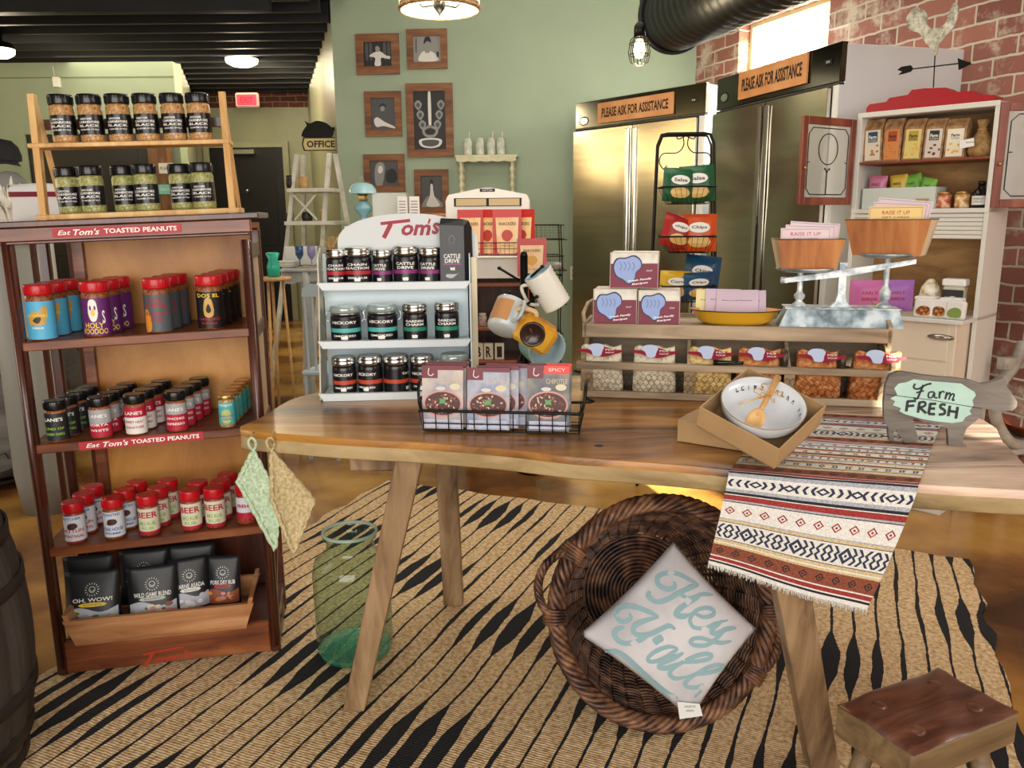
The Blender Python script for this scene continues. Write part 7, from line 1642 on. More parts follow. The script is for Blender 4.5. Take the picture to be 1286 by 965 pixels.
# second shelf items
x0,z0=hz(1082,258,.03); x1,_=hz(1173,258,.03); zq=hz(1120,236,.03)[1]
MTW=mat('mint_white','#cdd6cc',.5)
t=thing('candy_bin','pale mint wooden bin of candy bags on the lower cabinet shelf','bin',HM@Matrix.Translation((x0,.03,zs2+.0006)))
w=x1-x0; h=zq-zs2; mb=MB(); mb.box(0,0,0,w,.006,h,MTW,b=.001); mb.build('front_board',t)
for q in ((0,.006,.006,.14),(w-.006,.006,w,.14)): MB().box(q[0],q[1],0,q[2],q[3],h,MTW).build('end_board',t)
MB().box(0,.14,0,w,.146,h,MTW).build('back_board',t); MB().box(.006,.006,0,w-.006,.14,.004,MTW).build('bin_base',t)
CAND={'pink':mat('candy_pink','#cf7a9c',.35),'yellow':mat('candy_yellow','#cfae3c',.35),'green':mat('candy_green','#6fae3c',.35)}
for px,c_,y,w_,lb,rz,tx in ((1098,'pink',.055,.066,'pink candy bag at the left of the mint bin',3,'EARLY'),(1127,'yellow',.05,.062,'yellow candy bag in the middle of the mint bin',-4,'BIRDS'),(1147,'green',.06,.066,'tall green candy bag in the mint bin',-12,'TART'),(1160,'green',.035,.05,'small green candy bag tipped at the right of the mint bin',12,'TART')):
    x,_=hz(px,240,y); chip(lb,'candy bags in the mint bin',HM@Matrix.Translation((x,y*1.3+.012,zs2+.05))@Matrix.Scale(1.38,4)@Matrix.Rotation(math.radians(rz),4,'Y'),w_,.085 if px!=1160 else .07,CAND[c_],CAND[c_],tx,INK,name='candy_bag')
x,_=hz(1158,256,.02); o=MB().box(-.022,0,0,.022,.003,.03,mat('small_sign','#b09468',.6)).text('TREAT',INK,.03,.01,front(-.0006),cy=.015).build('small_sign'); o.matrix_world=HM@Matrix.Translation((x,.016,zs2+.006))@Matrix.Scale(1.38,4); tag(o,'tiny tan placard leaning on the mint bin','placard')
for px,lb in ((1183,'left amber jar of pink sweets on the lower cabinet shelf'),(1206,'right amber jar of pale sweets on the lower cabinet shelf')):
    x,_=hz(px,256,.06); t=thing('candy_jar',lb,'jar',HM@Matrix.Translation((x,.08,zs2+.0006))@Matrix.Scale(1.38,4),'candy jars on the lower cabinet shelf'); c_=noisy('sweets_'+('a' if px<1200 else 'b'),['#8a3a22','#d87a5c','#f0c8a8'] if px<1200 else ['#8a5a30','#d8a868','#f0dcb8'],60,.3,bump=.5)
    MB().lathe([(.021,0),(.024,.003),(.024,.042),(.020,.048)],c_,20).build('jar_body',t); MB().lathe([(.021,.048),(.023,.049),(.023,.056),(.0,.057)],GLID,20).build('lid',t)
x,_=hz(1229,256,.06); t=thing('syrup_bottle','dark glass bottle with white label at the right of the lower cabinet shelf','bottle',HM@Matrix.Translation((x,.08,zs2+.0006))@Matrix.Scale(1.38,4))
MB().lathe([(.022,0),(.026,.004),(.026,.05),(.012,.066),(.010,.078)],mat('dark_glass','#1d1512',.1),20).build('bottle_body',t); MB().lathe([(.012,.078),(.012,.088),(0,.089)],BLKP,14).build('cap',t)
mb=MB(); mb.sleeve(.0265,.01,.04,WHL,-1.3,1.3); mb.text('MAPLE',INK,.03,.007,cyl(.027),cy=.03); mb.text('SYRUP',INK,.026,.006,cyl(.027),cy=.02); mb.build('paper_label',t)
# counter goods
GT='white lidded tubs on the cabinet counter'
def hx_at(px,y,py=390): return hz(px,py,y)[0]
def tub(px,y,z,label,band,w=.05,h=.052):
    t=thing('food_tub',label,'tub',HM@Matrix.Translation((hx_at(px,y),y,z))@Matrix.Scale(1.38,4),GT)
    MB().box(-w/2*.92,-.022,0,w/2*.92,.022,h*.8,mat('tub_clear','#c9c2b0',.3),b=.006).build('tub_body',t)
    MB().box(-w/2,-.025,h*.8,w/2,.025,h,mat('tub_lid','#efeeea',.4),b=.004).build('lid',t)
    mb=MB(); mb.flat([(-w*.46,h*.1),(w*.46,h*.1),(w*.46,h*.7),(-w*.46,h*.7)],band,front(-.0228)); mb.flat([(w*.28*math.cos(k*PI/9),h*.36+w*.28*math.sin(k*PI/9)) for k in range(18)],WHL,front(-.0234)); mb.text('Pecan',INK,w*.3,h*.1,front(-.024),cy=h*.36); mb.build('round_label',t)
    return t
NUT=[noisy('nuts',['#4a2412','#8a4a24','#d8964a'],90,.4,bump=.6),mat('lab_green','#7f9a4a',.5),mat('lab_dark','#2c2a28',.5)]
zt_=zc_+.0006
for i,(px,lb,r_) in enumerate(((1160,'left white pouch with nut picture at the front of the counter',4),(1179,'middle white pouch with nut picture at the front of the counter',0),(1200,'right white pouch beside the nut pictures on the counter',-4))):
    y=-.16+.01*(i%2); w=.062; h=.062; t=thing('nut_pouch',lb,'pouch',HM@Matrix.Translation((hx_at(px,y),y,zt_))@Matrix.Scale(1.38,4)@Matrix.Rotation(math.radians(r_),4,'Z')@Matrix.Rotation(math.radians(-8),4,'X'),'nut pouches on the cabinet counter')
    MB().box(-w/2,-.012,0,w/2,.012,h,WHL,b=.006).build('pouch_body',t); mb=MB(); mb.flat(smooth([(-w*.3,.008),(w*.3,.006),(w*.32,h*.5),(0,h*.62),(-w*.32,h*.45)],3,True),NUT[0] if i<2 else NUT[1],front(-.0128)); mb.build('nut_picture',t)
tub(1163,-.06,zt_,'left white lidded tub with green label behind the nut pouches',NUT[1],.07,.065)
tub(1195,-.06,zt_,'right white lidded tub with dark label behind the nut pouches',NUT[2],.07,.065)
tub(1197,.035,zt_+.0,'tall dark labelled white tub at the rear of the counter',NUT[2],.075,.125)
t=thing('pretzel_bag','clear gathered bag of pretzels at the rear left of the tubs','bag',HM@Matrix.Translation((hx_at(1166,.05),.05,zt_))@Matrix.Scale(1.38,4)); MB().lathe([(0,0),(.034,.002),(.038,.05),(.03,.09),(.014,.115),(.006,.12)],noisy('pretzel_fill',['#b08a5c','#e4d8c4','#f2ece0'],40,.3,bump=.5),18).build('bag_body',t); MB().box(-.026,-.041,.03,.02,-.038,.06,mat('tag_amber','#c98a34',.5)).build('paper_label',t)
# purple candy bags and tray by the scale, standing on the counter extension
PUR=mat('candy_purple','#a068b8',.4); PNK2=mat('candy_magenta','#c76aa8',.4)
WL=thing('side_shelf','narrow white work shelf behind the scale holding the purple bags','shelf',fr((1.36,3.62,0),-10))
ws=PY(1095,392,3.62).z
MB().box(-.06,0,ws-.02,.22,.2,ws,HW).build('shelf_top',WL)
for x,y in ((-.05,.01),(.2,.01),(-.05,.18),(.2,.18)): MB().box(x,y,0,x+.02,y+.02,ws-.02,HW).build('leg',WL)
for px,c_,lb,y in ((1088,PNK2,'magenta pouch lettered early birds behind the scale',.05),(1122,PUR,'purple pouch lettered early birds at the right behind the scale',.08)):
    P_=PY(px,391,3.7); x,_=on(WL.matrix_world,px,391,y); t=chip(lb,'early birds pouches behind the scale',WL.matrix_world@Matrix.Translation((x,y,ws+.001)),.155,.14,c_,c_,'EARLY',RINK,name='candy_pouch')
# ================================================================= WHITE STOVE, SCALE AND RED POUCHES (left middle)
YS_=4.75; SV=fr((PY(592,400,YS_).x,YS_,0),0); ew=PY(668,400,YS_).x-PY(592,400,YS_).x
def sv(px,py,y=0): return on(SV,px,py,y)
EN=noisy('white_enamel',['#d9d6cc','#e8e6de'],3,.25,bump=.0)
t=thing('enamel_cabinet','white enamel topped cabinet with open dark shelves behind the mug tree','cabinet',SV)
zt1_=sv(640,322)[1]; zt2=sv(640,350)[1]; zsh=sv(620,412)[1]
mb=MB(); mb.box(-.06,0,zt1_-.012,ew+.0,.42,zt1_,EN,b=.004); mb.build('counter_top',t)
mb=MB(); mb.box(-.05,.01,zt2,ew-.01,.4,zt1_-.012,EN,b=.003); mb.build('apron',t)
mb=MB(); mb.box(-.05,.39,0,ew-.01,.40,zt2,DARKW,b=0); mb.build('back_panel',t)
for x in (-.05,ew-.03): MB().box(x,.01,0,x+.02,.39,zt2,HSH).build('side_panel',t)
for z in (zsh,zsh-.3): MB().box(-.03,.02,z-.018,ew-.03,.39,z,HSH).build('shelf',t)
MB().box(-.03,.02,sv(600,358)[1]-.012,ew-.03,.03,sv(600,356)[1],HSH).build('rail',t)
for i,(px,lb) in enumerate(((606,'small striped jar on the left of the dark shelf'),(622,'small striped jar in the middle of the dark shelf'),(641,'pink and white jar at the right of the dark shelf'))):
    x,_=sv(px,410,.1); t=thing('small_jar',lb,'jar',SV@Matrix.Translation((x,.1,zsh+.0006)),'small jars on the dark shelf'); MB().lathe([(.025,0),(.027,.004),(.027,.055),(.02,.062)],noisy('jar_mix',['#7c7468','#c9c0ae','#a87a6c'],50,.4,bump=.2),16).build('jar_body',t); MB().lathe([(.02,.062),(.022,.063),(.022,.076),(0,.077)],EN,16).build('lid',t)
for i,(ch,px) in enumerate((('B',600),('R',613),('I',627))):
    x,_=sv(px,452,-.06); z=sv(px,455,-.06)[1]; o=MB().box(-.028,0,0,.028,.03,.10,mat('block_cream','#d8ceb4',.6),b=.003).text(ch,INK,.03,.066,front(-.0008),cy=.048,bold=.03).build('letter_block'); o.matrix_world=SV@Matrix.Translation((x,.03,zsh-.3+.0006)) if False else SV@Matrix.Translation((x,.05,sv(px,452,.05)[1]))
    tag(o,f'cream wooden block with black letter {ch} behind the mug tree','letter block','cream letter blocks')
zblk=min(o.matrix_world.translation.z for o in bpy.data.objects if o.name.startswith('letter_block'))
MB().box(-.03,.02,zblk-.018,ew-.03,.39,zblk-.0006,HSH).build('shelf',bpy.data.objects['enamel_cabinet'])
# vintage white scale
sM=SV@Matrix.Translation((0,.22,zt1_+.0008)); xa,_=on(sM,562,300); xb,_=on(sM,664,300); zz=on(sM,610,236)[1]; w=xb-xa
t=thing('vintage_scale','vintage white enamel counter scale with black lettered badge and slot window','scale',sM)
R=[(xa,.0),(xb,.0),(xb,zz*.80)]+[(xb-w*.5+w*.5*math.cos(k*PI/16),zz*.80+zz*.2*math.sin(k*PI/16)**.7) for k in range(1,16)]+[(xa,zz*.80)]
xm=(xa+xb)/2
R=[(xa,0),(xb,0),(xb,zz*.82),(xb-.012,zz*.9),(xm+.06,zz*.985),(xm+.02,zz),(xm-.02,zz),(xm-.06,zz*.985),(xa+.012,zz*.9),(xa,zz*.82)]
mb=MB(); mb.prism(R,0,.15,EN); mb.prism([(a*.0+ (a-xm)*1.03+xm,b*.98) for a,b in R],.012,.14,EN); mb.build('scale_housing',t)
a=on(sM,570,250,-.002); b=on(sM,655,258,-.002)
mb=MB(); mb.box(a[0],-.004,b[1]-.004,b[0],-.0,a[1]+.004,BLK,b=.001); mb.box(a[0]+.012,-.005,b[1],xm-.008,-.0035,a[1],mat('scale_dial','#c4ad78',.4),b=0); mb.box(xm+.008,-.005,b[1],b[0]-.012,-.0035,a[1],mat('scale_dial'),b=0); mb.build('dial_window',t)
mb=MB(); c=on(sM,612,239,-.002); mb.flat([(c[0]-.045,c[1]-.009),(c[0]+.045,c[1]-.009),(c[0]+.045,c[1]+.009),(c[0]-.045,c[1]+.009)],INK,front(-.001)); mb.text('DAYTON',SUNW,.06,.011,front(-.0018),cx=c[0],cy=c[1]); mb.build('badge',t)
# wire basket with red pouches
wbM=SV@Matrix.Translation((0,.06,zt1_+.0008)); xa,_=on(wbM,588,300,0); xb,_=on(wbM,668,300,0); 
t=thing('wire_basket','dark wire basket of red pouches in front of the vintage white scale','basket',wbM)
mb=MB(); 
for z in (.004,.04,.075): mb.tube([(xa,0,z),(xb,0,z),(xb,.12,z),(xa,.12,z)],.0025 if z==.075 else .0014,BLK,5,closed=True)
for k in range(15): x=xa+(xb-xa)*k/14; mb.tube([(x,0,.075),(x,0,.004),(x,.12,.004),(x,.12,.075)],.0012,BLK,4)
mb.build('wire_mesh',t)
RPM=mat('pouch_scarlet','#c4241a',.35); RPC=noisy('pouch_peach',['#e09a5c','#f0c890','#f6dcb0'],6,.35,bump=0)
def rpouch(label,M,w,h,fruit,grp='red and peach pouches by the white scale'):
    t=thing('snack_pouch',label,'pouch',M,grp)
    mb=MB(); mb.prism([(-.018,0),(.018,0),(.003,h),(-.003,h)],-w/2,w/2,RPM,axis='x'); mb.build('pouch_body',t)
    X=lambda p:(p[0],-.0186+.0151*(p[1]/h)-.0012-(p[2] if len(p)>2 else 0),p[1]); mb=MB()
    mb.flat([(-w*.34,h*.02),(w*.34,h*.02),(w*.40,h*.82),(-w*.40,h*.82)],RPC,X); X2=lambda p:(p[0],X(p)[1]-.0008,p[1])
    mb.flat(smooth([(.2*w*math.cos(e),h*.42+.13*h*math.sin(e)) for e in (0,1,2,3,4,5)],3,True),fruit,X2); mb.text('SNACKERS',mat('pouch_brown','#6a3a1c',.5),w*.6,h*.07,X2,cy=h*.68,bold=.02); mb.text('fruit snack',mat('pouch_brown'),w*.4,h*.04,X2,cy=h*.2); mb.build('print',t)
FR1=mat('fruit_red','#c23a2c',.4); FR2=mat('fruit_gold','#d9a02c',.4)
s_=4.8/F_PX
for px,fm,y,lb,rz in ((591,FR2,.05,'red and peach pouch at the left of the wire basket',8),(613,FR1,.07,'red pouch second from the left in the wire basket',-14),(637,FR1,.04,'broad red and peach pouch in the middle of the wire basket',0),(656,FR1,.06,'red pouch at the right of the wire basket',-18)):
    x,_=on(wbM,px,300,y); rpouch(lb,wbM@Matrix.Translation((x,y,.006))@Matrix.Rotation(math.radians(rz),4,'Z'),(32 if px!=637 else 36)*s_,.26,fm)
# front red pouch standing on a wire stand right of the cabinet
BWM=fr((PY(690,400,5.2).x,5.2,0),0)
t=thing('wire_shelf','black wire mesh shelf unit against the green wall right of the white scale','wire shelf',BWM)
def bwp(px,py,y=0): return on(BWM,px,py,y)
xa=bwp(664,300)[0]; xb=bwp(708,300)[0]; ztop_=bwp(690,283)[1]
mb=MB()
for x in (xa,xb-.02): 
    for y in (0,.25): mb.tube(smooth([(x,y,.006),(x+.006,y,.4),(x,y,.8),(x+.012,y,1.1),(x,y,ztop_)],3),.004,BLK,6)
mb.build('uprights',t)
for py in (283,322,365,420):
    z=bwp(690,py)[1]; mb=MB(); mb.tube([(xa,0,z),(xb,0,z),(xb-.02,.25,z),(xa,.25,z)],.0035,BLK,5,closed=True)
    zb_=z-.09 if py!=420 else z-.05
    mb.tube([(xa,0,zb_),(xb+.02,0,zb_),(xb,.25,zb_),(xa,.25,zb_)],.003,BLK,5,closed=True)
    for k in range(9): x=xa+(xb-xa)*k/8; mb.tube([(x,0,z),(x,0,zb_),(x,.25,zb_),(x,.25,z)],.001,BLK,4)
    for k in range(1,5): mb.tube([(xa,.25,z-.09*k/5),(xb,.25,z-.09*k/5)],.001,BLK,4); mb.tube([(xa,.25*k/5,zb_),(xb,.25*k/5,zb_)],.001,BLK,4)
    mb.build('wire_tray',t)
z=bwp(690,322)[1]-.09; x,_=bwp(695,320,.08)
o=MB().lathe([(0,0),(.05,.002),(.058,.03),(.05,.045),(0,.05)],noisy('plastic_pack',['#8a8c86','#c4c6c0'],50,.2,bump=.5),16).build('plastic_pack'); o.matrix_world=BWM@Matrix.Translation((x,.09,z+.001)); tag(o,'clear plastic pack on the second tray of the black wire shelf','pack')
sM2=SV@Matrix.Translation((0,-.02,zt1_+.0008)); x,_=on(sM2,667,320,0)
PSt=thing('wooden_pedestal','small dark pedestal in front of the white cabinet holding one red pouch','pedestal',fr((PY(668,350,4.5).x,4.5,0)))
zp=PY(668,347,4.5).z; mb=MB(); mb.lathe([(0,0),(.09,0),(.09,.02),(.02,.04),(.015,zp-.03),(.05,zp-.012),(.05,zp-.001),(0,zp-.001)],BLK,20); mb.build('pedestal_body',PSt)
rpouch('separate red and peach pouch in front, above the ribbed mug',PSt.matrix_world@Matrix.Translation((0,0,zp)),.16,.205,FR2)
# ================================================================= CREAM WALL SHELF WITH BOTTLES
x0,z0=on(bw,573,198,-.2); x1,_=on(bw,648,198,-.2); zb_=on(bw,610,240,-.2)[1]; CS=bw@Matrix.Translation((x0,-.2,0)); w=x1-x0
IVO=noisy('ivory_paint',['#c9c49c','#dcd8b8'],12,.6,bump=.3)
t=thing('wall_shelf','small ivory shelf with scalloped rail and turned legs against the green wall','shelf',CS)
mb=MB(); mb.box(-.01,0,z0,w+.01,.19,z0+.02,IVO); 
sc=[(0,z0)]+[(w*k/40,z0-.028-.010*abs(math.sin(k*PI/8))) for k in range(41)]+[(w,z0)]; mb.prism(sc,.0,.012,IVO); mb.build('shelf_top',t)
for x in (.035,w-.035):
    for y in (.03,.16):
        mb=MB(); mb.lathe([(.018,zb_-.12),(.02,zb_-.1)]+[(.016+.006*math.sin(k*1.5),zb_-.1+(z0-.03-zb_+.1)*k/22) for k in range(23)]+[(.02,z0-.028)],IVO,14,c=(x,y)); mb.build('leg',t)
mb=MB(); mb.box(-.0,.0,zb_-.14,w,.19,zb_-.12,IVO); mb.build('lower_shelf',t)
mb=MB(); mb.box(.02,.12,zb_-1.4,w-.02,.19,zb_-.14,IVO); mb.build('support_panel',t)
MILK=noisy('bottle_frost',['#aeb5a8','#dcdccb'],30,.2,bump=.1)
for px,lb in ((588,'clear bottle with stirrer, leftmost on the ivory shelf'),(603,'clear bottle second on the ivory shelf'),(617,'clear bottle third on the ivory shelf'),(629,'clear bottle with stirrer, rightmost on the ivory shelf')):
    x,_=on(CS,px,195,.08); t=thing('glass_bottle',lb,'bottle',CS@Matrix.Translation((x,.08,z0+.0206))@Matrix.Scale(1.3,4),'clear bottles on the ivory wall shelf'); MB().lathe([(0,0),(.026,0),(.028,.01),(.028,.085),(.022,.1),(.024,.108),(.02,.11)],MILK,18).build('bottle_body',t)
    if px!=603: MB().tube([(.005,0,.05),(.012,0,.15)],.004,IVO,6).build('stirrer',t)
x,_=on(CS,617,236,.1); o=MB().lathe([(0,0),(.03,0),(.03,.11),(.024,.125),(0,.13)],mat('amber_brown','#5c3a1c',.25),18).build('amber_bottle'); o.matrix_world=CS@Matrix.Translation((x,.1,zb_-.1195)); tag(o,'amber brown bottle under the ivory shelf top','bottle')
for px,lb in ((590,'clear glass on the lower left of the ivory shelf'),(603,'clear glass beside the amber bottle on the ivory shelf')):
    x,_=on(CS,px,236,.07); o=MB().lathe([(0,.002),(.024,0),(.03,.08),(.0285,.08),(.023,.004),(0,.004)],CLEAR,16,cap=False).build('drinking_glass'); o.matrix_world=CS@Matrix.Translation((x,.06,zb_-.1195)); tag(o,lb,'glass','clear glasses on the ivory shelf')
# ================================================================= LEFT MIDDLE: display table with blue lamp
DT=fr((PY(440,300,5.9).x,5.9,0),0); tz_=on(DT,470,284)[1]
t=thing('display_stand','tall pale stand against the green wall behind the counter rack','stand',DT); dw=on(DT,565,290)[0]
MB().box(-.04,0,tz_-.03,dw,.42,tz_,EN).build('stand_top',t)
for x in (-.03,dw-.04):
    for y in (.01,.38): MB().box(x,y,0,x+.03,y+.03,tz_-.03,EN).build('leg',t)
def dts(px,y): return on(DT,px,280,y)[0]
lM=DT@Matrix.Translation((dts(457,.15),.15,tz_+.0006))@Matrix.Scale(1.2,4); LB=mat('lamp_blue','#9cc4cc',.2); LBG=mat('lamp_blue_font','#7fb0c0',.15)
t=thing('oil_lamp','pale blue glass oil lamp with dome shade on the stand by the corner','lamp',lM)
MB().lathe([(0,0),(.05,0),(.05,.012),(.02,.03),(.018,.06),(.05,.09),(.055,.11),(.03,.14),(.02,.15)],LBG,24).build('lamp_font',t)
MB().lathe([(.028,.15),(.03,.16),(.022,.17),(.035,.19)],GLID,18).build('burner',t)
MB().lathe([(.085,.19),(.082,.215),(.06,.245),(.03,.255)],LB,28,cap=False).build('lamp_shade',t)
MB().lathe([(.018,.17),(.024,.2),(.018,.24),(.016,.29)],CLEAR,16,cap=False).build('glass_chimney',t)
t=thing('glass_case','small clear glass display case beside the blue oil lamp','glass case',DT@Matrix.Translation((dts(470,.15),.1,tz_+.0006))); cw=dts(512,.15)-dts(470,.15); ch=.23
for q in ((0,0,cw,.003),(0,.15,cw,.153),(0,0,.003,.153),(cw-.003,0,cw,.153)): MB().box(q[0],q[1],0,q[2],q[3],ch,GLD_,b=0).build('glass_side',t)
MB().box(0,0,ch,cw,.153,ch+.003,GLD_,b=0).build('glass_top',t)
o=MB().lathe([(0,0),(.03,0),(.05,.03),(.045,.05),(.04,.03),(0,.01)],mat('shell_cream','#cfd0bc',.5),18).build('shell_dish'); o.matrix_world=DT@Matrix.Translation((dts(487,.17),.17,tz_+.003)); tag(o,'cream scalloped dish inside the glass case','dish')
for px,lb in ((506,'white lettered booklet standing right of the glass case'),(521,'white lined booklet standing beside the wooden bowl')):
    o=MB().box(-.03,0,0,.03,.012,.17,PAPER).build('booklet'); bo=o; mb=MB()
    o.matrix_world=DT@Matrix.Translation((dts(px,.05)+.0,.05,tz_+.0006))@Matrix.Scale(1.2,4); tag(o,lb,'booklet','booklets standing by the glass case')
    mb=MB(); 
    for k in range(8): mb.flat([(-.02,.02+.017*k),(.02,.02+.017*k),(.02,.025+.017*k),(-.02,.025+.017*k)],mat('print_grey','#77787a',.6),front(-.0008))
    mb.build('printed_lines',o)
o=MB().lathe([(0,0),(.05,0),(.09,.04),(.1,.07),(.095,.07),(.08,.04),(0,.012)],wood('bowl_wood',['#7a451c','#a8682e','#c0823c'],(8,8,8),.4,.1),28,cap=False).build('wooden_bowl'); o.matrix_world=DT@Matrix.Translation((dts(545,.16),.16,tz_+.0006))@Matrix.Scale(1.2,4); tag(o,'round brown wooden bowl below the white gown picture','bowl')
# ================================================================= A-FRAME LADDER SHELF
YL=6.4; LA=fr((PY(352,420,YL).x,YL,0),-6)
def la(px,py,y=0): return on(LA,px,py,y)
t=thing('ladder_shelf','white wooden A-frame ladder shelf of small goods in front of the office door','shelf',LA)
LWW=noisy('ladder_white',['#b8b4a4','#d8d5c8'],8,.6,bump=.2)
tl=la(362,192); bl_=la(352,330); tr=la(404,190); br_=la(398,330)
def pole(a,b,ya,yb,w=.016):
    mb=MB(); A_=Vector((a[0],ya,a[1])); B_=Vector((b[0],yb,b[1])); d=(B_-A_)/(A_.z-B_.z); C_=B_+d*(B_.z-.0)
    vs=[]
    for c in (A_,Vector((C_.x,C_.y,0.0))):
        for u,v in ((-1,-1),(1,-1),(1,1),(-1,1)): vs.append((c.x+u*w,c.y+v*w,c.z))
    mb.add(vs,[(0,1,2,3),(4,5,6,7),(0,1,5,4),(1,2,6,5),(2,3,7,6),(3,0,4,7)],LWW); mb.build('rail',t)
pole(tl,bl_,.18,.1); pole(tr,br_,.18,.1); pole((tl[0]+.02,tl[1]),(bl_[0]+.04,bl_[1]),.26,.42); pole((tr[0]+.02,tr[1]),(la(425,330)[0],bl_[1]),.26,.42)
shz=[]
for py,px0,px1 in ((236,356,412),(278,353,418),(330,350,424)):
    z=la(380,py)[1]; xa=la(px0,py)[0]; xb=la(px1,py)[0]; MB().box(xa,.06,z-.03,xb,.38,z,LWW).build('ladder_step',t); shz.append((z,xa,xb))
GK='small metal goods on the ladder shelf'
DKM=noisy('dark_metal_goods',['#1c1a18','#4c463e'],20,.4,.6,bump=.2)
for i,(px,k,r,h,lb) in enumerate(((366,0,.03,.10,'dark pot on the top step of the ladder shelf'),(383,0,.04,.09,'brown canister on the top step of the ladder shelf'),(362,1,.03,.06,'small dark cup at the left of the middle step'),(385,1,.045,.07,'dark bowl in the middle of the ladder shelf'),(406,1,.03,.09,'brown jar at the right of the middle step'))):
    z,xa,xb=shz[k]; x=la(px,270,.15)[0]; o=MB().lathe([(0,0),(r*.8,0),(r,h*.4),(r*.85,h*.8),(r*.95,h),(r*.85,h),(0,h*.3)],DKM if i in (0,2,3) else KRAFT,16,cap=False).build('metal_pot'); o.matrix_world=LA@Matrix.Translation((x,.16,z+.0006)); tag(o,lb,'pot',GK)
mb=MB()
for s_ in (-1,1): mb.box(-.008,-.006,-.13,.008,.006,.13,LWW,Matrix.Translation((0,0,.105))@Matrix.Rotation(s_*.75,4,'Y'))
o=mb.build('wooden_cross'); o.matrix_world=LA@Matrix.Translation((la(384,262,.1)[0],.09,shz[1][0])); tag(o,'white crossed sticks ornament leaning on the middle ladder step','ornament')
# grey table with glassware
GTM=fr((PY(352,330,5.3).x,5.3,0),0); gz=on(GTM,390,338,.0)[1]; GPW=noisy('grey_paint',['#8e9290','#aeb2ae'],6,.5,bump=.1); gw=on(GTM,424,338)[0]
t=thing('grey_table','grey painted table with slim legs holding glasses beyond the peanut rack','table',GTM)
mb=MB(); mb.box(-.02,0,gz-.022,gw+.12,.55,gz,GPW,b=.008); mb.build('tabletop',t); mb=MB(); mb.prism([(.0,gz-.09),(.06,gz-.1),(.12,gz-.08),(gw+.05,gz-.08),(gw+.05,gz-.022),(0,gz-.022)],.02,.04,GPW); mb.build('apron',t)
for x,y in ((gw*.42,.03),(gw+.08,.03),(.02,.5),(gw+.08,.5)):
    mb=MB(); mb.lathe([(.016,0),(.02,.02),(.012,.06),(.022,gz*.5),(.028,gz-.14),(.03,gz-.022)],GPW,12,c=(x,y)); mb.build('leg',t)
def gt(px,y): return on(GTM,px,335,y)[0]
o=MB().box(-.12,0,0,.12,.02,.13,mat('tray_white','#c9cac6',.3),b=.01).build('white_tray'); o.matrix_world=GTM@Matrix.Translation((gt(380,.4),.4,gz+.0006)); tag(o,'white rectangular tray standing at the back of the grey table','tray')
for i,(px,y,c_,lb) in enumerate(((377,.12,'#35527a','blue goblet on the grey table'),(392,.12,'#8d86b0','lilac goblet on the grey table'),(405,.16,'#9a9488','smoky goblet at the right of the grey table'))):
    g=mat('goblet_%d'%i,c_,.1,alpha=.75); o=MB().lathe([(0,.0),(.026,.001),(.004,.008),(.004,.04),(.012,.05),(.026,.075),(.027,.13),(.025,.13),(.022,.075),(0,.055)],g,20,cap=False).build('goblet'); o.matrix_world=GTM@Matrix.Translation((gt(px,y),y,gz+.012)); tag(o,lb,'goblet','coloured goblets on the grey table')
o=MB().box(-.09,-.05,0,.10,.1,.011,mat('board_tan','#a08c6c',.6)).build('serving_board'); o.matrix_world=GTM@Matrix.Translation((gt(391,.12),.12,gz+.0004)); tag(o,'tan serving board under the goblets','board')
for k in range(3): o=MB().lathe([(0,0),(.05,0),(.085,.012),(.083,.014),(0,.004)],EN,24,cap=False).build('plate'); o.matrix_world=GTM@Matrix.Translation((gt(364,.2),.2,gz+.001+.014*k)); tag(o,('bottom','middle','top')[k]+' white plate in the stack at the left of the grey table','plate','white plates stacked on the grey table')
o=MB().lathe([(0,0),(.04,0),(.05,.06),(.045,.09),(.048,.09),(.03,.02),(0,.01)],DKM,16,cap=False).build('dark_vase'); o.matrix_world=GTM@Matrix.Translation((gt(415,.2),.2,gz+.0006)); tag(o,'dark pot of dried stems at the right end of the grey table','pot')
mb=MB(); rnd=random.Random(3)
for k in range(9): mb.tube([(0,0,.0),(rnd.uniform(-.03,.04),rnd.uniform(-.02,.02),.1),(rnd.uniform(-.05,.09),rnd.uniform(-.03,.03),.19)],.003,KRAFT,4)
o=mb.build('dried_stems'); o.matrix_world=GTM@Matrix.Translation((gt(415,.2),.2,gz+.012)); tag(o,'bunch of dried tan stems in the dark pot','dried stems')
# pale blue folding chair
CHM=fr((PY(395,420,4.75).x,4.75,0),-12); PB=mat('chair_blue','#b4c6d0',.4); zc1=on(CHM,395,360)[1]
t=thing('folding_chair','pale blue chair back showing left of the white counter rack','chair',CHM)
mb=MB(); mb.prism([(-.07,zc1-.06),(.09,zc1-.06),(.1,zc1-.02),(.06,zc1+.01),(-.02,zc1+.012),(-.06,zc1-.01)],0,.02,PB); mb.build('backrest',t)
for x in (-.06,-.01,.05): MB().box(x,.0,zc1-.5,x+.012,.015,zc1-.055,PB).build('back_slat',t)
MB().box(-.09,-.02,zc1-.53,.12,.34,zc1-.5,PB,b=.008).build('seat',t)
for x,y in ((-.08,-.01),(.1,-.01),(-.08,.31),(.1,.31)): MB().box(x,y,0,x+.02,y+.02,zc1-.53,PB).build('leg',t)
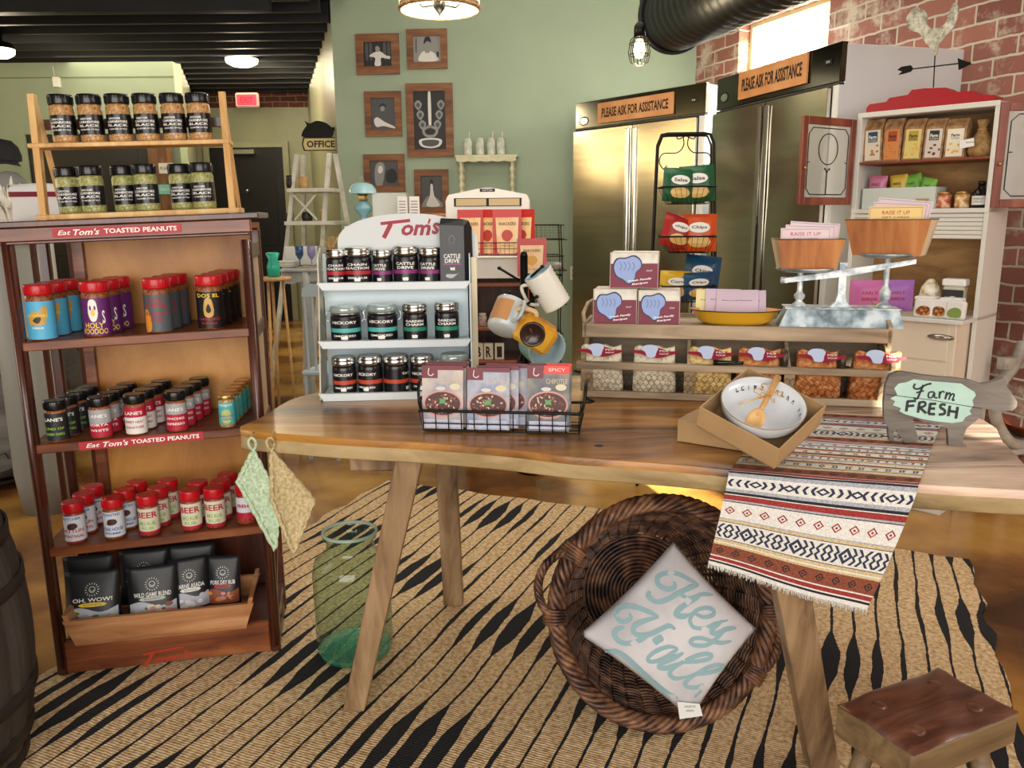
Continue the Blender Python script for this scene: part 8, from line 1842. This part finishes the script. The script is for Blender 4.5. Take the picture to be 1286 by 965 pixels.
# teal gift bag stand behind rack
TGM=fr((PY(343,330,4.9).x,4.9,0)); z=on(TGM,349,348)[1]
t=thing('tan_stool','narrow tan stand carrying teal bags behind the peanut rack','stand',TGM)
MB().lathe([(0,z-.02),(.1,z-.02),(.1,z),(0,z)],KRAFT,20).build('stand_top',t)
for a in (0,2.1,4.2): MB().tube([(.05*math.cos(a),.05*math.sin(a),z-.02),(.09*math.cos(a),.09*math.sin(a),.004)],.01,KRAFT,6).build('leg',t)
TB=mat('teal_plastic','#1fa890',.3)
o=MB().lathe([(0,0),(.035,0),(.04,.06),(.028,.1),(.042,.14),(.03,.145),(0,.12)],TB,9).build('teal_bag'); o.matrix_world=TGM@Matrix.Translation((0,0,z+.0006)); tag(o,'bright teal wrapped bag on the tan stand','bag')
# ================================================================= FAR LEFT
def capm(px,py,Y,c,label):
    P_=PY(px,py,Y); t=thing('baseball_cap',label,'cap',fr((P_.x,Y,P_.z-.09)),'caps hanging on the left wall rack'); m=noisy('cap_'+c.strip('#'),[c,c],30,.9,bump=.3)
    MB().lathe([(.095,0),(.1,.03),(.09,.085),(.06,.125),(.01,.14),(0,.142)],m,24,Matrix.Rotation(.2,4,'X'),cap=False).build('crown',t)
    mb=MB(); pts=[(-.08,-.06,.0)]; vs=[];fs=[]
    for i in range(13):
        a=-1.25+2.5*i/12
        for r,z in ((.09,.012),(.17,-.03+.02*math.cos(a*1.2))): vs.append((r*math.sin(a)*(.8 if r>.1 else 1),-r*math.cos(a),z))
    for i in range(12): fs.append((2*i,2*i+2,2*i+3,2*i+1))
    mb.add(vs,fs,m,smooth=True); o=mb.build('brim',t); sm=o.modifiers.new('s','SOLIDIFY'); sm.thickness=.004
    return t
hk=PY(5,160,4.6)
t=thing('cap_stand','black wire stand carrying caps behind the feather arrangement','stand',fr((PY(-30,300,5.3).x,5.45,0)))
MB().tube([(0,0,.01),(0,0,PY(5,165,4.6).z+.05)],.012,BLK,8).build('pole',t); MB().lathe([(0,0),(.16,0),(.16,.015),(0,.02)],BLK,24).build('stand_foot',t)
for py in (180,215): MB().tube([(0,0,PY(0,py,4.6).z),(.16,-.1,PY(0,py,4.6).z-.02)],.006,BLK,6).build('hook',t)
capm(4,185,5.3,'#26262a','charcoal cap at the upper left edge'); capm(12,225,5.25,'#8e8c8a','grey cap hanging under the charcoal one')
# feather arrangement
FW=mat('feather_white','#e6e0d4',.9); FB=PY(18,290,3.95); FZ=FB.z
t=thing('pampas_bunch','fluffy white pampas bunch in a grey crock behind the peanut rack','dried grass',fr((FB.x,3.95,0)))
mb=MB(); rnd=random.Random(9)
for k in range(150):
    a=rnd.uniform(0,2*PI); r=rnd.random()**.6; h=rnd.uniform(.12,.30); z0=FZ-.06; tip=(.19*r*math.cos(a),.14*r*math.sin(a),z0+h*(1.1-.45*r))
    mb.tube(smooth([(0,0,z0-.05),(tip[0]*.45,tip[1]*.45,z0+h*.55),tip],3),.004,FW,4,rf=lambda f:.002+.011*math.sin(PI*min(1,f*1.02)))
mb.build('plumes',t,kind='stuff')
MB().lathe([(0,0),(.12,0),(.14,.2),(.13,FZ-.1),(.1,FZ-.06),(.09,FZ-.08),(0,FZ-.3)],mat('crock_grey','#8a8880',.5),24,cap=False).build('crock',t)
# striped cushion
cuM=fr((PY(52,262,3.35).x,3.35,PY(52,281,3.35).z),6)
t=thing('striped_cushion','white cushion with dark red band partly behind the pine shelf','cushion',cuM)
def cush(w,h,th,n=14):
    vs=[];fs=[]
    for k in (0,1):
        for i in range(n+1):
            for j in range(n+1):
                u,v=i/n,j/n; tt=th*((1-(2*u-1)**2)*(1-(2*v-1)**2))**.4; vs.append((w*(u-.5)*(1-.08*math.sin(PI*v)),(-1 if k==0 else 1)*tt,h*v*(1-.06*math.sin(PI*u)*(1 if v<.5 else -1))))
    S_=(n+1)**2
    for k in (0,1):
        for i in range(n):
            for j in range(n): a=k*S_+i*(n+1)+j; fs.append((a,a+1,a+n+2,a+n+1))
    return vs,fs
vs,fs=cush(.24,.15,.045); MB().add(vs,fs,mat('cushion_white','#dedcd8',.85),smooth=True).build('cushion_cover',t)
mb=MB()
for z0,z1 in ((.105,.125),): 
    for i in range(16):
        u0,u1=i/16,(i+1)/16; T2=lambda u,v:.045*((1-(2*u-1)**2)*(1-(2*v-1)**2))**.4 if 0<u<1 else 0
        mb.add([(.235*(u-.5),-T2(u,z/.15)-.003,z) for u,z in ((u0,z0),(u1,z0),(u1,z1),(u0,z1))],[(0,1,2,3)],mat('band_maroon','#7a1a2c',.8))
mb.build('dark_band',t)
csM=fr((cuM.translation.x,3.35,0)); t=thing('dark_crate_stack','dark wooden stand under the white cushion behind the peanut rack','stand',csM@Matrix.Translation((0,0.02,0)))
zt3=cuM.translation.z-.001; MB().box(-.15,-.1,zt3-.02,.14,.12,zt3,DARKW).build('stand_top',t)
for x,y in ((-.14,-.09),(.12,-.09),(-.14,.1),(.12,.1)): MB().box(x,y,0,x+.02,y+.02,zt3-.02,DARKW).build('leg',t)
# board standing in for the window with greenery seen through the rack
GW_=PY(30,330,6.2); gm=noisy('garden_green',['#3a5a2c','#8ab06a','#dfe8d8'],6,.6,bump=0)
o=MB().box(GW_.x-.22,6.2,GW_.z-.14,GW_.x+.22,6.24,GW_.z+.14,EN).build('window_view_board'); tag(o,'pale framed board standing in for a greenery window, seen through the peanut rack','picture')
MB().box(GW_.x-.17,6.196,GW_.z-.09,GW_.x+.17,6.2,GW_.z+.09,gm,b=0).build('greenery_view',o)
o2=thing('dark_console','low dark console under the green view board','console',fr((GW_.x-.1,6.25,0))); MB().box(-.5,-.1,.0,.55,.25,GW_.z-.22,DARKW,b=.01).build('console_body',o2); MB().box(-.52,-.12,GW_.z-.22,.57,.27,GW_.z-.19,DARKW,b=.005).build('console_top',o2)
o3=MB().box(-.03,-.02,0,.03,.02,.12,DARKW).build('board_stand'); o3.matrix_world=fr((GW_.x,6.22,GW_.z-.19+.0005)); tag(o3,'dark block propping the green view board','stand'); o3.scale=(1,1,.4)
# ================================================================= RIGHT EDGE: grey wooden chair
RCM=fr((PY(1262,520,3.9).x,3.9,0),20); GC_=noisy('greige_paint',['#8a8378','#a59e92','#b8b2a6'],10,.6,bump=.2)
def rc(px,py,y=0): return on(RCM,px,py,y)
t=thing('bentwood_bench','greige painted chair with curved arm at the right edge behind the cow sign','chair',RCM)
z1=rc(1262,455)[1]; z2=rc(1262,552)[1]; z3=rc(1262,560)[1]
p=[rc(1286,430),rc(1272,462),rc(1258,480),rc(1249,505),rc(1254,535),rc(1270,556),rc(1290,560)]
mb=MB(); mb.tube(smooth([(a,0,b) for a,b in p],5),.028,GC_,8); mb.build('curved_arm',t)
a=rc(1255,450); b=rc(1300,456); mb=MB(); mb.box(a[0]+.02,-.02,b[1]-.018,b[0]+.1,.03,a[1],GC_,b=.004); mb.build('top_rail',t)
a=rc(1280,330); mb=MB(); mb.add([(rc(1286,420)[0],-.01,rc(1286,455)[1]),(rc(1300,420)[0],-.01,rc(1286,455)[1]),(rc(1310,420)[0],-.01,rc(1286,330)[1]),(rc(1296,420)[0],-.01,rc(1286,330)[1])]+[(x,.015,z) for x,z in ((rc(1286,420)[0],rc(1286,455)[1]),(rc(1300,420)[0],rc(1286,455)[1]),(rc(1310,420)[0],rc(1286,330)[1]),(rc(1296,420)[0],rc(1286,330)[1]))],[(0,1,2,3),(4,5,6,7),(0,1,5,4),(1,2,6,5),(2,3,7,6),(3,0,4,7)],GC_); mb.build('back_post',t)
zs3=z3-.02; mb=MB(); mb.box(rc(1262,560)[0],-.03,zs3-.03,rc(1262,560)[0]+.5,.4,zs3,GC_,b=.006); mb.build('seat',t)
x0=rc(1262,560)[0]
for x,y in ((x0+.01,-.02),(x0+.45,-.02),(x0+.01,.36),(x0+.45,.36)): MB().box(x,y,0,x+.04,y+.04,zs3-.03,GC_).build('leg',t)
o=MB().lathe([(0,0),(.05,0),(.11,.05),(.13,.07),(.125,.07),(.1,.045),(0,.01)],noisy('copper_bowl',['#7a3418','#b8623a'],9,.3,.6,bump=.1),28,cap=False).build('copper_bowl'); o.matrix_world=RCM@Matrix.Translation((rc(1288,545,.15)[0],.15,zs3+.0006)); tag(o,'reddish copper bowl on the greige chair at the right edge','bowl')
